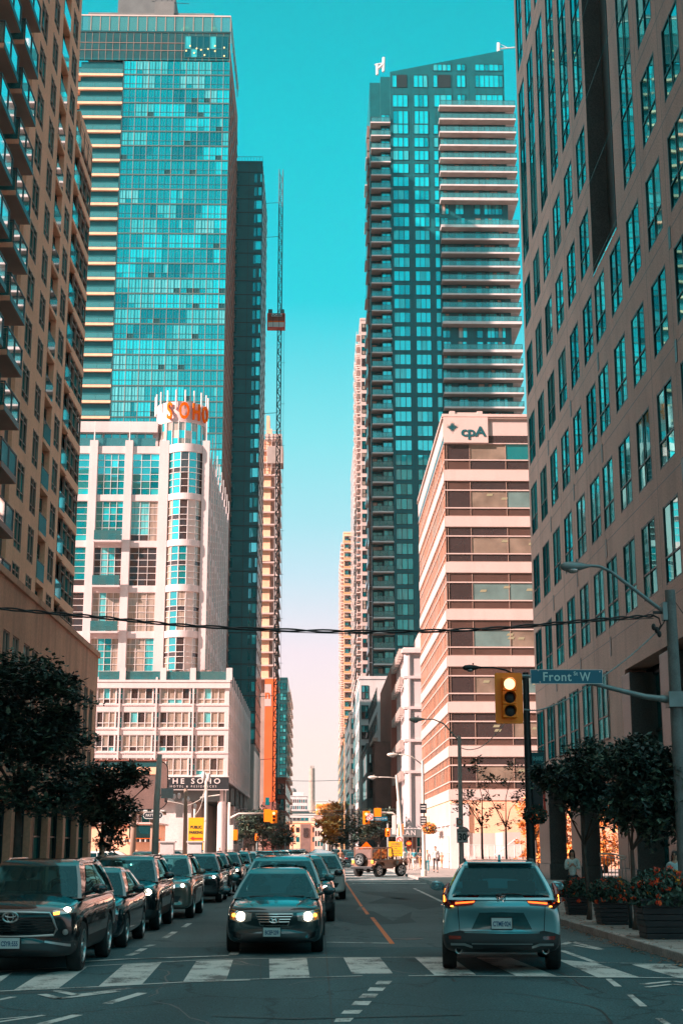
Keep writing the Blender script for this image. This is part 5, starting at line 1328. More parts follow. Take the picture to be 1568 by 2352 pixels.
# ---- end of the street
def far_end():
    Y0 = 900.0
    root = thing('chimney_stack', 'tall slender concrete chimney rising at the far end of the street', 'chimney', (P(716, 1850, Y0).x, Y0, 0))
    x = P(716, 1850, Y0).x; zt = ZZ(1765, Y0, 716); b = MB(); b.lathe((x, Y0, 0), [(2.3, 0), (1.75, zt), (1.5, zt), (1.4, zt - 2)], M['concrete'], n=24)
    b.build('shaft', root, smooth=True, angle=30)
    c = MB()
    for k in range(3): c.lathe((x + (k - 1) * .9, Y0, 0), [(.32, zt), (.32, zt + 1.6)], M['concrete'], n=10)
    c.build('flue', root)
    def blk(name, label, u0, u1, v0, Y, m, rows=4, cols=6, gm=None, cat='building', dz=0):
        xa, xb = P(u0, v0, Y).x, P(u1, v0, Y).x; zt = ZZ(v0, Y, (u0 + u1) / 2)
        r = thing(name, label, cat, ((xa + xb) / 2, Y + 10, 0)); b = MB(); b.box(xa, xb, Y, Y + 25, 0, zt, m); b.box(xa - .3, xb + .3, Y - .3, Y + 25, zt, zt + .5, m); b.build('wall', r)
        W = Wins(r, 40); F = FX((0, Y, 0), (1, 0, 0), (0, -1, 0)); n = cols
        for j in range(rows):
            for i in range(n): w_ = (xb - xa) / n; W.add(F, xa + i * w_ + .25 * w_, xa + (i + 1) * w_ - .12 * w_, zt - 3.6 * (j + 1), zt - 3.6 * (j + 1) + 1.9, .05, 1, [], gm or [M['g_deep'], M['g_umber']], None, .1, .05)
        W.done(False); return r, xa, xb, zt
    r, xa, xb, zt = blk('stepped_hotel', 'pale pink stepped building with rows of small windows left of the chimney', 657, 705, 1829, 820, M['concrete_pale'], 5, 10)
    t = MB(); t.box(P(664, 1820, 820).x, P(697, 1820, 820).x, 823, 840, zt, ZZ(1819, 820, 680), M['concrete_pale']); t.blob((P(672, 1815, 824).x, 826, ZZ(1817, 820, 680)), (2.2, 2.2, 2.0), M['concrete_dark'], 10, 6); t.build('upper_storey', r)
    blk('flat_roofed_hall', 'low flat roofed pale building right of the chimney', 724, 752, 1841, 880, M['sign_white'], 1, 3)
    blk('grey_far_block', 'long grey low block behind the orange trees at the street end', 752, 784, 1846, 860, M['concrete'], 2, 5)
    blk('white_canopy_hall', 'grey hall with a long white roof band across the end of the street', 652, 708, 1865, 640, M['concrete_dark'], 1, 6)
    r, xa, xb, zt = blk('brown_portal_building', 'brown stone building with a tall central recess facing down the street', 664, 740, 1890, 560, M['precast'], 2, 6)
    q = MB(); q.box(P(690, 1900, 559).x, P(714, 1900, 559).x, 559.2, 560, 0, ZZ(1893, 559, 700), M['brick_brown']); q.box(P(697, 1910, 558).x, P(708, 1910, 558).x, 558.9, 559.2, 6, ZZ(1902, 558, 700), M['g_umber']); q.build('portal', r)
    cb = thing('roof_canopy', 'long thin white canopy spanning above the street end', 'canopy', (P(697, 1870, 600).x, 600, 0)); q = MB()
    q.box(P(655, 1866, 600).x, P(742, 1866, 600).x, 600, 604, ZZ(1878, 600, 700), ZZ(1868, 600, 700), M['sign_white']); q.box(P(655, 1866, 600).x, P(742, 1866, 600).x, 599.9, 604.1, ZZ(1868, 600, 700), ZZ(1866, 600, 700), M['panel_teal'])
    for u in (662, 690, 735): q.box(P(u, 1866, 601).x - .3, P(u, 1866, 601).x + .3, 601, 601.6, 0, ZZ(1878, 601, 700), M['concrete_pale'])
    q.build('roof', cb)
    for (u0, v0, lab) in ((743, 1893, 'pale narrow building below the orange trees'),):
        blk('pale_narrow_building', lab, 722, 741, 1875, 540, M['cream'], 3, 3)
    # unseen blocks added behind the camera to shade the crossing and darken reflections
    for nm, lab, x0, x1, y0, y1, h, m in (('unseen_shade_tower', 'unseen tower behind the viewer, to the left, sized to shade the crossing', -130, -14, -45, -9, 95, M['precast_brown']), ('unseen_reflection_hall', 'unseen low hall behind the viewer, put in to darken reflections', -13, 60, -130, -85, 22, M['concrete'])):
        r = thing(nm, lab, 'building', ((x0 + x1) / 2, (y0 + y1) / 2, 0)); b = MB(); b.box(x0, x1, y0, y1, 0, h, m)
        z = 5
        while z < h - 3:
            for k in range(int((x1 - x0) / 4)): b.box(x0 + k * 4 + 1, x0 + k * 4 + 3.2, y1, y1 + .04, z, z + 2.2, M['g_deep'])
            z += 3.6
        b.build('wall', r)
far_end()
# ================================================================ vehicles
def car_paint(name, col, metal=.3, rough=.16, coat=1.0):
    m = mat(name, col, rough=rough, metal=metal, var=.06, scale=2.5, coat=coat, fine=.03, finescale=200, grime=.06, grimecol=(.12, .09, .08)); return m
CP = {'black': car_paint('paint_black', (.003, .009, .012), .1), 'navy': car_paint('paint_navy', (.004, .016, .022), .1), 'grey': car_paint('paint_grey', (.030, .062, .070), .5), 'silver': car_paint('paint_silver', (.17, .40, .44), .6, .3),
      'beige': car_paint('paint_beige', (.22, .19, .165), .5), 'tealgrey': car_paint('paint_teal_grey', (.045, .14, .15), .5), 'white': car_paint('paint_white_car', (.62, .58, .55), .0, .35), 'tan': car_paint('paint_tan', (.20, .095, .06), .1, .5, .4), 'red': car_paint('paint_red', (.3, .03, .02), .2), 'charcoal': car_paint('paint_charcoal', (.022, .032, .036), .4)}
M['cglass'] = glass('cglass', (.003, .010, .012), tint=(.12, .48, .54), r0=.05, wob=.05, wscale=1.2)
M['cabin_glass'] = clear_glass('cabin_glass', (.26, .56, .58), alpha=.04, r0=.03, gt=(.16, .42, .47))
M['cloth_driver'] = mat('cloth_driver', (.14, .13, .13), rough=.9, var=.1)
M['skin_driver'] = mat('skin_driver', (.42, .24, .17), rough=.6, var=0)
M['cladding'] = mat('cladding', (.014, .018, .020), rough=.6, var=.1, scale=5, fine=.1, finescale=90)
M['rubber'] = mat('rubber', (.010, .012, .013), rough=.8, var=.15, scale=8, fine=.2, finescale=60, bump=.3, bscale=60)
M['alloy'] = mat('alloy', (.42, .45, .45), rough=.3, metal=.9, var=.08, scale=6)
M['chrome'] = mat('chrome', (.75, .75, .74), rough=.12, metal=1.0, var=0)
M['lens'] = glass('lens', (.20, .20, .19), tint=(1, 1, 1), r0=.25)
M['lens_red'] = mat('lens_red', (.16, .006, .005), rough=.12, var=0, coat=1)
M['lens_amber'] = mat('lens_amber', (.8, .25, .03), rough=.15, var=0, coat=1)
M['plate'] = mat('plate', (.50, .56, .56), rough=.45, var=.06, scale=12)
M['plate_ink'] = mat('plate_ink', (.01, .07, .16), rough=.5, var=0)
M['mirror'] = mat('mirror', (.5, .6, .62), rough=.03, metal=1, var=0)
M['seat_dark'] = mat('seat_dark', (.03, .03, .032), rough=.8, var=.1)
def lerp(a, b, t): return a + (b - a) * t
def interp(tab, y):
    for (a, b) in zip(tab[:-1], tab[1:]):
        if a[0] <= y <= b[0]:
            t = (y - a[0]) / (b[0] - a[0]); return [lerp(p, q, t) for p, q in zip(a[1:], b[1:])]
    return list(tab[-1][1:]) if y > tab[-1][0] else list(tab[0][1:])
SHAPES = {  # y fraction from the nose, half width fraction, underside z, top z (m)
 'suv': [(0, .64, .42, .72), (.006, .78, .34, .85), (.02, .885, .28, .945), (.05, .95, .25, 1.0), (.10, .985, .24, 1.04), (.18, 1, .24, 1.085), (.27, 1, .24, 1.13), (.45, 1, .24, 1.15), (.7, 1, .24, 1.17), (.88, .99, .27, 1.19), (.955, .97, .30, 1.19), (.985, .945, .34, 1.12), (.996, .90, .40, 1.02), (1, .80, .50, .92)],
 'sedan': [(0, .62, .34, .56), (.006, .76, .26, .68), (.02, .87, .21, .76), (.05, .94, .19, .82), (.11, .98, .18, .88), (.2, 1, .18, .94), (.29, 1, .18, .98), (.5, 1, .18, .99), (.75, 1, .20, 1.03), (.88, .985, .24, 1.06), (.96, .95, .28, 1.05), (.985, .91, .32, .98), (.996, .85, .38, .86), (1, .74, .46, .76)],
}
RING = [(0, 0), (.72, 0), (.90, .03), (.975, .12), (.995, .30), (1.0, .50), (.988, .68), (.965, .82), (.91, .92), (.80, .97), (.45, .995), (0, 1.0)]
def car_tpl(kind, L, Wd, H, wr, wb_f, wb_r, gh, nose=None):
    """build the meshes of one body shape once; returns a dict of geometry helpers"""
    tab = [(y * L,) + tuple(r) for y, *r in SHAPES[kind]]
    hs = H / (1.73 if kind == 'suv' else 1.48)
    tab = [(y, hw, zb, zt * hs) for y, hw, zb, zt in tab]
    hW = Wd / 2; vs = []; n = len(RING); full = RING + [(-x, z) for x, z in RING[-2:0:-1]]; N = len(full)
    ys = sorted(set([t[0] for t in tab] + [L * f for f in (.22, .36, .55, .62, .8)]))
    for y in ys:
        hw, zb, zt = interp(tab, y)
        for x, z in full:
            cr = .03 if abs(x) < .5 and z > .9 else 0
            xx = x * hw * hW; bow = 0
            if y < .06 * L: bow = .16 * (abs(x) ** 2.2) * (1 - y / (.06 * L)) * 1.0
            if y > .95 * L: bow = -.12 * (abs(x) ** 2.2) * ((y / L - .95) / .05)
            vs.append((xx, y + bow, zb + (zt - zb) * z + cr))
    fs = []; mi = []
    for i in range(len(ys) - 1):
        for k in range(N):
            k2 = (k + 1) % N; fs.append((i * N + k, i * N + k2, (i + 1) * N + k2, (i + 1) * N + k))
            kk = min(k, N - 1 - k); mi.append(1 if kk <= (3 if kind == 'suv' else 1) else 0)
    fs.append(tuple(range(N))[::-1]); mi.append(0); fs.append(tuple((len(ys) - 1) * N + k for k in range(N))); mi.append(0)
    me = bpy.data.meshes.new('tmp'); me.from_pydata(vs, [], fs); me.materials.append(M['frame_dark']); me.materials.append(M['cladding']); me.materials.append(M['black'])
    me.polygons.foreach_set('material_index', mi)
    bm = bmesh.new(); bm.from_mesh(me); bmesh.ops.recalc_face_normals(bm, faces=bm.faces); bm.to_mesh(me); bm.free()
    o = bpy.data.objects.new('tmp', me); COL.objects.link(o)
    s = o.modifiers.new('s', 'SUBSURF'); s.levels = 2; s.render_levels = 2
    cut = MB()
    for y in (wb_f, wb_r):
        for sx in (-1, 1): cut.lathe((sx * (hW - .12), y, wr), [(wr + .055, -.20), (wr + .055, .40)] if sx > 0 else [(wr + .055, -.40), (wr + .055, .20)], M['black'], n=28, axis='x', cap=True)
    cm = cut.build('cut', fix=True); cm.data.materials.clear(); [cm.data.materials.append(q) for q in (M['frame_dark'], M['cladding'], M['black'])]
    cm.data.polygons.foreach_set('material_index', [2] * len(cm.data.polygons))
    bo = o.modifiers.new('b', 'BOOLEAN'); bo.operation = 'DIFFERENCE'; bo.object = cm; bo.solver = 'EXACT'
    bake(o); bpy.data.objects.remove(cm)
    body = o.data; body.polygons.foreach_set('use_smooth', [True] * len(body.polygons))
    try: body.set_sharp_from_angle(angle=math.radians(38))
    except Exception: pass
    bvh = BVHTree.FromPolygons([v.co.copy() for v in body.vertices], [tuple(p.vertices) for p in body.polygons])
    bpy.data.objects.remove(o)
    return dict(body=body, bvh=bvh, L=L, W=Wd, H=H, wr=wr, wf=wb_f, wr_y=wb_r, gh=gh, kind=kind, tab=tab, hW=hW)
def gh_point(T, face, a, h, off=0.0):
    """point on the greenhouse: face f/r across -1..1, face l/s along 0..1, h from belt to roof"""
    g = T['gh']; y0, y1 = lerp(g['yf0'], g['yf1'], h), lerp(g['yr0'], g['yr1'], h)
    w = lerp(g['wb'], g['wt'], h) + .018 * math.sin(PI * h); z = lerp(g['z0'], g['z1'], h)
    if face == 'f': return V((a * w, y0 + g['bow'] * (a * a - 1) - off, z + off * .5))
    if face == 'r': return V((a * w, y1 - g['bow'] * .6 * (a * a - 1) + off, z + off * .3))
    sg = 1 if face == 's' else -1
    bul = .03 * math.sin(PI * min(1, max(0, a)))
    return V((sg * (w + bul + off), lerp(y0, y1, a), z))
def gh_mesh(T, paint):
    mb = MB(); g = T['gh']; levels = [0, .06, .45, .86, .93, .985]; rings = []; AA = [-1, -.9, -.6, -.3, 0, .3, .6, .9, 1]
    for h in levels:
        r = []; e = .0 if h < .94 else .05
        for i in range(9): p = gh_point(T, 'f', AA[i], min(h, .985)); r.append(p + V((0, e, 0)))
        for i in range(1, 10): p = gh_point(T, 's', i / 10, h); r.append(p - V((e, 0, 0)))
        for i in range(9): p = gh_point(T, 'r', -AA[i], h); r.append(p - V((0, e, 0)))
        for i in range(1, 10): p = gh_point(T, 'l', 1 - i / 10, h); r.append(p + V((e, 0, 0)))
        rings.append(r)
    c = sum(rings[-1], V((0, 0, 0))) / len(rings[-1])
    for k, (s_, dz) in enumerate(((.93, .030), (.75, .052), (.4, .062))):
        rings.append([c + (p - c) * s_ + V((0, 0, dz + (g['z1'] - p.z) * .0)) for p in rings[5]])
    N = len(rings[0]); vs = [p for r in rings for p in r]; fs = []
    for i in range(len(rings) - 1):
        for k in range(N):
            k2 = (k + 1) % N
            if i in (1, 2) and (1 <= k <= 6 or 19 <= k <= 24): continue      # open behind the windscreen and rear glass
            fs.append((i * N + k, i * N + k2, (i + 1) * N + k2, (i + 1) * N + k))
    fs.append(tuple((len(rings) - 1) * N + k for k in range(N)))
    mb.add(vs, fs, paint); return mb
def gh_panel(T, face, a0, a1, h0, h1, m, off=.006, nx=8, nz=5, skew=0.0, mb=None):
    mb = mb or MB(); vs = []
    for j in range(nz + 1):
        for i in range(nx + 1):
            h = lerp(h0, h1, j / nz); e0 = a0 + skew * (1 - j / nz) if not isinstance(a0, tuple) else lerp(a0[0], a0[1], j / nz); e1 = a1 if not isinstance(a1, tuple) else lerp(a1[0], a1[1], j / nz)
            vs.append(gh_point(T, face, lerp(e0, e1, i / nx), h, off))
    fs = [(j * (nx + 1) + i, j * (nx + 1) + i + 1, (j + 1) * (nx + 1) + i + 1, (j + 1) * (nx + 1) + i) for j in range(nz) for i in range(nx)]
    if face in ('r', 'l'): fs = [f[::-1] for f in fs]
    mb.add(vs, fs, m); return mb
def patch(T, face, top, bot, m, off=.005, nx=10, nz=4, mb=None, gh=None):
    """panel that follows the body: outlines in (x, z) for front and rear, (y, z) for the sides, cast onto the shell"""
    mb = mb or MB()
    def pl(t, pts):
        n = len(pts) - 1; k = min(int(t * n), n - 1); f = t * n - k; return lerp(pts[k][0], pts[k + 1][0], f), lerp(pts[k][1], pts[k + 1][1], f)
    vs = []; last = None
    for j in range(nz + 1):
        for i in range(nx + 1):
            a, b = pl(i / nx, top), pl(i / nx, bot); x, z = lerp(b[0], a[0], j / nz), lerp(b[1], a[1], j / nz)
            if face == 'f': o, d = V((x, -2, z)), V((0, 1, 0))
            elif face == 'r': o, d = V((x, T['L'] + 2, z)), V((0, -1, 0))
            elif face == 's': o, d = V((3, x, z)), V((-1, 0, 0))
            else: o, d = V((-3, x, z)), V((1, 0, 0))
            hit = T['bvh'].ray_cast(o, d)
            p = hit[0] if hit[0] is not None else T['bvh'].find_nearest(V((x, 0, z)) if face == 'f' else V((x, T['L'], z)) if face == 'r' else V((T['hW'] if face == 's' else -T['hW'], x, z)))[0]
            vs.append(p - d * off)
    fs = [(j * (nx + 1) + i, j * (nx + 1) + i + 1, (j + 1) * (nx + 1) + i + 1, (j + 1) * (nx + 1) + i) for j in range(nz) for i in range(nx)]
    if face in ('r', 'l'): fs = [f[::-1] for f in fs]
    mb.add(vs, fs, m); return mb
def surf_y(T, face, x, z):
    o, d = (V((x, -2, z)), V((0, 1, 0))) if face == 'f' else (V((x, T['L'] + 2, z)), V((0, -1, 0)))
    h = T['bvh'].ray_cast(o, d); return h[0].y if h[0] is not None else (0 if face == 'f' else T['L'])
def wheel_meshes(wr, spokes=5, wdt=.22, detail=True):
    t = MB(); t.lathe((0, 0, 0), [(wr * .66, -wdt / 2), (wr * .93, -wdt / 2), (wr * .985, -wdt / 2 + .025), (wr, -wdt / 2 + .06), (wr, wdt / 2 - .06), (wr * .985, wdt / 2 - .025), (wr * .93, wdt / 2), (wr * .66, wdt / 2)], M['rubber'], n=32, axis='x')
    r = MB(); r.lathe((0, 0, 0), [(wr * .67, wdt / 2 - .01), (wr * .62, wdt / 2 - .012), (wr * .60, 0), (.02, -.01)], M['cladding'], n=28, axis='x')
    r.lathe((0, 0, 0), [(wr * .68, wdt / 2 - .008), (wr * .68, wdt / 2 + .002), (wr * .615, wdt / 2 + .002), (wr * .60, wdt / 2 - .03)], M['alloy'], n=28, axis='x')
    for k in range(spokes):
        for e in (-.13, .13):
            a = 2 * PI * k / spokes; b = a + e * 1.6
            c0 = V((wdt / 2 - .035, .05 * math.cos(a), .05 * math.sin(a))); c1_ = V((wdt / 2 - .012, wr * .63 * math.cos(b), wr * .63 * math.sin(b)))
            n = V((0, -math.sin(b), math.cos(b))); w0, w1 = .022, .03
            r.add([c0 - n * w0, c0 + n * w0, c1_ + n * w1 * .6, c1_ - n * w1 * .6] + [p - V((.03, 0, 0)) for p in (c0 - n * w0, c0 + n * w0, c1_ + n * w1 * .6, c1_ - n * w1 * .6)], [(0, 1, 2, 3), (0, 3, 7, 4), (1, 5, 6, 2), (3, 2, 6, 7)], M['alloy'])
    r.lathe((0, 0, 0), [(.065, wdt / 2 - .03), (.06, wdt / 2 - .005), (.001, wdt / 2 - .004)], M['alloy'], n=14, axis='x')
    return t, r
def cabin(T, root, bld, spec):
    g = T['gh']; z = g['z0'] + .04; yf = g['yf1'] + .12; zt = g['z1'] - .17; sd = M['seat_dark']; s_ = MB()
    for y in (yf, yf + .95):
        for x in (-.38, .38):
            s_.box(x - .21, x + .21, y, y + .1, z - .1, zt - .14, sd); s_.blob((x, y + .04, zt - .03), (.13, .06, .10), sd, 10, 7)
    s_.box(-.62, .62, g['yf0'] + .22, g['yf0'] + .5, z - .05, z + .05, sd); bld(s_, 'seat', sm=False)
    if spec.get('driver', True):
        d = MB(); x = .38; d.blob((x, yf - .12, zt - .36), (.20, .11, .20), M['cloth_driver'], 12, 8); d.blob((x, yf - .14, zt - .06), (.07, .08, .10), M['skin_driver'], 12, 8); d.blob((x, yf - .11, zt - .02), (.078, .08, .085), M['seat_dark'], 12, 8); bld(d, 'driver_figure')
    w = MB(); c = V((.38, yf - .52, z + .10)); w.tube([c + V((.17 * math.cos(t), .05 * math.sin(t), .15 * math.sin(t))) for t in [2 * PI * i / 14 for i in range(15)]], .012, sd, 5); bld(w, 'steering_wheel')
    m = MB(); p = gh_point(T, 'f', 0, .84, -.06); m.box(p.x - .11, p.x + .11, p.y - .01, p.y + .01, p.z - .03, p.z + .03, sd); bld(m, 'rear_view_mirror', sm=False)
def build_car(T, name, label, loc, rz, paint, group=None, spec=None, lit=True, rails=False, extra=None, cat='car'):
    spec = spec or {}
    root = thing(name, label, cat, loc, rz, group); L, hW = T['L'], T['hW']; dy = -spec.get('pivot', 0.0)
    me = T['body'].copy(); me.materials[0] = paint
    if T['kind'] == 'sedan': me.materials[1] = M['cladding']
    if spec.get('nocladding'): me.materials[1] = paint
    o = bpy.data.objects.new('body', me); COL.objects.link(o); o.parent = root
    bld = lambda mb, nm, par=root, sm=True, ang=40: mb.build(nm, par, smooth=sm, world=False, angle=ang)
    gm = gh_mesh(T, paint); cab = bld(gm, 'roof', ang=35)
    g = T['gh']; gl = M['cglass']
    bld(gh_panel(T, 'f', -.93, .93, .03, .90, M['cabin_glass'], .008, 12, 6), 'windscreen')
    rw = T.get('rearwin', (-.88, .88, .10, .88)); bld(gh_panel(T, 'r', rw[0], rw[1], rw[2], rw[3], M['cabin_glass'], .009, 12, 6), 'rear_window')
    cabin(T, root, bld, spec)
    for s_ in ('s', 'l'):
        for (a0, a1, h1) in T['sidewin']: bld(gh_panel(T, s_, a0, a1, .06, h1, gl, .008, 5, 5), 'side_window')
        tr = MB()   # chrome or black line under the glass
        pts = [gh_point(T, s_, .03 + .9 * i / 10, .035, .012) for i in range(11)]; tr.tube(pts, .011, M['chrome'] if spec.get('chrome') else M['black_gloss'], 5); bld(tr, 'window_trim')
    # front pillars and wipers
    wp = MB()
    for x0, x1 in ((-.62, -.05), (.02, .66)):
        wp.tube([gh_point(T, 'f', x0 + (x1 - x0) * i / 5, .05 + .02 * i / 5, .02) for i in range(6)], .009, M['black'], 5)
    bld(wp, 'wiper')
    # wheels
    t, r = wheel_meshes(T['wr'], spec.get('spokes', 5)); proto = None
    for y in (T['wf'], T['wr_y']):
        for sx in (1, -1):
            if proto is None: a = bld(t, 'wheel'); b = bld(r, 'rim', a); proto = (a, b)
            else:
                a = proto[0].copy(); COL.objects.link(a); b = proto[1].copy(); COL.objects.link(b); b.parent = a
            a.parent = root; a.location = (sx * (hW - .12), y, T['wr']); a.rotation_euler = (0, 0, 0 if sx > 0 else PI)
    # mirrors
    for sx in (1, -1):
        mm = MB(); base = gh_point(T, 's', .11, .12); c = V((sx * (hW + .10), base.y + .02, base.z + .07))
        mm.blob(c, (.125, .075, .085), paint if not spec.get('blackmirror') else M['black_gloss'], 12, 8); mm.tube([V((sx * (base.x - .02), base.y, base.z)), c - V((sx * .05, 0, .03))], .028, M['black_gloss'], 6)
        mm.add([(c.x - .09, c.y + .068, c.z - .055), (c.x + .09, c.y + .068, c.z - .055), (c.x + .09, c.y + .068, c.z + .055), (c.x - .09, c.y + .068, c.z + .055)], [(0, 1, 2, 3)], M['mirror'])
        bld(mm, 'mirror')
    if rails:
        for s_ in ('s', 'l'):
            rr = MB(); pts = []
            for i in range(9):
                p = gh_point(T, s_, .10 + .82 * i / 8, .985); e = 0 if 0 < i < 8 else -.05
                pts.append(V((p.x * .93, p.y, p.z + .055 + e)))
            rr.tube(pts, .018, M['cladding'] if spec.get('darkrail', True) else M['chrome'], 6); bld(rr, 'roof_rail')
        if spec.get('crossbars'):
            for y in (1.9, 2.9):
                cb = MB(); cb.box(-.58, .58, y, y + .06, T['gh']['z1'] + .11, T['gh']['z1'] + .135, M['cladding']); bld(cb, 'roof_bar', sm=False)
    # door seams and handles on both flanks
    for s_, sg in (('s', 1), ('l', -1)):
        z0, z1 = (.33, .97) if T['kind'] == 'sedan' else (.42, 1.1)
        for y in spec.get('seams', T['seams']):
            sm_ = patch(T, s_, [(y - .005, z1), (y + .005, z1)], [(y - .025, z0), (y - .015, z0)], M['black'], .003, 1, 8); bld(sm_, 'door_seam')
        for y in T['handles']:
            p = patch(T, s_, [(y, z1 - .12), (y + .17, z1 - .12)], [(y, z1 - .155), (y + .17, z1 - .155)], paint, .028, 3, 1); p.tube([V(v) for v in (p.v[0], p.v[3])], .013, paint, 6); bld(p, 'door_handle')
    f = spec.get('front')
    if f: f(T, root, bld)
    r_ = spec.get('rear')
    if r_: r_(T, root, bld)
    if not f: generic_front(T, root, bld, lit, spec)
    if not r_: generic_rear(T, root, bld)
    for ch in root.children: ch.location.y += -L / 2 if ch.type == 'MESH' else 0
    return root
def plate(T, root, bld, face, x, z, txt, w=.305, h=.155, size=.098):
    y = min(surf_y(T, face, x + d_, z + e) for d_ in (-w / 2, 0, w / 2) for e in (-h / 2, h / 2)) - .02 if face == 'f' else max(surf_y(T, face, x + d_, z + e) for d_ in (-w / 2, 0, w / 2) for e in (-h / 2, h / 2)) + .012
    s_ = -1 if face == 'f' else 1
    b = MB(); b.box(x - w / 2, x + w / 2, min(y, y + s_ * .008), max(y, y + s_ * .008), z - h / 2, z + h / 2, M['plate'])
    fr = MB(); yy = sorted((y - s_ * .004, y + s_ * .012))
    for q in ((x - w / 2 - .012, x + w / 2 + .012, z - h / 2 - .012, z - h / 2), (x - w / 2 - .012, x + w / 2 + .012, z + h / 2, z + h / 2 + .012), (x - w / 2 - .012, x - w / 2, z - h / 2, z + h / 2), (x + w / 2, x + w / 2 + .012, z - h / 2, z + h / 2)):
        fr.box(q[0], q[1], yy[0], yy[1], q[2], q[3], M['black'])
    o = bld(b, 'number_plate', sm=False); bld(fr, 'plate_frame', o, sm=False)
    if txt:
        t = text_mesh(txt, size, M['plate_ink'], parent=None, origin=(x, y + s_ * .0095, z - .012), xdir=(1, 0, 0) if s_ < 0 else (-1, 0, 0), extrude=.001, bold=.003, sx=.62); t.parent = o
def hexpatch(T, face, pts_t, pts_b, m, **k): return patch(T, face, pts_t, pts_b, m, **k)
def generic_front(T, root, bld, lit, spec):
    s = T['hW']; suv = T['kind'] == 'suv'; z = .86 if suv else .66
    for sg in (1, -1):
        x0, x1 = sg * s * .52, sg * s * .93
        p = patch(T, 'f', [(x0, z + .045), (x1, z + .10)], [(x0 + sg * .02, z - .04), (x1, z - .02)], M['lens'], .008, 8, 3)
        o = bld(p, 'headlight'); xm = sg * s * .72; y = surf_y(T, 'f', xm, z + .015) - .02
        b = MB(); b.lathe((xm, y, z + .015), [(.046, .0), (.04, -.012), (.001, -.016)], M['lamp_white'] if lit else M['lens'], n=16, axis='y'); bld(b, 'lamp_bulb', o)
    gr = patch(T, 'f', [(-.42, z + .08), (.42, z + .08)], [(-.34, z - .16), (.34, z - .16)], M['black_gloss'], .006, 8, 3)
    for k in range(4):
        zz = z + .05 - k * .055; gr.tube([V((x, surf_y(T, 'f', x, zz) - .012, zz)) for x in (-.36, -.18, 0, .18, .36)], .009, M['chrome'] if spec.get('chrome', True) else M['cladding'], 5)
    bld(gr, 'grille')
    lo = patch(T, 'f', [(-.66, z - .26), (.66, z - .26)], [(-.58, z - .42), (.58, z - .42)], M['black'], .006, 8, 2); bld(lo, 'lower_intake')
    plate(T, root, bld, 'f', 0, z - .20, '')
def generic_rear(T, root, bld):
    s = T['hW']; z = .98 if T['kind'] == 'suv' else .86
    for sg in (1, -1):
        p = patch(T, 'r', [(sg * s * .58, z + .06), (sg * s * .92, z + .07)], [(sg * s * .58, z - .07), (sg * s * .93, z - .10)], M['lens_red'], .008, 5, 3); bld(p, 'taillight')
    plate(T, root, bld, 'r', 0, z - .1, '')
# ---- body shapes
def GH(yf0, yf1, yr1, yr0, wb, wt, z0, z1, bow=.10): return dict(yf0=yf0, yf1=yf1, yr1=yr1, yr0=yr0, wb=wb, wt=wt, z0=z0, z1=z1, bow=bow)
T_big = car_tpl('suv', 4.95, 1.93, 1.73, .375, .97, 3.82, GH(1.14, 2.16, 4.50, 4.86, .87, .63, 1.08, 1.63))
T_mid = car_tpl('suv', 4.6, 1.86, 1.68, .36, .93, 3.6, GH(1.08, 2.0, 4.12, 4.50, .84, .56, 1.08, 1.625))
T_sed = car_tpl('sedan', 4.55, 1.775, 1.48, .32, .88, 3.53, GH(1.10, 2.05, 3.25, 4.12, .81, .55, .94, 1.43))
for T, sw, se, hd in ((T_big, [((.075, .19), .42, .9), (.445, .70, .9), (.725, (.93, .90), .86)], (1.5, 2.55, 3.5), (2.25, 3.2)), (T_mid, [((.075, .19), .42, .9), (.445, .70, .9), (.725, (.93, .88), .84)], (1.4, 2.4, 3.25), (2.1, 3.0)), (T_sed, [((.09, .26), .49, .9), (.515, (.84, .74), .88)], (1.35, 2.35, 3.2), (2.05, 2.95))):
    T['sidewin'] = sw; T['seams'] = se; T['handles'] = hd
T_mid['rearwin'] = (-.93, .93, .13, .93)
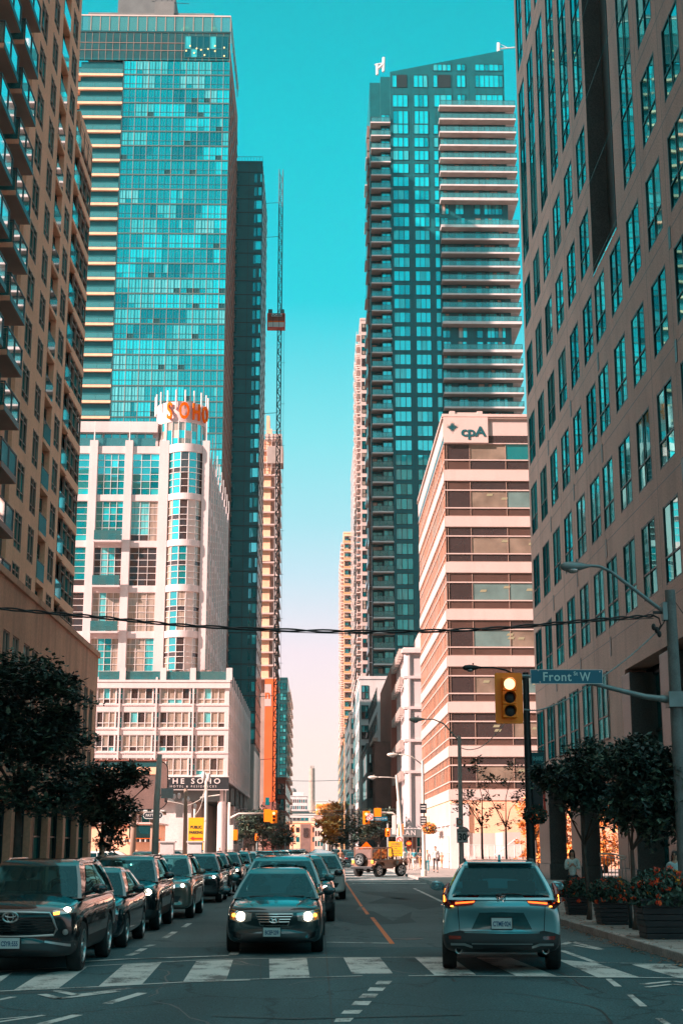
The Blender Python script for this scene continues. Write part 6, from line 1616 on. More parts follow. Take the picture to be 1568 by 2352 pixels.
# ---- fronts and rears of the cars close to the camera
def sedan_front(T, root, bld):
    for sg in (1, -1):
        p = patch(T, 'f', [(sg * .40, .715), (sg * .60, .745), (sg * .80, .79)], [(sg * .42, .585), (sg * .62, .555), (sg * .80, .60)], M['lens'], .008, 12, 4); o = bld(p, 'headlight')
        a = patch(T, 'f', [(sg * .715, .765), (sg * .80, .782)], [(sg * .715, .59), (sg * .80, .612)], M['lens_amber'], .011, 4, 3); bld(a, 'indicator', o)
        x = sg * .60; y = surf_y(T, 'f', x, .66) - .022; b = MB(); b.lathe((x, y, .66), [(.078, .0), (.07, -.012), (.001, -.018)], M['lamp_white'], n=20, axis='y'); bld(b, 'lamp_bulb', o)
        x = sg * .73; y = surf_y(T, 'f', x, .68) - .02; b = MB(); b.lathe((x, y, .68), [(.035, .0), (.001, -.012)], M['lamp_amber'], n=14, axis='y'); bld(b, 'indicator_bulb', o)
    gr = patch(T, 'f', [(-.33, .70), (0, .71), (.33, .70)], [(-.24, .50), (0, .49), (.24, .50)], M['black_gloss'], .005, 10, 4)
    for z, w in ((.70, .33), (.655, .31), (.61, .29), (.565, .27), (.505, .235)): gr.tube([V((x * w, surf_y(T, 'f', x * w, z) - .014, z)) for x in (-1, -.5, 0, .5, 1)], .011, M['chrome'], 6)
    for sg in (1, -1): gr.tube([V((sg * .335, surf_y(T, 'f', sg * .335, .70) - .012, .70)), V((sg * .24, surf_y(T, 'f', sg * .24, .50) - .012, .50))], .011, M['chrome'], 6)
    go = bld(gr, 'grille')
    y = surf_y(T, 'f', 0, .60) - .035; em = MB(); em.tube([V((.09 * math.cos(t), y, .60 + .048 * math.sin(t))) for t in [2 * PI * i / 16 for i in range(17)]], .008, M['chrome'], 5)
    em.tube([(-.045, y, .635), (-.02, y, .565)], .009, M['chrome'], 5); em.tube([(.02, y, .635), (.045, y, .565)], .009, M['chrome'], 5); em.tube([(-.035, y, .595), (.035, y, .605)], .009, M['chrome'], 5); bld(em, 'badge', go)
    lo = patch(T, 'f', [(-.62, .375), (0, .36), (.62, .375)], [(-.50, .26), (0, .235), (.50, .26)], M['black'], .005, 12, 3); bld(lo, 'lower_intake')
    for sg in (1, -1): fl = patch(T, 'f', [(sg * .60, .36), (sg * .74, .40)], [(sg * .60, .28), (sg * .74, .30)], M['black_gloss'], .006, 4, 2); bld(fl, 'fog_lamp_recess')
    plate(T, root, bld, 'f', -.04, .395, 'BCEF·239')
    for sg in (1, -1):
        hl = MB(); pts = []
        for i in range(8):
            yy = .12 + i * .14; h = T['bvh'].ray_cast(V((sg * (.36 + .04 * i), yy, 3)), V((0, 0, -1)))
            if h[0]: pts.append(h[0] + V((0, 0, -.002)))
        hl.tube(pts, .010, CP['grey'], 5); bld(hl, 'bonnet_crease')
def highlander_front(T, root, bld):
    for sg in (1, -1):
        p = patch(T, 'f', [(sg * .60, .93), (sg * .78, .985), (sg * .915, 1.02)], [(sg * .62, .865), (sg * .80, .885), (sg * .90, .90)], M['lens'], .010, 12, 4); o = bld(p, 'headlight')
        a = patch(T, 'f', [(sg * .61, .905), (sg * .70, .925)], [(sg * .62, .868), (sg * .70, .876)], M['lamp_amber'], .014, 4, 2); bld(a, 'indicator', o)
        b = MB(); x = sg * .80; y = surf_y(T, 'f', x, .94) - .025; b.blob((x, y, .945), (.055, .02, .035), M['lamp_white'], 12, 8); bld(b, 'lamp_bulb', o)
        fx = patch(T, 'f', [(sg * .70, .66), (sg * .88, .70)], [(sg * .72, .54), (sg * .88, .56)], M['black_gloss'], .008, 5, 3); fl = bld(fx, 'fog_lamp_recess')
        b = MB(); x = sg * .80; y = surf_y(T, 'f', x, .62) - .02; b.lathe((x, y, .62), [(.045, .0), (.04, -.012), (.001, -.016)], M['alloy'], n=16, axis='y'); bld(b, 'fog_lamp', fl)
        cr_ = patch(T, 'f', [(sg * .5, .50), (sg * .92, .44)], [(sg * .5, .47), (sg * .92, .40)], M['alloy'], .012, 8, 1); bld(cr_, 'bumper_trim')
    top = [(-.56, .90), (0, .91), (.56, .90)]; bot = [(-.66, .60), (0, .57), (.66, .60)]
    gr = patch(T, 'f', top, bot, M['black_gloss'], .006, 14, 6)
    for k in range(7):
        z = .64 + k * .04; w = lerp(.63, .56, k / 6)
        gr.tube([V((x * w, surf_y(T, 'f', x * w, z) - .010, z)) for x in (-1, -.6, -.2, .2, .6, 1)], .007, M['cladding'], 5)
    rim = [(-.56, .90), (-.28, .91), (0, .915), (.28, .91), (.56, .90), (.62, .80), (.67, .66), (.63, .58), (.3, .56), (0, .555), (-.3, .56), (-.63, .58), (-.67, .66), (-.62, .80), (-.56, .90)]
    gr.tube([V((x, surf_y(T, 'f', x, z) - .018, z)) for x, z in rim], .019, M['alloy'], 6)
    go = bld(gr, 'grille')
    y = surf_y(T, 'f', 0, .84) - .04
    em = MB(); em.tube([V((.115 * math.cos(t), y, .845 + .075 * math.sin(t))) for t in [2 * PI * i / 20 for i in range(21)]], .013, M['alloy'], 6); em.tube([V((.045 * math.cos(t), y, .845 + .07 * math.sin(t))) for t in [2 * PI * i / 16 for i in range(17)]], .009, M['alloy'], 5)
    em.tube([V((.085 * math.cos(t), y, .875 + .032 * math.sin(t))) for t in [2 * PI * i / 16 for i in range(17)]], .009, M['alloy'], 5); bld(em, 'badge', go)
    lo = patch(T, 'f', [(-.7, .46), (.7, .46)], [(-.6, .36), (.6, .36)], M['black'], .006, 10, 2); bld(lo, 'lower_intake')
    plate(T, root, bld, 'f', 0, .47, 'CSYR·555')
def crv_rear(T, root, bld):
    L = T['L']; P_ = CP['silver']
    ins = patch(T, 'r', [(-.62, 1.10), (.62, 1.10)], [(-.60, 1.085), (.60, 1.085)], M['black'], .004, 10, 1)
    for sg in (1, -1):
        q = []
        pts = [gh_point(T, 'r', sg * .965, h, .02) for h in (.05, .25, .45)]
        # L shaped lamp: slim upright at the corner, then a bar running inwards
        p = patch(T, 'r', [(sg * .90, 1.10), (sg * .62, 1.12), (sg * .33, 1.145)], [(sg * .905, .97), (sg * .62, .985), (sg * .44, 1.0)], M['lens_red'], .010, 12, 3); o = bld(p, 'taillight')
        p = patch(T, 'r', [(sg * .70, 1.04), (sg * .40, 1.062)], [(sg * .70, 1.015), (sg * .42, 1.04)], M['lamp_red'], .016, 8, 1); bld(p, 'light_bar', o)
        u = MB(); zs = [.985, 1.06, 1.14, 1.24, 1.32]; xs = [.80, .855, .855, .835, .80]
        vs_ = []
        ptsL = []
        for z, x in zip(zs, xs):
            y = surf_y(T, 'r', sg * x, z) if z < 1.12 else gh_point(T, 'r', sg * min(.98, x / .83), (z - 1.12) / .5).y
            ptsL.append(V((sg * x, max(y, L - .26) + .02, z)))
        u.tube(ptsL, [.05, .05, .045, .04, .02], M['lens_red'], 8); uo = bld(u, 'upright_light', o)
        c = MB(); ql = [p_ + V((sg * .012, .036, 0)) for p_ in ptsL]; c.tube([ql[0] + V((-sg * .08, .0, 0))] + ql[:4], .011, M['lamp_amber'], 6); bld(c, 'light_guide', o)
        rf = patch(T, 'r', [(sg * .62, .545), (sg * .81, .55)], [(sg * .62, .495), (sg * .80, .495)], M['lens_red'], .012, 5, 1); bld(rf, 'reflector')
        e = MB(); y = surf_y(T, 'r', sg * .66, .36) - .03; e.lathe((sg * .66, y, .335), [(.03, -.05), (.044, .02), (.052, .025), (.052, -.05)], M['alloy'], n=16, axis='y'); bld(e, 'exhaust')
        sm_ = patch(T, 'r', [(sg * .665, 1.10), (sg * .678, 1.10)], [(sg * .635, .60), (sg * .645, .60)], M['black'], .004, 1, 8); bld(sm_, 'tailgate_seam')
        sk = patch(T, 'r', [(sg * .45, .40), (sg * .56, .44), (sg * .78, .44)], [(sg * .45, .365), (sg * .58, .405), (sg * .78, .405)], M['alloy'], .014, 8, 1); bld(sk, 'bumper_trim')
    sk = patch(T, 'r', [(-.46, .44), (.46, .44)], [(-.46, .425), (.46, .425)], M['alloy'], .014, 8, 1); bld(sk, 'bumper_trim')
    bp_ = patch(T, 'r', [(-.88, .60), (-.5, .59), (0, .585), (.5, .59), (.88, .60)], [(-.80, .30), (0, .29), (.80, .30)], M['cladding'], .006, 16, 5); bld(bp_, 'rear_bumper')
    gap = patch(T, 'r', [(-.64, .612), (.64, .612)], [(-.64, .60), (.64, .60)], M['black'], .005, 10, 1); bld(gap, 'tailgate_seam')
    ch = patch(T, 'r', [(-.60, 1.165), (0, 1.185), (.60, 1.165)], [(-.60, 1.145), (0, 1.16), (.60, 1.145)], M['chrome'], .022, 12, 1); bld(ch, 'chrome_strip')
    rec = patch(T, 'r', [(-.33, .90), (0, .905), (.33, .90)], [(-.46, .645), (0, .64), (.46, .645)], CP['tealgrey'], .005, 10, 4); ro = bld(rec, 'plate_recess')
    lip = patch(T, 'r', [(-.35, .925), (0, .945), (.35, .925)], [(-.35, .89), (0, .90), (.35, .89)], P_, .022, 10, 2); bld(lip, 'tailgate_handle')
    plate(T, root, bld, 'r', 0, .735, 'CTME·024', .31, .16, .10)
    y = surf_y(T, 'r', 0, 1.09) + .02
    b = MB(); b.tube([V((x, y, 1.09 + z)) for x, z in ((-.055, .055), (.055, .055), (.062, .0), (.045, -.055), (-.045, -.055), (-.062, .0), (-.055, .055))], .009, M['chrome'], 5)
    for sg in (1, -1): b.tube([V((sg * .033, y, 1.13)), V((sg * .022, y, 1.09)), V((sg * .03, y, 1.05))], .009, M['chrome'], 5)
    b.tube([V((-.022, y, 1.088)), V((.022, y, 1.088))], .009, M['chrome'], 5); bld(b, 'badge')
    w = MB(); w.tube([gh_point(T, 'r', -(-.05 + .45 * i / 6), .13 + .02 * math.sin(i / 6 * PI), .03) for i in range(7)], .012, M['black'], 6); w.blob(gh_point(T, 'r', .04, .11, .03), (.05, .03, .03), M['black'], 8, 6); bld(w, 'rear_wiper')
    sp = MB(); vs = []
    for i in range(13):
        a = -1 + i / 6; p = gh_point(T, 'r', a * .88, .975)
        for dy_, dz_ in ((-.12, .045), (.08, .03), (.09, .012), (-.05, .0)): vs.append((p.x, p.y + dy_, p.z + dz_))
    fs = [(i * 4 + k, i * 4 + (k + 1) % 4, (i + 1) * 4 + (k + 1) % 4, (i + 1) * 4 + k) for i in range(12) for k in range(4)]; sp.add(vs, fs, P_); bld(sp, 'roof_spoiler')
    fin = MB(); fin.yprism([(L - .75, T['H'] - .01), (L - .60, T['H'] + .075), (L - .55, T['H'] + .075), (L - .53, T['H'] - .01)], -.02, .02, P_); bld(fin, 'roof_fin', sm=False)
def angel_front(T, root, bld):
    generic_front(T, root, bld, False, {'chrome': True})
    for sg in (1, -1):
        for x in (.60, .76):
            y = surf_y(T, 'f', sg * x, .875) - .03; b = MB(); b.tube([V((sg * x + .055 * math.cos(t), y, .875 + .055 * math.sin(t))) for t in [2 * PI * i / 16 for i in range(17)]], .014, M['lamp_white'], 6); bld(b, 'ring_light')
# ---- placing: (pixel measured ground points become real positions on the road)
Cz = lambda T, x, yfront: (x, yfront + T['L'] / 2, 0)
build_car(T_sed, 'sedan', 'dark grey four door sedan first at the crossing with both headlights glowing', Cz(T_sed, -.76, 26.4), 0, CP['grey'], spec=dict(front=sedan_front, spokes=5))
build_car(T_big, 'large_suv', 'black three row utility car with a silver rimmed grille, cut by the left edge', Cz(T_big, -4.58, 22.2), 0, CP['black'], spec=dict(front=highlander_front, chrome=1, darkrail=False, spokes=6), rails=True)
crv = build_car(T_mid, 'silver_suv', 'silver utility car seen from behind with glowing red L shaped tail lights', (3.04, 24.75, 0), PI - .10, CP['silver'], spec=dict(rear=crv_rear, chrome=1, spokes=5, blackmirror=0), rails=True)
QG = 'cars queued facing the crossing'
cars = []
def queue_car(T, label, x, y, paint, **k):
    nm = 'sedan' if T is T_sed else 'suv'
    c = build_car(T, nm, label, Cz(T, x, y), k.pop('rz', 0), paint, QG, **k); cars.append(c); return c
queue_car(T_sed, 'dark navy sedan half hidden behind the black utility car at the left', -4.52, 27.7, CP['navy'], lit=False)
queue_car(T_big, 'black utility car with white ring shaped headlights, third in the left lane', -4.6, 33.5, CP['black'], spec=dict(front=angel_front, chrome=1), rails=True)
queue_car(T_big, 'grey beige utility car with a glaring headlight, fourth in the left lane', -4.3, 39.4, CP['beige'], rails=True, spec=dict(nocladding=1))
queue_car(T_mid, 'dark utility car with two small lit headlights behind the beige one', -4.25, 51, CP['charcoal'])
queue_car(T_mid, 'black utility car close behind the dark one in the left lane', -4.3, 57.5, CP['black'])
queue_car(T_big, 'tall teal grey estate with roof bars directly behind the dark grey sedan', -.78, 31.2, CP['tealgrey'], rails=True, lit=False, spec=dict(crossbars=1, nocladding=1))
queue_car(T_mid, 'dark utility car peeking out right of the roof barred estate', -.45, 37.6, CP['charcoal'], lit=True)
queue_car(T_mid, 'pale pink lit utility car at the sunny edge of the centre lane', .15, 54, CP['white'], lit=False, spec=dict(nocladding=1))
# farther cars: copies of those already built, with their own look and place
far_ = [(5, -4.3, 65, 'third car from the end of the shaded left lane, black'), (6, -4.2, 73, 'charcoal car in the left lane beside the sunny gap'), (9, .35, 63, 'light coloured car behind the pale utility car in the centre lane')]
def dup_car(src, x, y, rz, label, group, name=None):
    c = copy_tree(src); c.location = (x, y, 0); c.rotation_euler = (0, 0, rz); c['label'] = label; c['group'] = group
    if name: c.name = name
    return c
k = 0
spots = [(-4.3, 66.5, 4), (-4.2, 74, 5), (.3, 62.5, 3), (.4, 71, 4), (-4.1, 82, 8), (.2, 80, 1), (-3.9, 90, 0), (.4, 89, 8), (-3.7, 99, 5), (.3, 98, 3), (.2, 107, 4), (-3.5, 108, 1)]
words_ = ['black wagon seventh in the shaded left lane', 'black car eighth in the left lane near the sunny gap', 'beige car behind the pale utility car', 'dark car in the centre lane where the sunlight begins', 'pale car in the left lane beside the parking lot', 'dark car in the centre lane left of the jeep', 'navy sedan in the left lane by the parking lot exit', 'pale car in the centre lane just past the jeep', 'black car far along the left lane', 'beige car far along the centre lane', 'small dark car beyond the jeep in the centre lane', 'small black car at the far left lane by the signals']
for (x, y, s_), lb in zip(spots, words_): dup_car(cars[min(s_, 7)], x, y + 2.4, 0, lb, QG)
k = 0
for y in range(120, 330, 11):
    for x in (-3.4, .3):
        dup_car(cars[(k * 5 + 3) % 8], x + R.uniform(-.2, .2), y + R.uniform(-1, 1), 0, 'tiny car in the distant queue of traffic facing the viewer', 'distant cars facing the viewer', 'distant_car'); k += 1
for y in (150, 168, 190, 215, 250, 290): dup_car(cars[(k * 3) % 8], 3.6, y, PI, 'tiny car driving away far down the street', 'distant cars driving away', 'distant_car'); k += 1
# parked on the left, beyond the trees
dup_car(cars[7], -13.2, 96, PI / 2 + .2, 'white utility car parked in the lot behind the left trees', 'cars in the parking lot', 'parked_car')
dup_car(cars[3], -10.9, 92, .1, 'beige car parked in the lot below the yellow parking sign', 'cars in the parking lot', 'parked_car')
dup_car(cars[7], -9.8, 118, .25, 'pale car parked in the lot near the hotel corner', 'cars in the parking lot', 'parked_car')
dup_car(cars[2], -12, 132, 1.1, 'black car parked deepest in the lot before the hotel', 'cars in the parking lot', 'parked_car')
# ---- the jeep turning across the street
def jeep():
    root = thing('off_road_car', 'tan boxy off-road car with a spare wheel on its tail, turning beside the kerb', 'off-road car', (4.2, 98.5, 0), math.radians(-38))
    P_ = CP['tan']; bl = M['black']; b = MB()
    # rear faces -y, front +y
    b.box(-.78, .78, -1.9, .55, .52, 1.12, P_); b.box(-.72, .72, .551, 1.75, .60, 1.12, P_); b.box(-.56, .56, 1.751, 1.95, .62, 1.10, P_)
    b.build('body', root, world=False, bevel=.04)
    for sg in (1, -1):
        for y in (-1.3, 1.3):
            f = MB(); f.yprism([(y - .62, .78), (y - .42, 1.02), (y + .42, 1.02), (y + .62, .78), (y + .56, .72), (y + .38, .95), (y - .38, .95), (y - .56, .72)], min(sg * .76, sg * 1.0), max(sg * .76, sg * 1.0), P_ if y < 0 else P_); f.build('fender', root, world=False)
    t = MB(); t.box(-.74, .74, -1.88, .45, 1.83, 1.92, P_)
    for x in (-.74, .66):
        for y in (-1.88, -.9, -.15): t.box(x, x + .08, y, y + .1, 1.12, 1.83, P_)
        t.add([(x, .55, 1.12), (x + .08, .55, 1.12), (x + .08, .45, 1.83), (x, .45, 1.83), (x, .63, 1.12), (x + .08, .63, 1.12), (x + .08, .53, 1.83), (x, .53, 1.83)], [(0, 1, 2, 3), (4, 7, 6, 5), (1, 5, 6, 2), (0, 3, 7, 4)], P_)
    t.build('roof', root, world=False, bevel=.02)
    for nm, q in (('rear_window', (-.64, .64, -1.87, -1.85, 1.18, 1.78)),): g = MB(); g.box(*q, M['brick_brown']); g.build(nm, root, world=False)
    for x in (-.72, .70):
        for y0, y1 in ((-1.76, -.92), (-.78, -.17)): g = MB(); g.box(x, x + .02, y0, y1, 1.18, 1.8, M['g_brown']); g.build('side_window', root, world=False)
    st = MB()
    for x in (-.38, .38): st.box(x - .22, x + .22, -.5, -.38, 1.0, 1.6, M['seat_dark']); st.blob((x, -.42, 1.68), (.13, .07, .1), M['seat_dark'], 8, 6)
    st.build('seat', root, world=False)
    tt, rr = wheel_meshes(.42, 5, .27)
    for (x, y) in ((.80, 1.3), (-.80, 1.3), (.80, -1.3), (-.80, -1.3)):
        a = tt.build('wheel', root, world=False, smooth=True, angle=40); r = rr.build('rim', a, world=False); a.location = (x, y, .42); a.rotation_euler = (0, 0, (0 if x > 0 else PI) + (-.3 if y > 0 else 0))
    a = tt.build('spare_wheel', root, world=False, smooth=True, angle=40); rr.build('rim', a, world=False); a.location = (-.12, -2.05, 1.12); a.rotation_euler = (0, 0, -PI / 2)
    bp = MB(); bp.box(-.85, .85, -2.12, -1.905, .52, .68, bl); bp.build('rear_bumper', root, world=False, bevel=.03)
    for sg in (1, -1): q = MB(); q.box(sg * .78 - .07, sg * .78 + .07, -1.96, -1.90, .88, 1.08, M['lamp_amber']); q.build('taillight', root, world=False)
    ax = MB(); ax.tube([(-.7, -1.3, .42), (.7, -1.3, .42)], .06, bl, 8); ax.blob((0, -1.3, .40), (.16, .16, .14), bl, 10, 6); ax.build('axle', root, world=False)
jeep()
# ================================================================ signals, lamps, signs, wires
def signal_head(root, x, y, z, lit='top', s=1.0, back=False, name='signal_head'):
    Yl = M['yellow']; b = MB(); w, h = .30 * s, .55 * s
    poly = []
    for cx, cz, a0 in ((w - .05, h - .05, 0), (-w + .05, h - .05, 90), (-w + .05, -h + .05, 180), (w - .05, -h + .05, 270)):
        for k in range(4): a = math.radians(a0 + k * 30); poly.append((x + cx + .05 * math.cos(a), z + cz + .05 * math.sin(a)))
    b.xprism(poly[::-1], y, y + .02, Yl)
    o = b.build('backboard' if root else name, root)
    c = MB(); hw = .155 * s
    for k in range(3): zz = z + (1 - k) * .29 * s; c.box(x - hw, x + hw, y - .14 if not back else y + .021, y - .001 if not back else y + .16, zz - .14 * s, zz + .14 * s, Yl)
    hd = c.build('housing', root, bevel=.012)
    if back: return
    for k in range(3):
        zz = z + (1 - k) * .29 * s; on = (k == 0 and lit == 'top')
        l = MB(); l.lathe((x, y - .142, zz), [(.12 * s, 0), (.11 * s, -.012), (.06 * s, -.03), (.001, -.035)], M['lamp_signal'] if on else M['sign_black'], n=22, axis='y'); l.build('signal_lens', hd, smooth=True)
        v = MB(); r = .128 * s
        vs = []; n = 18
        for i in range(n + 1):
            a = math.radians(-30 + 240 * i / n); vs += [(x + r * math.cos(a), y - .141, zz + r * math.sin(a)), (x + r * math.cos(a), y - .141 - .2 * s * (.35 + .65 * max(0, math.sin(a))), zz + r * math.sin(a))]
        v.add(vs, [(2 * i, 2 * i + 1, 2 * i + 3, 2 * i + 2) for i in range(n)], Yl); ob = v.build('visor', hd); ob.modifiers.new('s', 'SOLIDIFY').thickness = .008
def cobra(root, tip, d, m, s=1.0):
    """street lamp head: a flattened housing with a glass bowl"""
    b = MB(); tip = V(tip); d = V(d).normalized(); q = []
    for t, r in ((0, .035), (.12, .06), (.3, .11), (.55, .14), (.75, .12), (.86, .05)): q.append((tip + d * t * s, r * s))
    b.tube([p for p, r in q], [r for p, r in q], m, 10)
    for i, v in enumerate(b.v): pass
    o = b.build('lamp_head', root, smooth=True)
    g = MB(); c = tip + d * .52 * s - V((0, 0, .10 * s)); g.blob(c, (.17 * s, .11 * s, .10 * s), M['lens'], 12, 8); g.build('lamp_bowl', o, smooth=True)
    g = MB(); c = tip + d * .38 * s + V((0, 0, .13 * s)); g.lathe(c, [(.035 * s, 0), (.035 * s, .07 * s), (.001, .08 * s)], m, n=8); g.build('photocell', o)
# ---- corner pole with the amber signal
def corner_pole():
    Y = 31.0; pt = lambda u, v, y=Y: P(u, v, y); m = M['pole_grey']
    bx = P(1553, 1650, Y).x
    root = thing('signal_pole', 'tall grey concrete corner pole carrying a long lamp arm and the signal arm', 'traffic pole', (bx, Y, .15))
    b = MB(); b.tube([(bx + .0, Y, .15), (bx + .0, Y, 4), (bx, Y, pt(1537, 1356).z)], [.15, .14, .115], m, 14); b.lathe((bx, Y, 0), [(.22, .15), (.22, .35), (.16, .42)], m, n=14); b.build('pole', root, smooth=True, angle=40)
    a = MB(); a.tube([pt(1536, 1412), pt(1527, 1408), pt(1500, 1388), pt(1440, 1342), pt(1400, 1312), pt(1375, 1301), pt(1352, 1299)], [.045, .045, .045, .042, .038, .034, .03], M['steel'], 8)
    a.box(bx - .2, bx - .1, Y - .1, Y + .1, pt(1527, 1425).z, pt(1527, 1385).z, M['steel']); a.build('lamp_arm', root, smooth=True, angle=40)
    cobra(root, pt(1356, 1300), (-1, 0, -.03), M['steel'], .80)
    s_ = MB(); s_.tube([pt(1550, 1609), pt(1480, 1600), pt(1440, 1590), pt(1380, 1575), pt(1330, 1562), pt(1240, 1553, Y + .08), pt(1165, 1553, Y + .12)], [.075, .062, .058, .05, .044, .038, .03], M['steel'], 10)
    s_.tube([pt(1550, 1610), pt(1515, 1604)], .085, M['steel'], 10); s_.build('signal_arm', root, smooth=True, angle=40)
    k = MB(); k.box(bx - .19, bx + .19, Y - .19, Y + .19, pt(1540, 1625).z, pt(1540, 1590).z, M['steel']); k.build('arm_clamp', root)
    i = MB()
    for (u, v) in ((1500, 1440), (1507, 1447), (1513, 1456)): i.blob(pt(u, v, Y - .05), (.05, .05, .08), M['black'], 8, 6)
    i.tube([pt(1500, 1414), pt(1512, 1420), pt(1517, 1436), pt(1508, 1450)], .02, M['black'], 6); i.tube([pt(1525, 1407), pt(1531, 1415), pt(1522, 1432), pt(1512, 1448)], .014, M['black'], 6); i.box(pt(1500, 1440).x, pt(1530, 1440).x, Y - .03, Y + .03, pt(1530, 1410).z, pt(1530, 1404).z, M['black'])
    i.build('insulator', root)
    g = MB(); g.tube([pt(1541, 1370), pt(1568, 1410), pt(1600, 1440)], .008, M['black'], 5); g.build('guy_wire', root)
    sg = thing('traffic_signal', 'yellow backed traffic signal with its top lamp lit amber, hanging at the blue street sign', 'traffic signal', tuple(pt(1168, 1603)))
    p = pt(1168, 1603.5, Y - .12); signal_head(sg, p.x, p.y, p.z, s=1.0)
    st = thing('street_name_sign', 'blue street name sign reading Front St W beside the near signal', 'street sign', tuple(pt(1300, 1555)))
    z0, z1 = pt(1300, 1571, Y - .1).z, pt(1300, 1538, Y - .1).z; x0, x1 = pt(1217, 1555, Y - .1).x, pt(1383, 1555, Y - .1).x; yy = Y - .12
    b = MB(); b.box(x0, x1, yy, yy + .012, z0, z1, M['sign_blue']); o = b.build('sign_plate', st)
    fr = MB()
    for q in ((x0, x1, z1 - .012, z1), (x0, x1, z0, z0 + .012), (x0, x0 + .012, z0 + .0125, z1 - .0125), (x1 - .012, x1, z0 + .0125, z1 - .0125)): fr.box(q[0], q[1], yy - .003, yy + .001, q[2], q[3], M['sign_white'])
    fr.build('border', st)
    tm = mat('sign_text', (.42, .62, .62), rough=.5, var=0)
    text_mesh('Front', .27, tm, parent=o, origin=(lerp(x0, x1, .365), yy - .004, (z0 + z1) / 2 - .01), extrude=.001, bold=.004, sx=.95, spacing=1.1)
    text_mesh('St', .12, tm, parent=o, origin=(lerp(x0, x1, .625), yy - .004, (z0 + z1) / 2 + .065), extrude=.001, bold=.002)
    text_mesh('W', .27, tm, parent=o, origin=(lerp(x0, x1, .755), yy - .004, (z0 + z1) / 2 - .01), extrude=.001, bold=.004, sx=.8)
    bo = MB()
    for fx, fz in ((.11, .92), (.13, .12), (.96, .85)): bo.lathe((lerp(x0, x1, fx), yy - .004, lerp(z0, z1, fz)), [(.001, -.006), (.014, -.004), (.014, .003)], M['sign_white'], n=8, axis='y')
    bo.build('bolt', st)
corner_pole()
# ---- overhead cables
def cable(name, label, pts, r, m, n=60, sag=0, twist=0.0, strands=1):
    b = MB(); P_ = [V(p) for p in pts]
    def cr(t):
        k = min(int(t * (len(P_) - 1)), len(P_) - 2); f = t * (len(P_) - 1) - k
        p0, p1, p2, p3 = P_[max(k - 1, 0)], P_[k], P_[k + 1], P_[min(k + 2, len(P_) - 1)]
        return .5 * ((2 * p1) + (p2 - p0) * f + (2 * p0 - 5 * p1 + 4 * p2 - p3) * f * f + (3 * p1 - p0 - 3 * p2 + p3) * f ** 3)
    for s_ in range(strands):
        q = []
        for i in range(n + 1):
            t = i / n; a = twist * t * 2 * PI + s_ * 2 * PI / strands; q.append(cr(t) + V((0, math.cos(a), math.sin(a))) * (r * 1.3 if strands > 1 else 0))
        b.tube(q, r, m, 5)
    o = b.build(name, smooth=True); tag(o, label, 'cable')
Yw = 31.0
cable('overhead_cable', 'thick black twisted cable sagging right across the street in front of the towers', [P(u, v, Yw) for u, v in ((-260, 1368), (0, 1397), (220, 1417), (450, 1438), (784, 1450), (1100, 1445), (1350, 1425), (1500, 1414))], .020, M['black'], 150, twist=14, strands=2)
cable('thin_overhead_cable', 'thin black wire running just beneath the thick twisted cable', [P(u, v, Yw) for u, v in ((-260, 1372), (0, 1400), (220, 1420), (450, 1441), (784, 1455), (1100, 1449), (1350, 1429), (1500, 1420))], .009, M['black'], 80)
cable('signal_feed_cable', 'pale twisted cable dropping from the corner pole to the near traffic signal', [P(u, v, Yw) for u, v in ((1507, 1452), (1440, 1512), (1370, 1563), (1300, 1607), (1240, 1630), (1202, 1630))], .010, M['galv'], 90, twist=22, strands=2)
cable('far_street_cable', 'thin wire crossing the street in front of the chimney', [P(u, v, 200) for u, v in ((655, 1793), (716, 1794), (790, 1792))], .035, M['galv'], 12)
for k, (va, vm, vb, Y) in enumerate(((1858, 1863, 1857, 150), (1864, 1869, 1864, 150), (1871, 1874, 1868, 160), (1855, 1872, 1866, 170))):
    cable('tram_wire', ['uppermost wire between the far signal poles', 'second wire down between the far signal poles', 'third wire down between the far signal poles', 'slack wire dipping lowest between the far signal poles'][k], [P(u, v, Y) for u, v in ((540, va), (690, vm), (905, vb))], .022, M['black'], 20)
cable('lamp_post_cable', 'slack pale cable hanging from the lamp post toward the near signal', [P(u, v, 66.5) for u, v in ((1056, 1717), (1078, 1722), (1110, 1712), (1150, 1672), (1172, 1640))], .02, M['pole_pale'], 24)
# ---- lamp posts down the right side
def lamp_post(label, u, vtop, Y, tipu, tipv, m, r=.09, s=1.0, lean=0.0, zb=.146):
    top = P(u, vtop, Y); root = thing('street_lamp', label, 'street lamp', (top.x, Y, zb), group=None)
    b = MB(); b.tube([(top.x + lean, Y, zb), top], [r * 1.25, r * .8], m, 12); b.lathe((top.x + lean, Y, 0), [(r * 1.8, zb), (r * 1.8, zb + .35), (r * 1.3, zb + .4)], m, n=12); b.build('pole', root, smooth=True, angle=40)
    tip = P(tipu, tipv, Y); a = MB(); st = top - V((0, 0, .25)); mid = V((lerp(st.x, tip.x, .45), Y, lerp(st.z, tip.z, .80))); mid2 = V((lerp(st.x, tip.x, .75), Y, lerp(st.z, tip.z, 1.0)))
    a.tube([st, mid, mid2, tip], [.045 * s, .04 * s, .035 * s, .03 * s], m, 8); a.build('lamp_arm', root, smooth=True)
    cobra(root, tip, (-1, 0, -.02), m, s); return root, top
r1, t1 = lamp_post('tall black street lamp with a banner and a hanging basket in front of the arcade', 1206, 1545, 45, 1105, 1533, M['pole_black'], .12, .7)
bn = thing('banner_sign', 'dark banner reading SHARE with a red edge on the black lamp post', 'banner', tuple(P(1232, 1780, 45)))
b = MB(); b.box(P(1212, 1780, 45).x, P(1250, 1780, 45).x, 44.98, 45.0, ZZ(1797, 45, 1230), ZZ(1728, 45, 1230), M['ink_teal']); o = b.build('cloth', bn)
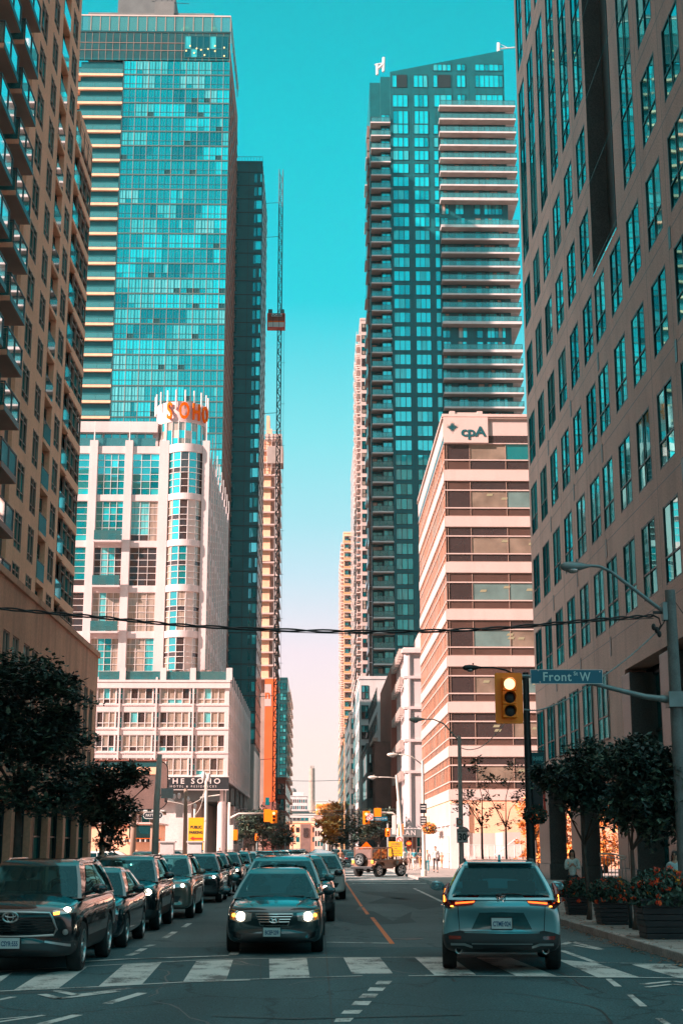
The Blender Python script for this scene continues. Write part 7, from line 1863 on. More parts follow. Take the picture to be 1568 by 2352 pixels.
b = MB(); b.box(P(1212, 1780, 45).x, P(1252, 1780, 45).x, 44.97, 45.01, ZZ(1727, 45, 1230), ZZ(1724, 45, 1230), M['pole_black']); b.box(P(1212, 1780, 45).x, P(1252, 1780, 45).x, 44.97, 45.01, ZZ(1867, 45, 1230), ZZ(1864, 45, 1230), M['pole_black']); b.build('bracket', bn)
b = MB(); b.box(P(1212, 1780, 45).x, P(1244, 1780, 45).x, 44.98, 45.0, ZZ(1863, 45, 1230), ZZ(1798, 45, 1230), M['sign_black']); b.build('cloth', bn)
b = MB(); b.box(P(1244.5, 1780, 45).x, P(1250, 1780, 45).x, 44.975, 45.0, ZZ(1863, 45, 1230), ZZ(1810, 45, 1230), M['red']); b.build('red_edge', bn)
text_mesh('SHARE', .17, mat('banner_text', (.10, .42, .44), var=0), parent=o, origin=(P(1234, 1752, 45).x, 44.975, ZZ(1743, 45, 1230)), bold=.006, sx=.66, extrude=.001)
def flowers(mb, c, r, n, mats, s=.05, squash=.6, low=-.3):
    for k in range(n):
        while True:
            p = V((R.uniform(-1, 1), R.uniform(-1, 1), R.uniform(low, 1)))
            if .35 < p.length < 1: break
        q = V(c) + V((p.x * r, p.y * r, p.z * r * squash)); d = V((R.uniform(-1, 1), R.uniform(-1, 1), R.uniform(-.6, 1))).normalized(); t = d.cross(V((R.uniform(-1, 1), .3, R.uniform(-1, 1)))).normalized(); w = s * R.uniform(.6, 1.4)
        e = d.cross(t); mb.add([q - t * w, q + e * w * .6 + d * .3 * w, q + t * w, q - e * w * .6 + d * .3 * w], [(0, 1, 2, 3)], R.choice(mats))
ML = [mat('leaf_green', (.035, .075, .055), rough=.6, var=.2, scale=6), mat('leaf_mid', (.055, .105, .070), rough=.6, var=.2, scale=6), mat('leaf_deep', (.018, .042, .036), rough=.6, var=.2, scale=6)]
MF = [mat('petal_red', (.75, .045, .015), rough=.6, var=.1), mat('petal_orange', (.90, .14, .02), rough=.6, var=.1), mat('petal_coral', (.70, .09, .05), rough=.6, var=.1)]
MY = [mat('petal_yellow', (.9, .40, .03), rough=.6, var=.1), mat('petal_gold', (.9, .28, .02), rough=.6, var=.1)]
def basket(label, c, r, lit=False):
    root = thing('hanging_basket', label, 'flower basket', tuple(c)); b = MB(); b.lathe(c, [(.05, -r * .6), (r * .5, -r * .3), (r * .6, 0), (r * .55, 0)], M['black'], n=14); b.build('bowl', root)
    f = MB(); flowers(f, V(c) + V((0, 0, .05)), r, 700, ML if not lit else ML + MY, .05, .8, -.8); f.build('foliage', root)
    f = MB(); flowers(f, V(c) + V((0, 0, .05)), r * 1.05, 90 if not lit else 300, MF + MY if lit else MF, .04, .8, -.8); f.build('blossom', root)
    h = MB(); h.tube([V(c), V(c) + V((0, 0, r * 1.6))], .012, M['black'], 5); h.build('hanger', root)
basket('dark hanging basket on the black lamp post in front of the arcade', P(1228, 1876, 45), .40)
r2, t2 = lamp_post('pale street lamp carrying the MAXIMUM 30 sign, sparse trees beside it', 1054, 1690, 67, 975, 1652, M['pole_pale'], .10, .85)
r3, t3 = lamp_post('pale lamp post with black hanging signs and a sunlit flower basket', 970, 1748, 92, 915, 1733, M['pole_pale'], .10, .85)
r4, t4 = lamp_post('leaning pale utility pole with a lamp beside the far signals', 910, 1780, 120, 868, 1785, M['pole_pale'], .12, .95, lean=.6)
basket('sunlit orange hanging basket under the black shop signs', P(985, 1905, 91.5), .5, True)
bs = thing('shop_sign', 'two stacked black hanging signs with white strokes on the pale lamp post', 'sign', tuple(P(969, 1870, 91.8)))
b = MB(); b.box(P(964, 1860, 91.8).x, P(979, 1860, 91.8).x, 91.7, 91.78, ZZ(1868, 91.8, 970), ZZ(1846, 91.8, 970), M['sign_black']); b.build('sign_board', bs)
b = MB(); b.box(P(964, 1860, 91.8).x, P(979, 1860, 91.8).x, 91.7, 91.78, ZZ(1896, 91.8, 970), ZZ(1875, 91.8, 970), M['sign_black']); b.build('sign_board', bs)
b = MB()
for v in (1852, 1858, 1880, 1886, 1892): b.box(P(966, 1860, 91.8).x, P(977, 1860, 91.8).x, 91.69, 91.699, ZZ(v + 1.5, 91.8, 970), ZZ(v - 1.5, 91.8, 970), M['sign_white'])
b.build('white_stroke', bs)
# speed sign
sp = thing('speed_sign', 'white speed limit sign reading MAXIMUM 30 on the pale lamp post', 'road sign', tuple(P(1061, 1919, 66.7)))
x0, x1, z0, z1 = P(1048.5, 1919, 66.7).x, P(1073.5, 1919, 66.7).x, ZZ(1936, 66.7, 1061), ZZ(1903, 66.7, 1061)
b = MB(); b.box(x0, x1, 66.70, 66.72, z0, z1, M['sign_white']); o = b.build('sign_plate', sp); e = MB(); e.box(x0 + .012, x1 - .012, 66.697, 66.6995, z0 + .012, z0 + .03, M['ink']); e.box(x0 + .012, x1 - .012, 66.697, 66.6995, z1 - .03, z1 - .012, M['ink']); e.box(x0 + .012, x0 + .03, 66.697, 66.6995, z0 + .031, z1 - .031, M['ink']); e.box(x1 - .03, x1 - .012, 66.697, 66.6995, z0 + .031, z1 - .031, M['ink']); e.build('border', sp)
text_mesh('30', .42, M['ink'], parent=o, origin=((x0 + x1) / 2, 66.694, z0 + .25), extrude=.001, bold=.014, sx=.9); text_mesh('MAXIMUM', .095, M['ink'], parent=o, origin=((x0 + x1) / 2, 66.694, z1 - .12), extrude=.001, bold=.003, sx=1.0)
ns = thing('parking_rule_sign', 'small white no stopping sign above the speed sign', 'road sign', tuple(P(1057, 1889, 66.7)))
b = MB(); b.box(P(1047, 1889, 66.7).x, P(1063, 1889, 66.7).x, 66.70, 66.72, ZZ(1900, 66.7, 1055), ZZ(1878, 66.7, 1055), M['sign_white']); b.build('sign_plate', ns)
b = MB(); c = P(1055, 1888, 66.69); b.lathe(c, [(.13, 0), (.10, 0), (.10, -.004), (.13, -.004)], M['orange'], n=20, axis='y'); b.build('ring', ns)
# ---- far signals over the next crossing
def mast(label, u, Y, arm_u, v, hs, side):
    x = P(u, 1900, Y).x; root = thing('signal_mast', label, 'traffic pole', (x, Y, .15)); b = MB(); b.tube([(x, Y, .15), (x, Y, ZZ(v - 25, Y, u))], .11, M['pole_pale'], 10); b.build('pole', root, smooth=True)
    a = MB(); a.tube([(x, Y, ZZ(v + 12, Y, u)), (lerp(x, P(arm_u, v, Y).x, .25), Y, ZZ(v + 1, Y, u)), P(arm_u, v, Y)], [.09, .08, .06], M['pole_pale'], 8); a.build('signal_arm', root, smooth=True)
    for (hu, hv, bk, lab) in hs:
        p = P(hu, hv, Y - .3); sg = thing('traffic_signal', lab, 'traffic signal', tuple(p)); signal_head(sg, p.x, p.y, p.z, back=bk, s=1.0)
    return root
mast('pale signal mast on the left reaching over the far crossing', 526, 128, 612, 1868, [(614, 1873, True, 'unlit back of a yellow signal on the far left mast'), (629, 1876, False, 'amber lit yellow signal hung lowest on the far left mast')], -1)
mast('pale signal mast on the right beside the blue Wellington sign', 914, 125, 862, 1866, [(867, 1871, True, 'unlit back of a yellow signal on the far right mast'), (841, 1878, False, 'amber lit yellow signal left of the blue Wellington sign')], 1)
ws = thing('street_name_sign', 'small blue street name sign reading Wellington St W over the far crossing', 'street sign', tuple(P(870, 1880, 125)))
b = MB(); x0, x1 = P(852, 1880, 124.6).x, P(889, 1880, 124.6).x; b.box(x0, x1, 124.5, 124.55, ZZ(1885, 124.6, 870), ZZ(1876, 124.6, 870), M['sign_blue']); o = b.build('sign_plate', ws)
text_mesh('Wellington St W', .22, M['sign_white'], parent=o, origin=((x0 + x1) / 2, 124.49, ZZ(1880.5, 124.6, 870)), extrude=.001, sx=.85)
def roundsign(label, u, v, Y, r=.3):
    p = P(u, v, Y); t = thing('round_sign', label, 'road sign', tuple(p)); b = MB(); b.box(p.x - r, p.x + r, Y, Y + .02, p.z - r, p.z + r, M['sign_white']); b.build('sign_plate', t)
    c = MB(); c.lathe((p.x, Y - .01, p.z), [(r * .85, 0), (r * .65, 0), (r * .65, -.004), (r * .85, -.004)], M['red'], n=20, axis='y'); c.tube([(p.x - r * .5, Y - .012, p.z + r * .5), (p.x + r * .5, Y - .012, p.z - r * .5)], .03, M['red'], 4); c.build('ring', t)
roundsign('no turn sign between the lit signal and the blue Wellington sign', 849, 1876.5, 124.4, .28); roundsign('round banned turn sign above the yellow closure sign', 917, 1930, 112, .28)
for i, (u, v, Y, lab) in enumerate(((655, 1912, 230, 'tiny amber lit signal over the far end of the left lane'), (672, 1905, 260, 'tiny yellow signal face by the portal building'), (828, 1905, 230, 'tiny amber lit signal right of the orange trees'), (590, 1923, 170, 'orange lit signal low on the left before the dark trees'), (890, 1912, 135, 'orange lit pedestrian signal right of the dark tree'), (741, 1916, 300, 'tiny amber signal in the middle of the far street'))):
    p = P(u, v, Y); t = thing('far_signal', lab, 'traffic signal', tuple(p)); signal_head(t, p.x, p.y, p.z, s=.9 if Y > 180 else .7); q = MB(); q.tube([(p.x, Y + .1, .15), (p.x, Y + .1, p.z + .8)], .08, M['galv'], 6); q.build('post', t)
ps = thing('pedestrian_signal', 'yellow pedestrian signal box on the far right mast', 'pedestrian signal', tuple(P(921, 1905, 124))); b = MB(); p = P(921, 1905, 124); b.box(p.x - .2, p.x + .2, 123.8, 124.1, p.z - .45, p.z + .45, M['yellow']); b.build('housing', ps, bevel=.03); b = MB(); p = P(905, 1895, 124); b.box(p.x - .17, p.x + .17, 123.9, 124.2, p.z - .8, p.z + .8, M['sign_white']); b.build('control_box', ps, bevel=.03)
ps = thing('pedestrian_signal', 'yellow pedestrian signal box on the far left mast', 'pedestrian signal', tuple(P(541, 1918, 127))); b = MB(); p = P(541, 1918, 127); b.box(p.x - .2, p.x + .2, 126.8, 127.1, p.z - .45, p.z + .45, M['yellow']); b.build('housing', ps, bevel=.03); b = MB(); p = P(531, 1925, 127); b.box(p.x - .2, p.x + .2, 126.9, 127.3, p.z - 1.1, p.z + 1.1, M['sign_white']); b.build('control_box', ps, bevel=.03)
# ---- construction signs
Yc = 106
cs = thing('closure_sign', 'yellow road closure sign reading CLOSED on a timber post behind the jeep', 'construction sign', tuple(G(910, 1998)))
x0, x1, z0, z1 = P(892, 1950, Yc).x, P(924, 1950, Yc).x, ZZ(1967, Yc, 908), ZZ(1933, Yc, 908)
b = MB(); b.box(x0, x1, Yc - .03, Yc, z0, z1, M['sign_yellow']); o = b.build('sign_plate', cs); b = MB(); b.box((x0 + x1) / 2 - .12, (x0 + x1) / 2 + .0, Yc + .001, Yc + .1, .15, z1 - .05, M['pole_pale']); b.build('post', cs)
for k, (t_, sz) in enumerate((('CLOSED', .2), ('King Street West', .11), ('From', .11), ('Spadina Avenue', .11), ('To University Avenue', .10), ('Sept. 8 to 1', .11))): text_mesh(t_, sz, M['ink_teal'], parent=o, origin=((x0 + x1) / 2, Yc - .035, z1 - .16 - k * .165), extrude=.001, bold=.002, sx=.9)
dsn = thing('diamond_sign', 'orange diamond lane closure sign poking up behind the jeep roof', 'construction sign', tuple(P(841, 1945, 112)))
p = P(841, 1950, 112); b = MB(); b.xprism([(p.x, p.z - .55), (p.x + .55, p.z), (p.x, p.z + .55), (p.x - .55, p.z)], 112, 112.02, M['orange']); b.build('sign_plate', dsn)
b = MB(); b.tube([(p.x - .1, 111.98, p.z - .2), (p.x - .1, 111.98, p.z + .15)], .03, M['ink'], 5); b.tube([(p.x + .1, 111.98, p.z - .2), (p.x + .1, 111.98, p.z), (p.x + .02, 111.98, p.z + .2)], .03, M['ink'], 5); b.tube([(p.x, 112.05, 0), (p.x, 112.05, p.z)], .03, M['galv'], 5); b.build('symbol', dsn)
# ---- parking lot on the left
bb = thing('billboard', 'big dark billboard seen from behind with rounded corners above the parking lot', 'billboard', (-13.5, 112, 0)); Yb = 110
x0, x1, z0, z1 = P(205, 1800, Yb).x, P(384, 1800, Yb).x, ZZ(1858, Yb, 330), ZZ(1748, Yb, 330); b = MB(); rr = .7; poly = []
for cx, cz, a0 in ((x1 - rr, z1 - rr, 0), (x0 + rr, z1 - rr, 90), (x0 + rr, z0 + rr, 180), (x1 - rr, z0 + rr, 270)):
    for k in range(6): a = math.radians(a0 + k * 18); poly.append((cx + rr * math.cos(a), cz + rr * math.sin(a)))
b.xprism(poly[::-1], Yb, Yb + .25, M['brick_brown']); b.build('board', bb)
b = MB(); b.tube([V((x, Yb + .1, z)) for x, z in poly + poly[:1]], .07, M['sign_black'], 6); b.box(x0, x1, Yb - .1, Yb + .35, z1 + .02, z1 + .1, M['brick_red']); b.build('board_frame', bb)
b = MB(); b.box(x0 + .8, x1 - .8, Yb - .05, Yb - .01, z1 - .45, z1 - .12, M['panel_teal']); b.box(x0 + .8, x1 - .8, Yb - .05, Yb - .01, z1 - 1.0, z1 - .46, M['precast']); b.build('sunlit_top_strip', bb)  # orange band is sunlight at the top put into colour, teal band above
b = MB()
for k in range(9): x = x0 + .3 + k * .65; b.box(x, x + .3, Yb - .5, Yb + .4, z0 - .2, z0 - .08, M['sign_white'])
b.box(x0, x1, Yb - .02, Yb + .1, z0 - .45, z0 - .2, M['wood_pole']); b.build('walkway', bb)
for u in (249, 305, 351): x = P(u, 1900, Yb).x; b = MB(); b.tube([(x, Yb + .5, .1), (x, Yb + .5, z0)], .22, M['wood_pole'], 12); b.build('post', bb, smooth=True)
pp = thing('oval_sign', 'dark oval sign with white letters PATTISON under the billboard', 'sign', tuple(P(352, 1873, Yb)))
p0, p1 = P(330, 1873, Yb - .6), P(381, 1873, Yb - .6); b = MB(); h = .24; poly = []
for cx, a0 in ((p1.x - .45, -90), (p0.x + h, 90)):
    for k in range(9): a = math.radians(a0 + k * 22.5); poly.append((cx + h * math.cos(a), p0.z + h * math.sin(a)))
b.xprism(poly[::-1], Yb - .6, Yb - .52, M['ink']); o = b.build('sign_plate', pp)
b = MB(); b.tube([V((x, Yb - .6, z)) for x, z in poly + poly[:1]], .028, M['sign_white'], 6); b.build('border', pp)
text_mesh('PATTISON', .27, M['sign_white'], parent=o, origin=((p0.x + p1.x) / 2 - .1, Yb - .63, p0.z), extrude=.002, bold=.006, sx=.88)
py = thing('parking_sign', 'tall yellow PUBLIC PARKING sign with a red arrow in front of the hotel', 'sign', tuple(P(450, 1980, 100)))
x0, x1, z0, z1 = P(432.5, 1915, 100).x, P(468, 1915, 100).x, ZZ(1952, 100, 450), ZZ(1878, 100, 450); b = MB(); b.box(x0, x1, 100, 100.06, z0, z1, M['sign_yellow']); o = b.build('sign_plate', py)
text_mesh('PUBLIC', .27, M['ink'], parent=o, origin=((x0 + x1) / 2, 99.99, z1 - .65), extrude=.002, bold=.008, sx=.9); text_mesh('PARKING', .27, M['ink'], parent=o, origin=((x0 + x1) / 2, 99.99, z1 - 1.0), extrude=.002, bold=.008, sx=.82)
b = MB(); zc = z1 - 1.4; b.xprism([(x0 + .12, zc), (x0 + .35, zc - .14), (x0 + .35, zc - .05), (x1 - .1, zc - .05), (x1 - .1, zc + .05), (x0 + .35, zc + .05), (x0 + .35, zc + .14)], 99.98, 99.995, M['red']); b.build('arrow', py)
b = MB()
for k in range(4): b.box(x0 + .62, x1 - .08, 99.985, 99.995, z0 + .2 + k * .075, z0 + .24 + k * .075, M['ink'])
b.build('small_print', py)
b = MB()
for x in (x0 + .2, x1 - .3): b.tube([(x, 100.1, .1), (x, 100.1, z1)], .05, M['pole_pale'], 6)
b.build('post', py)
def upole(label, pts, Y, r, m, extra=None):
    q = [P(u, v, Y) for u, v in pts]; q[-1].z = .1; root = thing('utility_pole', label, 'utility pole', (q[-1].x, Y, .1)); b = MB(); b.tube(q, [r * (.7 + .3 * i / (len(q) - 1)) for i in range(len(q))], m, 10); b.build('pole', root, smooth=True)
    if extra: extra(root)
    return root
def ex1(root):
    b = MB(); p = P(384, 1822, 75); b.box(p.x - .3, p.x + .3, 74.9, 75.3, p.z - .25, p.z + .25, M['concrete_pale']); b.build('junction_box', root); b = MB(); b.tube([P(364, 1827, 75), P(376, 1826, 75)], .04, M['steel'], 6); b.tube([P(380, 1834, 75), P(380, 1843, 75)], .04, M['steel'], 6); b.build('bracket', root)
upole('white leaning utility pole in front of the billboard', [(367, 1733), (360, 1850), (355, 1985)], 75, .19, M['pole_pale'], ex1)
def ex2(root):
    b = MB()
    for (u, v) in ((468, 1782), (479, 1786)): b.blob(P(u, v, 115), (.18, .18, .35), M['concrete_pale'], 10, 8)
    b.tube([P(460, 1832, 115), P(505, 1826, 115)], .06, M['pole_pale'], 6); b.build('transformer', root)
upole('thin pale pole with transformers before the black hotel name board', [(474, 1775), (473, 1890), (470, 1990)], 115, .15, M['pole_pale'], ex2)
def ex3(root):
    b = MB()
    for (u, v) in ((400, 1830), (412, 1828), (422, 1840), (432, 1836), (448, 1852)): b.blob(P(u, v, 112), (.14, .14, .22), M['concrete_pale'], 8, 6)
    b.box(P(406, 1845, 112).x, P(421, 1845, 112).x, 111.6, 112, ZZ(1878, 112, 412), ZZ(1848, 112, 412), M['concrete_pale']); b.build('insulator', root)
upole('dark weathered timber pole between the billboard and the yellow sign', [(427, 1812), (426, 1900), (424, 1990)], 112, .19, M['wood_pole'], ex3)
upole('short white pole just right of the oval sign', [(448, 1850), (447, 1880), (445, 1990)], 118, .12, M['pole_pale'])
cable('pole_cable', 'tangled wire sagging from the transformer pole to the white poles', [P(u, v, 114) for u, v in ((473, 1800), (465, 1830), (450, 1842), (430, 1850), (415, 1846), (385, 1840))], .03, M['pole_pale'], 30)
cable('pole_cable', 'wire dropping steeply from the transformer pole toward the yellow sign', [P(u, v, 114) for u, v in ((474, 1805), (462, 1850), (452, 1868), (447, 1872))], .03, M['pole_pale'], 20)
lk = thing('lot_building', 'low salmon building with dark openings and a striped awning behind the left trees', 'building', (-26, 150, 0)); b = MB(); b.box(-46, P(352, 1900, 148).x, 148, 160, .1, ZZ(1893, 148, 300), M['precast']); b.box(-46, P(352, 1900, 148).x + .3, 147.7, 160.3, ZZ(1893, 148, 300), ZZ(1889, 148, 300), M['cream']); b.build('wall', lk)
for (u0, u1) in ((232, 262), (297, 348)): b = MB(); b.box(P(u0, 1920, 148).x, P(u1, 1920, 148).x, 147.9, 147.99, ZZ(1925, 148, 300), ZZ(1896, 148, 300), M['g_dark']); b.build('window', lk)
b = MB(); x = P(285, 1930, 147).x
for k in range(14): b.box(x + k * .26, x + k * .26 + .13, 147.0, 147.9, ZZ(1934, 147, 320), ZZ(1927, 147, 320), M['sign_white'] if k % 2 == 0 else M['sign_black'])
b.box(x, x + 3.7, 146.95, 147.9, ZZ(1926.5, 147, 320), ZZ(1925.5, 147, 320), M['orange']); b.build('awning', lk)
for (u, lab) in ((383, 'pale square gate post left of the white pole'), (447, 'pale square gate post by the yellow parking sign')):
    x = P(u, 1950, 97).x; t = MB(); t.box(x - .45, x + .45, 97, 97.9, .146, ZZ(1935, 97, u), M['concrete_pale']); t.box(x - .55, x + .55, 96.9, 98, ZZ(1935, 97, u), ZZ(1932, 97, u), M['concrete_pale']); tag(t.build('gate_post'), lab, 'post')
# ---- kerbside planters, rails, fences
def planter(label, u, v, s, yl=0):
    g = G(u, v, .146); x, y = g.x, g.y + .35 * s; root = thing('flower_planter', label, 'planter', (x, y, .146), R.uniform(-.15, .15)); b = MB(); w0, w1, h = .36 * s, .46 * s, .66 * s
    for k in range(6):
        z0, z1 = .0 + h * k / 6, h * (k + 1) / 6 - .012; a0, a1 = lerp(w0, w1, k / 6), lerp(w0, w1, (k + .9) / 6)
        b.add([(-a0, -a0, z0), (a0, -a0, z0), (a0, a0, z0), (-a0, a0, z0), (-a1, -a1, z1), (a1, -a1, z1), (a1, a1, z1), (-a1, a1, z1)], [(0, 3, 2, 1), (4, 5, 6, 7), (0, 1, 5, 4), (1, 2, 6, 5), (2, 3, 7, 6), (3, 0, 4, 7)], M['sign_black'])
    b.box(-w1 - .02, w1 + .02, -w1 - .02, w1 + .02, h, h + .05, M['sign_black']); b.build('tub', root, world=False)
    f = MB(); flowers(f, (0, 0, h + .10), .66 * s, 2600, ML, .055, .72, -.35); f.build('foliage', root, world=False)
    f = MB()
    for k in range(110):
        a = R.uniform(0, 2 * PI); e = R.uniform(.1, 1); c = V((.66 * s * math.cos(a) * e, .66 * s * math.sin(a) * e, h + .1 + .46 * s * math.sqrt(max(0, 1 - e * e)) * R.uniform(.6, 1.1) - R.uniform(0, .25) * e)); flowers(f, c, .055, 22, MF if R.random() > yl else MY, .026, .9, -1)
    f.build('blossom', root, world=False)
planter('farthest of three black planters of red flowers, the smallest by the kerb', 1330, 2102, .74)
planter('middle black planter of red and yellow flowers on the right pavement', 1412, 2125, .84, .12)
planter('nearest black planter, overflowing with red and yellow flowers at the right edge', 1534, 2158, 1.08, .15)
hr = thing('hand_rail', 'pale pipe handrail sloping beside the arcade columns', 'railing', tuple(P(1400, 1990, 50))); b = MB()
b.tube([P(1376, 1961, 50), P(1402, 1961, 50), P(1436, 1968, 50)], .03, M['pole_pale'], 6); b.tube([P(1376, 1966, 50), P(1436, 1974, 50)], .02, M['pole_pale'], 6); b.build('rail', hr)
for k in range(8): u = 1378 + k * 8; p = P(u, 1966, 50); b = MB(); b.tube([p, (p.x, 50, .16)], .014, M['galv'], 5); b.build('baluster', hr)
fn = thing('chain_fence', 'pale chain link fence and stair rail in the sunny court behind the lamp post', 'fence', (12, 116, .15)); b = MB(); xa, xb = P(1075, 1960, 118).x, P(1196, 1960, 118).x; z1 = ZZ(1941, 118, 1130); z0 = .16
for k in range(9): x = lerp(xa, xb, k / 8); b.tube([(x, 118, z0), (x, 118, z1)], .035, M['frame_white'], 6)
for z in (z0 + .1, z1): b.tube([(xa, 118, z), (xb, 118, z)], .03, M['frame_white'], 6)
b.tube([P(1135, 1965, 117), P(1186, 1925, 117)], .05, M['frame_white'], 6); b.build('frame', fn)
b = MB()
for k in range(46): x = lerp(xa, xb, k / 46); b.tube([(x, 118, z0), (x + .35, 118, z1)], .006, M['frame_white'], 3, False); b.tube([(x + .35, 118, z0), (x, 118, z1)], .006, M['frame_white'], 3, False)
b.build('wire_mesh', fn)
lw = MB(); lw.box(xa - .8, xb + 4, 118.3, 118.8, .15, 1.2, M['cream']); lw.box(P(1150, 1900, 120).x, P(1190, 1900, 120).x, 119, 124, .15, ZZ(1912, 120, 1170), M['cream']); tag(lw.build('low_wall'), 'low pale wall with a pier behind the chain link fence', 'wall')
for i, (u, v, lab) in enumerate(((1448, 2098, 'dark slim bollard between the middle and nearest planter'),)):
    g = G(u, 2132, .146); b = MB(); b.tube([(g.x, g.y, .146), (g.x, g.y, 1.0)], .05, M['pole_black'], 10); b.blob((g.x, g.y, 1.02), .06, M['pole_black'], 8, 6); tag(b.build('bollard', smooth=True), lab, 'bollard')
# ================================================================ trees
def leaf_mats(nm, cols): return [mat('%s_%s' % (nm, 'abcd'[i]), c, rough=.6, var=.25, scale=2.0) for i, c in enumerate(cols)]
LD = leaf_mats('leaf_dark', [(.022, .048, .040), (.035, .070, .052), (.016, .034, .032), (.085, .125, .080)])
LO = leaf_mats('leaf_orange', [(.75, .24, .04), (.85, .33, .07), (.60, .17, .03), (.80, .42, .12)])
LW = leaf_mats('leaf_warm', [(.06, .07, .045), (.12, .09, .05), (.035, .05, .04), (.20, .10, .04)])
LG = leaf_mats('leaf_gold', [(.95, .45, .10), (.95, .55, .18), (.90, .36, .06)])
BARK = mat('bark', (.075, .055, .045), rough=.9, var=.3, scale=6, bump=.5, bscale=14)
def tree(name, label, base, clumps, n, size, lm, trunk_r=.12, group=None, droop=0.0, spread=.45, seed=1, fork=None, cat='tree'):
    """clumps: list of (centre, radius vector); leaves in small sprays of three to five, thinner towards the edge"""
    rr = random.Random(seed); base = V(base); root = thing(name, label, cat, tuple(base), group=group)
    t = MB(); zlow = min(c[2] - r[2] for c, r in clumps); ztop = max(c[2] for c, r in clumps)
    fk = V(fork) if fork else V((base.x + rr.uniform(-.1, .1), base.y, lerp(base.z, ztop, .45)))
    t.tube([base, V((base.x + .03, base.y, base.z + .3)), V((lerp(base.x, fk.x, .6), lerp(base.y, fk.y, .6), lerp(base.z, fk.z, .6))), fk], [trunk_r * 1.35, trunk_r, trunk_r * .85, trunk_r * .7], BARK, 9)
    for c, r in clumps:
        c = V(c); m = (fk + c) / 2 + V((rr.uniform(-.2, .2), rr.uniform(-.2, .2), .15)); t.tube([fk, m, c], [trunk_r * .5, trunk_r * .3, trunk_r * .12], BARK, 6)
        for k in range(5):
            d = V((rr.uniform(-1, 1), rr.uniform(-1, 1), rr.uniform(-.4, 1))).normalized(); e = c + V((d.x * r[0], d.y * r[1], d.z * r[2])) * .85; t.tube([m.lerp(c, rr.uniform(.3, 1)), (c + e) / 2, e], [trunk_r * .16, trunk_r * .09, trunk_r * .03], BARK, 4)
    t.build('trunk', root, smooth=True)
    L = MB(); tot = sum(r[0] * r[1] * r[2] for c, r in clumps)
    for c, r in clumps:
        c = V(c); k = int(n * (r[0] * r[1] * r[2]) / tot); subs = []
        for q in range(max(8, k // 55)):
            while True:
                p = V((rr.uniform(-1, 1), rr.uniform(-1, 1), rr.uniform(-1, 1)))
                if p.length < 1: break
            subs.append((c + V((p.x * r[0], p.y * r[1], p.z * r[2])), rr.choice(lm)))
        for q in range(k // 3):
            sc, pm = rr.choice(subs); w = spread * (r[0] + r[2]) / 2 * .42
            p = sc + V((rr.gauss(0, w), rr.gauss(0, w), rr.gauss(0, w * .55) - droop * abs(rr.gauss(0, .3))))
            for j in range(3):
                d = V((rr.uniform(-1, 1), rr.uniform(-1, 1), rr.uniform(-.35 - droop, .5))).normalized(); s_ = size * rr.uniform(.4, 1.6); tt = d.cross(V((0, 0, 1))).normalized() if abs(d.z) < .98 else V((1, 0, 0)); tt = (tt + V((0, 0, rr.uniform(-.6, .6)))).normalized()
                a = p; b_ = p + d * s_ * .5 + tt * s_ * .28; e = p + d * s_; f = p + d * s_ * .5 - tt * s_ * .28
                L.add([a, b_, e, f], [(0, 1, 2, 3)], pm if rr.random() < .75 else rr.choice(lm))
    L.build('crown', root); return root
pc = lambda u, v, Y: tuple(P(u, v, Y))
Y = 46
tree('street_tree', 'big dark leafy street tree at the left edge in front of the brown podium', (P(45, 1900, Y).x, Y, .15), [(pc(40, 1560, Y), (1.6, 1.4, .8)), (pc(130, 1600, Y), (1.0, 1.2, .75)), (pc(20, 1690, Y), (2.0, 1.5, 1.0)), (pc(120, 1700, Y), (1.15, 1.4, .9)), (pc(60, 1820, Y), (1.6, 1.4, .75)), (pc(-80, 1640, Y), (1.6, 1.4, 1.2)), (pc(170, 1660, Y), (.55, .8, .35)), (pc(150, 1790, Y), (.8, 1.0, .5))], 30000, .17, LD, .14, seed=3)
Y = 62
tree('street_tree', 'second dark tree on the left, orange lit leaves low on its street side', (P(232, 1940, Y).x, Y, .15), [(pc(235, 1790, Y), (1.5, 1.3, .65)), (pc(300, 1775, Y), (.8, 1.0, .42)), (pc(205, 1850, Y), (1.1, 1.2, .8)), (pc(262, 1860, Y), (1.0, 1.1, .8)), (pc(255, 1925, Y), (.7, .8, .5)), (pc(340, 1800, Y), (.3, .4, .15))], 19000, .15, LD + [LW[1]], .10, seed=5)
Y = 36
tree('locust_tree', 'drooping locust tree behind the farthest planter, left of the two on the right', (P(1348, 2000, Y).x, Y, .15), [(pc(1300, 1770, Y), (.85, .8, .38)), (pc(1370, 1735, Y), (.80, .8, .45)), (pc(1400, 1830, Y), (.60, .7, .5)), (pc(1250, 1775, Y), (.40, .5, .2)), (pc(1340, 1820, Y), (.6, .6, .35))], 14000, .12, LD, .055, droop=.5, seed=8)
Y = 31.6
tree('locust_tree', 'drooping locust tree behind the nearest planter, cut by the right edge', (P(1453, 2000, Y).x, Y, .15), [(pc(1460, 1735, Y), (.75, .8, .45)), (pc(1520, 1785, Y), (.6, .8, .65)), (pc(1455, 1830, Y), (.55, .7, .5)), (pc(1590, 1860, Y), (.7, .7, .6)), (pc(1500, 1880, Y), (.4, .6, .35))], 17000, .12, LD, .06, droop=.5, seed=9)
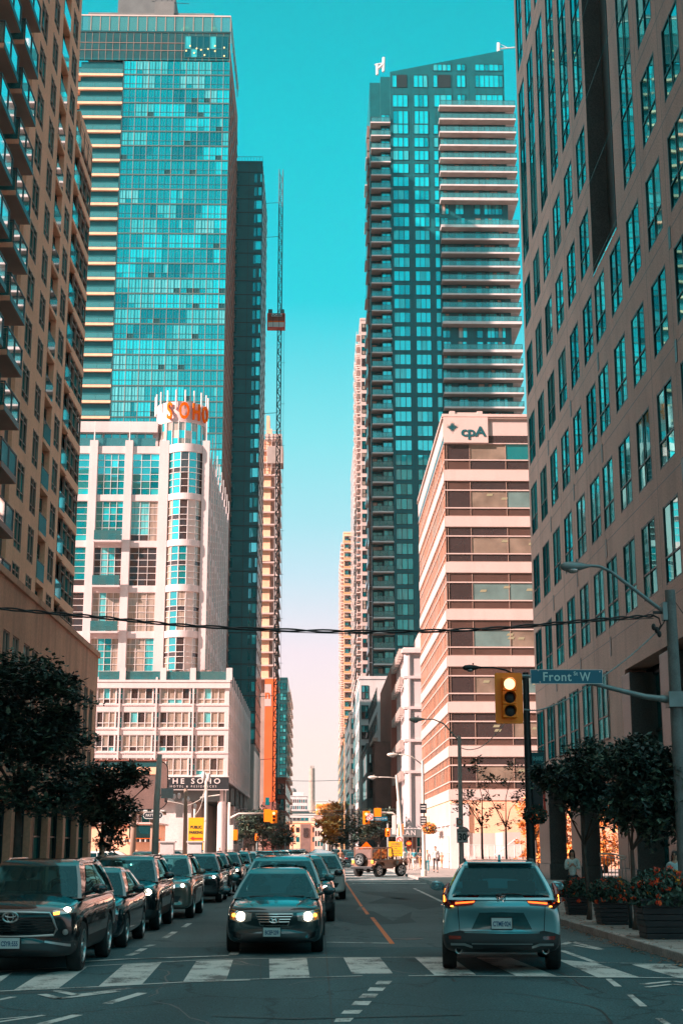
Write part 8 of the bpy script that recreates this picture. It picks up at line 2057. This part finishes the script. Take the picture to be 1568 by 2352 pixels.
for i, (u, lab) in enumerate(((1106, 'thin sparse tree between the speed sign and the taller sparse tree'), (1161, 'taller thin sparse tree left of the black lamp post'))):
    Y = 74 + 3 * i; s_ = -1 if i == 0 else 1
    tree('sparse_tree', lab, (P(u, 1950, Y).x, Y, .15), [(pc(u + 12 * s_, 1780, Y), (.9, .7, .8)), (pc(u + 35 * s_, 1830, Y), (.7, .6, .6)), (pc(u - 30, 1850, Y), (.8, .6, .55)), (pc(u, 1890, Y), (.6, .5, .4)), (pc(u - 48, 1810, Y), (.5, .4, .2))], 800, .17, LW, .07, seed=20 + i, fork=(P(u, 1900, Y).x, Y, 2.9))
def orange_tree(u, v, Y, r, n, lab, s, size=.22):
    c = P(u, v, Y); tree('orange_tree', lab, (c.x, Y, .1), [((c.x, Y, c.z), (r, r, r * .9)), ((c.x - r * .5, Y, c.z - r * .9), (r * .7, r * .7, r * .6)), ((c.x + r * .5, Y, c.z - r * .7), (r * .7, r * .7, r * .6)), ((c.x, Y, c.z + r * .8), (r * .6, r * .6, r * .5))], n, size, LO, .18, seed=s, group='orange trees in the court behind the arcade')
orange_tree(1229, 1865, 103, 1.25, 3000, 'sunlit orange tree showing left of the first arcade column', 31); orange_tree(1300, 1880, 106, 2.6, 5000, 'sunlit orange tree seen between the first two arcade columns', 32); orange_tree(1385, 1900, 104, 2.6, 5000, 'sunlit orange tree seen between the second and third arcade columns', 33)
orange_tree(1226, 1950, 112, 1.3, 2500, 'low sunlit orange shrub tree beside the black lamp post foot', 34)
hb = MB(); rr = random.Random(4)
flowers(hb, (P(1310, 1960, 104).x, 104, 1.2), 3.0, 4200, LO, .16, .35, -.4); tag(hb.build('hedge'), 'long low sunlit orange hedge at the foot of the orange trees', 'hedge')
for (u, v, Y, r, lab, sd) in ((605, 1905, 175, 2.6, 'dark street tree left of the distant traffic', 41), (628, 1920, 200, 2.6, 'dark tree just left of the far queue of cars', 42), (585, 1900, 150, 1.6, 'small dark tree near the left signal mast', 43), (838, 1905, 185, 2.6, 'broad dark street tree behind the far right signals', 44), (870, 1900, 172, 2.4, 'dark tree under the blue Wellington sign', 45), (808, 1925, 230, 2.2, 'smaller dark tree closest to the far traffic on the right', 46), (645, 1932, 260, 1.6, 'far dark tree by the portal building', 47)):
    c = P(u, v, Y); tree('avenue_tree', lab, (c.x, Y, .1), [((c.x, Y, c.z + r * .3), (r, r, r * .7)), ((c.x - r * .6, Y, c.z - r * .3), (r * .7, r * .7, r * .5)), ((c.x + r * .6, Y, c.z - r * .2), (r * .7, r * .7, r * .5))], 3200, .3, LD + [LW[1]], .16, seed=sd, group='dark trees along the far street')
for (u, v, Y, r, lab, sd) in ((772, 1866, 480, 4.5, 'largest golden tree at the far end of the street', 51), (757, 1885, 450, 3.6, 'golden tree hanging over the far traffic', 52), (745, 1862, 560, 3.6, 'golden tree right of the chimney foot', 53), (762, 1908, 400, 3, 'lower golden tree close to the pale narrow building', 54), (785, 1880, 470, 3.6, 'golden tree against the right hand buildings at the street end', 55)):
    c = P(u, v, Y); tree('golden_tree', lab, (c.x, Y, .1), [((c.x, Y, c.z), (r, r, r * .8)), ((c.x + r * .4, Y, c.z - r * .7), (r * .7, r * .7, r * .6)), ((c.x - r * .4, Y, c.z - r * .7), (r * .7, r * .7, r * .6))], 2200, .9, LG, .3, seed=sd, group='golden trees at the street end')
# ================================================================ people
SK = mat('skin', (.50, .27, .19), rough=.55, var=.06, scale=8)
HR = {'dark': mat('hair_dark', (.02, .016, .014), rough=.6, var=.1), 'brown': mat('hair_brown', (.09, .045, .025), rough=.6, var=.1), 'blond': mat('hair_blond', (.42, .25, .12), rough=.6, var=.1), 'grey': mat('hair_grey', (.35, .33, .31), rough=.6, var=.1)}
_cl = {}
def cloth(col):
    k = tuple(col)
    if k not in _cl: _cl[k] = mat('cloth_%d' % len(_cl), col, rough=.85, var=.12, scale=6, fine=.08, finescale=40)
    return _cl[k]
def skin_mesh(nodes, edges, m, name, root, sub=1, extra=None):
    me = bpy.data.meshes.new(name); ks = list(nodes); me.from_pydata([nodes[k][0] for k in ks], [(ks.index(a), ks.index(b)) for a, b in edges], []); o = bpy.data.objects.new(name, me); COL.objects.link(o)
    o.modifiers.new('k', 'SKIN'); s = o.modifiers.new('s', 'SUBSURF'); s.levels = sub; s.render_levels = sub
    for i, k in enumerate(ks): r = nodes[k][1]; me.skin_vertices[0].data[i].radius = r if hasattr(r, '__len__') else (r, r)
    me.skin_vertices[0].data[0].use_root = True
    bake(o); o.data.name = name; o.data.materials.clear(); o.data.materials.append(m); o.data.polygons.foreach_set('use_smooth', [True] * len(o.data.polygons))
    if extra:
        for mm in (extra.mats): o.data.materials.append(mm)
        bm = bmesh.new(); bm.from_mesh(o.data); vs = [bm.verts.new(v) for v in extra.v]
        for f, mi in zip(extra.f, extra.m):
            try: q = bm.faces.new([vs[i] for i in f]); q.material_index = mi + 1; q.smooth = True
            except ValueError: pass
        bm.to_mesh(o.data); bm.free()
    o.parent = root; return o
def person(label, loc, rz, h=1.7, top=(.6, .5, .45), legs=(.05, .06, .08), hair='dark', long_hair=False, female=False, stride=.25, arms='down', group=None, bag=False, glasses=False, sleeve='short', phone=False):
    root = thing('person', label, 'person', loc, rz, group); s = h / 1.75; sh = .185 if female else .205; s3 = lambda x, y, z: (x * s, y * s, z * s)
    J = {'pelvis': (s3(0, 0, .93), (.135 * s, .095 * s)), 'waist': (s3(0, .0, 1.08), (.118 * s, .085 * s)), 'chest': (s3(0, 0, 1.27), (.145 * s, .10 * s)), 'shoulders': (s3(0, .01, 1.42), (.10 * s, .07 * s)), 'neck': (s3(0, 0, 1.51), .045 * s), 'jaw': (s3(0, -.02, 1.575), (.058 * s, .07 * s)), 'head': (s3(0, -.005, 1.655), (.074 * s, .092 * s)), 'crown': (s3(0, .005, 1.72), (.06 * s, .075 * s))}
    E = [('pelvis', 'waist'), ('waist', 'chest'), ('chest', 'shoulders'), ('shoulders', 'neck'), ('neck', 'jaw'), ('jaw', 'head'), ('head', 'crown')]; fing = MB()
    for sg, nm in ((1, 'r'), (-1, 'l')):
        st = stride * sg
        J['hip' + nm] = (s3(.09 * sg, 0, .88), .085 * s); J['knee' + nm] = (s3(.095 * sg, -st * .45 - .02, .49), .056 * s); J['ankle' + nm] = (s3(.09 * sg, -st * .8 + (.06 if st < 0 else .0), .09 + (.06 if st < -.1 else 0)), .038 * s); J['toe' + nm] = (s3(.10 * sg, -st * .8 - .14, .03 + (.0 if st >= -.1 else .01)), .032 * s)
        E += [('pelvis', 'hip' + nm), ('hip' + nm, 'knee' + nm), ('knee' + nm, 'ankle' + nm), ('ankle' + nm, 'toe' + nm)]
        J['sh' + nm] = (s3(sh * sg, 0, 1.41), .052 * s)
        if arms == 'down' or (arms == 'one' and sg < 0): el, wr = (sh * 1.25 * sg, .03 + st * .15, 1.13), (sh * 1.3 * sg, -.06 + st * .5, .88)
        elif arms == 'phone' or arms == 'one': el, wr = (sh * 1.15 * sg, -.02, 1.14), (.07 * sg, -.27, 1.24)
        else: el, wr = (sh * 1.2 * sg, .02, 1.13), (.05 * sg, -.22, 1.05)
        J['el' + nm] = (s3(*el), .038 * s); J['wr' + nm] = (s3(*wr), .027 * s); d = (V(wr) - V(el)).normalized(); hd = V(wr) + d * .07; J['palm' + nm] = (s3(*hd), (.036 * s, .018 * s)); E += [('shoulders', 'sh' + nm), ('sh' + nm, 'el' + nm), ('el' + nm, 'wr' + nm), ('wr' + nm, 'palm' + nm)]
        side = d.cross(V((1, 0, 0))); side = side.normalized() if side.length > .1 else V((0, 1, 0)); curl = side.cross(d).normalized() * (-sg)
        for k, ln in enumerate((.068, .078, .073, .056)):
            b0 = V(hd) + side * (.027 - k * .018) + d * .01; q1 = b0 + d * ln * .55 + curl * .008; q2 = q1 + d * ln * .32 + curl * .022; q3 = q2 + d * ln * .15 + curl * .02
            fing.tube([V(s3(*p)) for p in (b0, q1, q2, q3)], [.0095 * s, .0088 * s, .0078 * s, .006 * s], SK, 6)
        b0 = V(hd) + side * .03 - d * .035; q1 = b0 + side * .028 + d * .025 + curl * .01; q2 = q1 + d * .03 + side * .006 + curl * .012; fing.tube([V(s3(*p)) for p in (b0, q1, q2)], [.011 * s, .0095 * s, .007 * s], SK, 6)
    # face
    hy = -.097
    fing.blob(s3(0, hy - .012, 1.628), (.012 * s, .016 * s, .02 * s), SK, 8, 6)
    for sg in (1, -1):
        fing.blob(s3(.03 * sg, hy + .008, 1.65), (.014 * s, .008 * s, .007 * s), M['ink'], 8, 5); fing.blob(s3(.077 * sg, .0, 1.64), (.01 * s, .02 * s, .03 * s), SK, 8, 6)
    fing.blob(s3(0, hy + .012, 1.592), (.024 * s, .007 * s, .006 * s), M['petal'] if 'petal' in M else MF[2], 8, 5)
    skin_mesh(J, E, SK, 'body', root, 1, fing)
    # hair
    b = MB(); b.blob(s3(0, .022, 1.685), (.084 * s, .098 * s, .082 * s), HR[hair], 14, 10)
    if long_hair:
        b.blob(s3(0, .065, 1.57), (.085 * s, .05 * s, .17 * s), HR[hair], 12, 10)
        for sg in (1, -1): b.blob(s3(.075 * sg, .02, 1.55), (.028 * s, .05 * s, .15 * s), HR[hair], 10, 8)
    b.build('hair', root, world=False, smooth=True)
    g = lambda k, dr: (J[k][0], tuple(x + dr * s for x in J[k][1]) if hasattr(J[k][1], '__len__') else J[k][1] + dr * s)
    T = {k: g(k, .018) for k in ('waist', 'chest')}; T['pelvis'] = (s3(0, 0, .92), (.155 * s, .115 * s)); T['shoulders'] = (s3(0, .01, 1.425), (.105 * s, .075 * s)); te = [('waist', 'pelvis'), ('waist', 'chest'), ('chest', 'shoulders')]
    for nm in 'rl':
        T['sh' + nm] = g('sh' + nm, .014); e = V(J['el' + nm][0]); a = V(J['sh' + nm][0]); te.append(('shoulders', 'sh' + nm))
        if sleeve == 'long': T['el' + nm] = g('el' + nm, .014); T['wr' + nm] = (tuple(e.lerp(V(J['wr' + nm][0]), .9)), .034 * s); te += [('sh' + nm, 'el' + nm), ('el' + nm, 'wr' + nm)]
        else: T['slv' + nm] = (tuple(a.lerp(e, .75)), .058 * s); te.append(('sh' + nm, 'slv' + nm))
    skin_mesh(T, te, cloth(top), 'top', root)
    Lg = {'pelvis': (s3(0, 0, .95), (.140 * s, .10 * s))}; le = []
    for nm in 'rl': Lg['hip' + nm] = g('hip' + nm, .014); Lg['knee' + nm] = g('knee' + nm, .014); Lg['ankle' + nm] = (tuple(V(J['knee' + nm][0]).lerp(V(J['ankle' + nm][0]), .93)), .052 * s); le += [('pelvis', 'hip' + nm), ('hip' + nm, 'knee' + nm), ('knee' + nm, 'ankle' + nm)]
    skin_mesh(Lg, le, cloth(legs), 'trousers', root)
    for nm in 'rl':
        b = MB(); a = V(J['ankle' + nm][0]); t = V(J['toe' + nm][0]); b.blob((a + t) / 2 - V((0, 0, .022 * s)), (.05 * s, .14 * s, .045 * s), M['sign_black'] if not female else M['concrete_pale'], 10, 8); b.build('shoe', root, world=False, smooth=True)
    if bag: b = MB(); b.box(.17 * s, .30 * s, -.05, .22, .75 * s, 1.02 * s, M['brick_brown']); b.tube([V(s3(.22, .08, 1.02)), V(s3(.12, .09, 1.45)), V(s3(-.05, .10, 1.35))], .012, M['brick_brown'], 5); b.build('bag', root, world=False, bevel=.03)
    if glasses:
        b = MB()
        for sg in (1, -1): b.blob(s3(.033 * sg, hy - .006, 1.65), (.027 * s, .008 * s, .02 * s), M['black_gloss'], 12, 6)
        b.tube([V(s3(-.08, .0, 1.655)), V(s3(-.06, hy, 1.655)), V(s3(.06, hy, 1.655)), V(s3(.08, .0, 1.655))], .004, M['black_gloss'], 4); b.build('sunglasses', root, world=False)
    return root
WH = (.66, .60, .56)
person('woman with long dark hair in a white blouse holding a phone by the arcade', (7.85, 45, .146), -.15, 1.66, (.58, .66, .64), (.03, .04, .05), 'dark', True, True, .12, 'phone', sleeve='long')
person('woman in sunglasses and a pale top at the far right edge behind the nearest planter', (8.82, 36, .146), -.35, 1.64, (.36, .52, .54), (.05, .09, .11), 'dark', True, True, .10, 'fold', glasses=True)
GP = 'pedestrians on the sunny pavement'
for (u, v, h, top, legs, hair, fem, arms, sl, rz, lab, kw) in (
    (926, 1999, 1.72, WH, (.12, .10, .09), 'grey', False, 'down', 'long', .1, 'man in a loose white shirt walking just right of the yellow closure sign', {}),
    (943, 1998, 1.70, (.45, .30, .24), (.30, .20, .16), 'brown', False, 'down', 'short', .2, 'man in a tan top half hidden behind the blue topped walker', {}),
    (951, 1999, 1.66, (.05, .25, .30), (.62, .55, .50), 'brown', True, 'fold', 'short', .0, 'woman in a blue top and white trousers folding her arms', {}),
    (965, 1996, 1.64, (.12, .12, .12), (.45, .22, .10), 'brown', False, 'fold', 'short', .3, 'man in a dark top and tan trousers left of the lamp post', {}),
    (981, 2005, 1.60, (.62, .42, .36), (.02, .18, .22), 'blond', True, 'down', 'short', -.1, 'woman in a pink top and teal trousers right of the lamp post', {}),
    (1000, 2004, 1.84, WH, (.10, .09, .09), 'brown', False, 'down', 'long', .05, 'tall man in a white shirt and black shoulder strap by the shop front', {'bag': True}),
    (1014, 1994, 1.35, (.5, .3, .2), (.4, .2, .1), 'brown', False, 'down', 'short', .4, 'short figure in orange tones close to the shop wall', {}),
    (1104, 1993, 1.68, (.10, .08, .08), (.06, .06, .06), 'blond', True, 'fold', 'long', .2, 'blond woman in a dark jacket beneath the sparse trees', {}),
    (888, 1990, 1.75, (.10, .35, .40), (.2, .15, .1), 'blond', False, 'down', 'short', .5, 'person in a teal top just beyond the front of the jeep', {})):
    g = G(u, v, .146); person(lab, (g.x, g.y, .146), rz, h, top, legs, hair, False, fem, R.choice([.3, -.3, .2]), arms, GP, sleeve=sl, **kw)
for (u, v, top, lab) in ((782, 1998, (.30, .14, .08), 'man in a brown jacket standing between the pale cars and the jeep'),):
    g = G(u, v); person(lab, (g.x, g.y, 0), .3, 1.78, top, (.25, .2, .18), 'blond', stride=.1)
for (u, Y, top, lab) in ((504, 148, (.02, .03, .04), 'person in black standing by the round hotel column'), (532, 150, (.60, .45, .40), 'person in pale clothes walking right of the hotel column'), (556, 152, (.10, .30, .34), 'person in a teal top by the left signal mast'), (566, 155, (.25, .15, .12), 'person in brown beside the teal topped walker')):
    x = P(u, 1960, Y).x; person(lab, (x, Y, .146), .2, 1.75, top, (.05, .05, .06), 'dark', stride=.25, group='pedestrians by the hotel')
person('person in a dark coat behind the left row of cars under the trees', (P(348 * .68, 1960, 52).x, 52, .146), .3, 1.72, (.12, .09, .08), (.05, .05, .05), 'brown', stride=.1)
# ================================================================ air
def air():
    b = MB()
    N = NT('haze_air'); v = N.new('ShaderNodeVolumePrincipled'); v.inputs['Color'].default_value = (.95, .88, .86, 1); v.inputs['Density'].default_value = .00004; v.inputs['Anisotropy'].default_value = .2
    N.ln(v.outputs[0], N.out.inputs['Volume'])
    b.box(-720, 720, -320, 1620, -1.0, 185, N.m); tag(b.build('haze'), kind='stuff')
air()
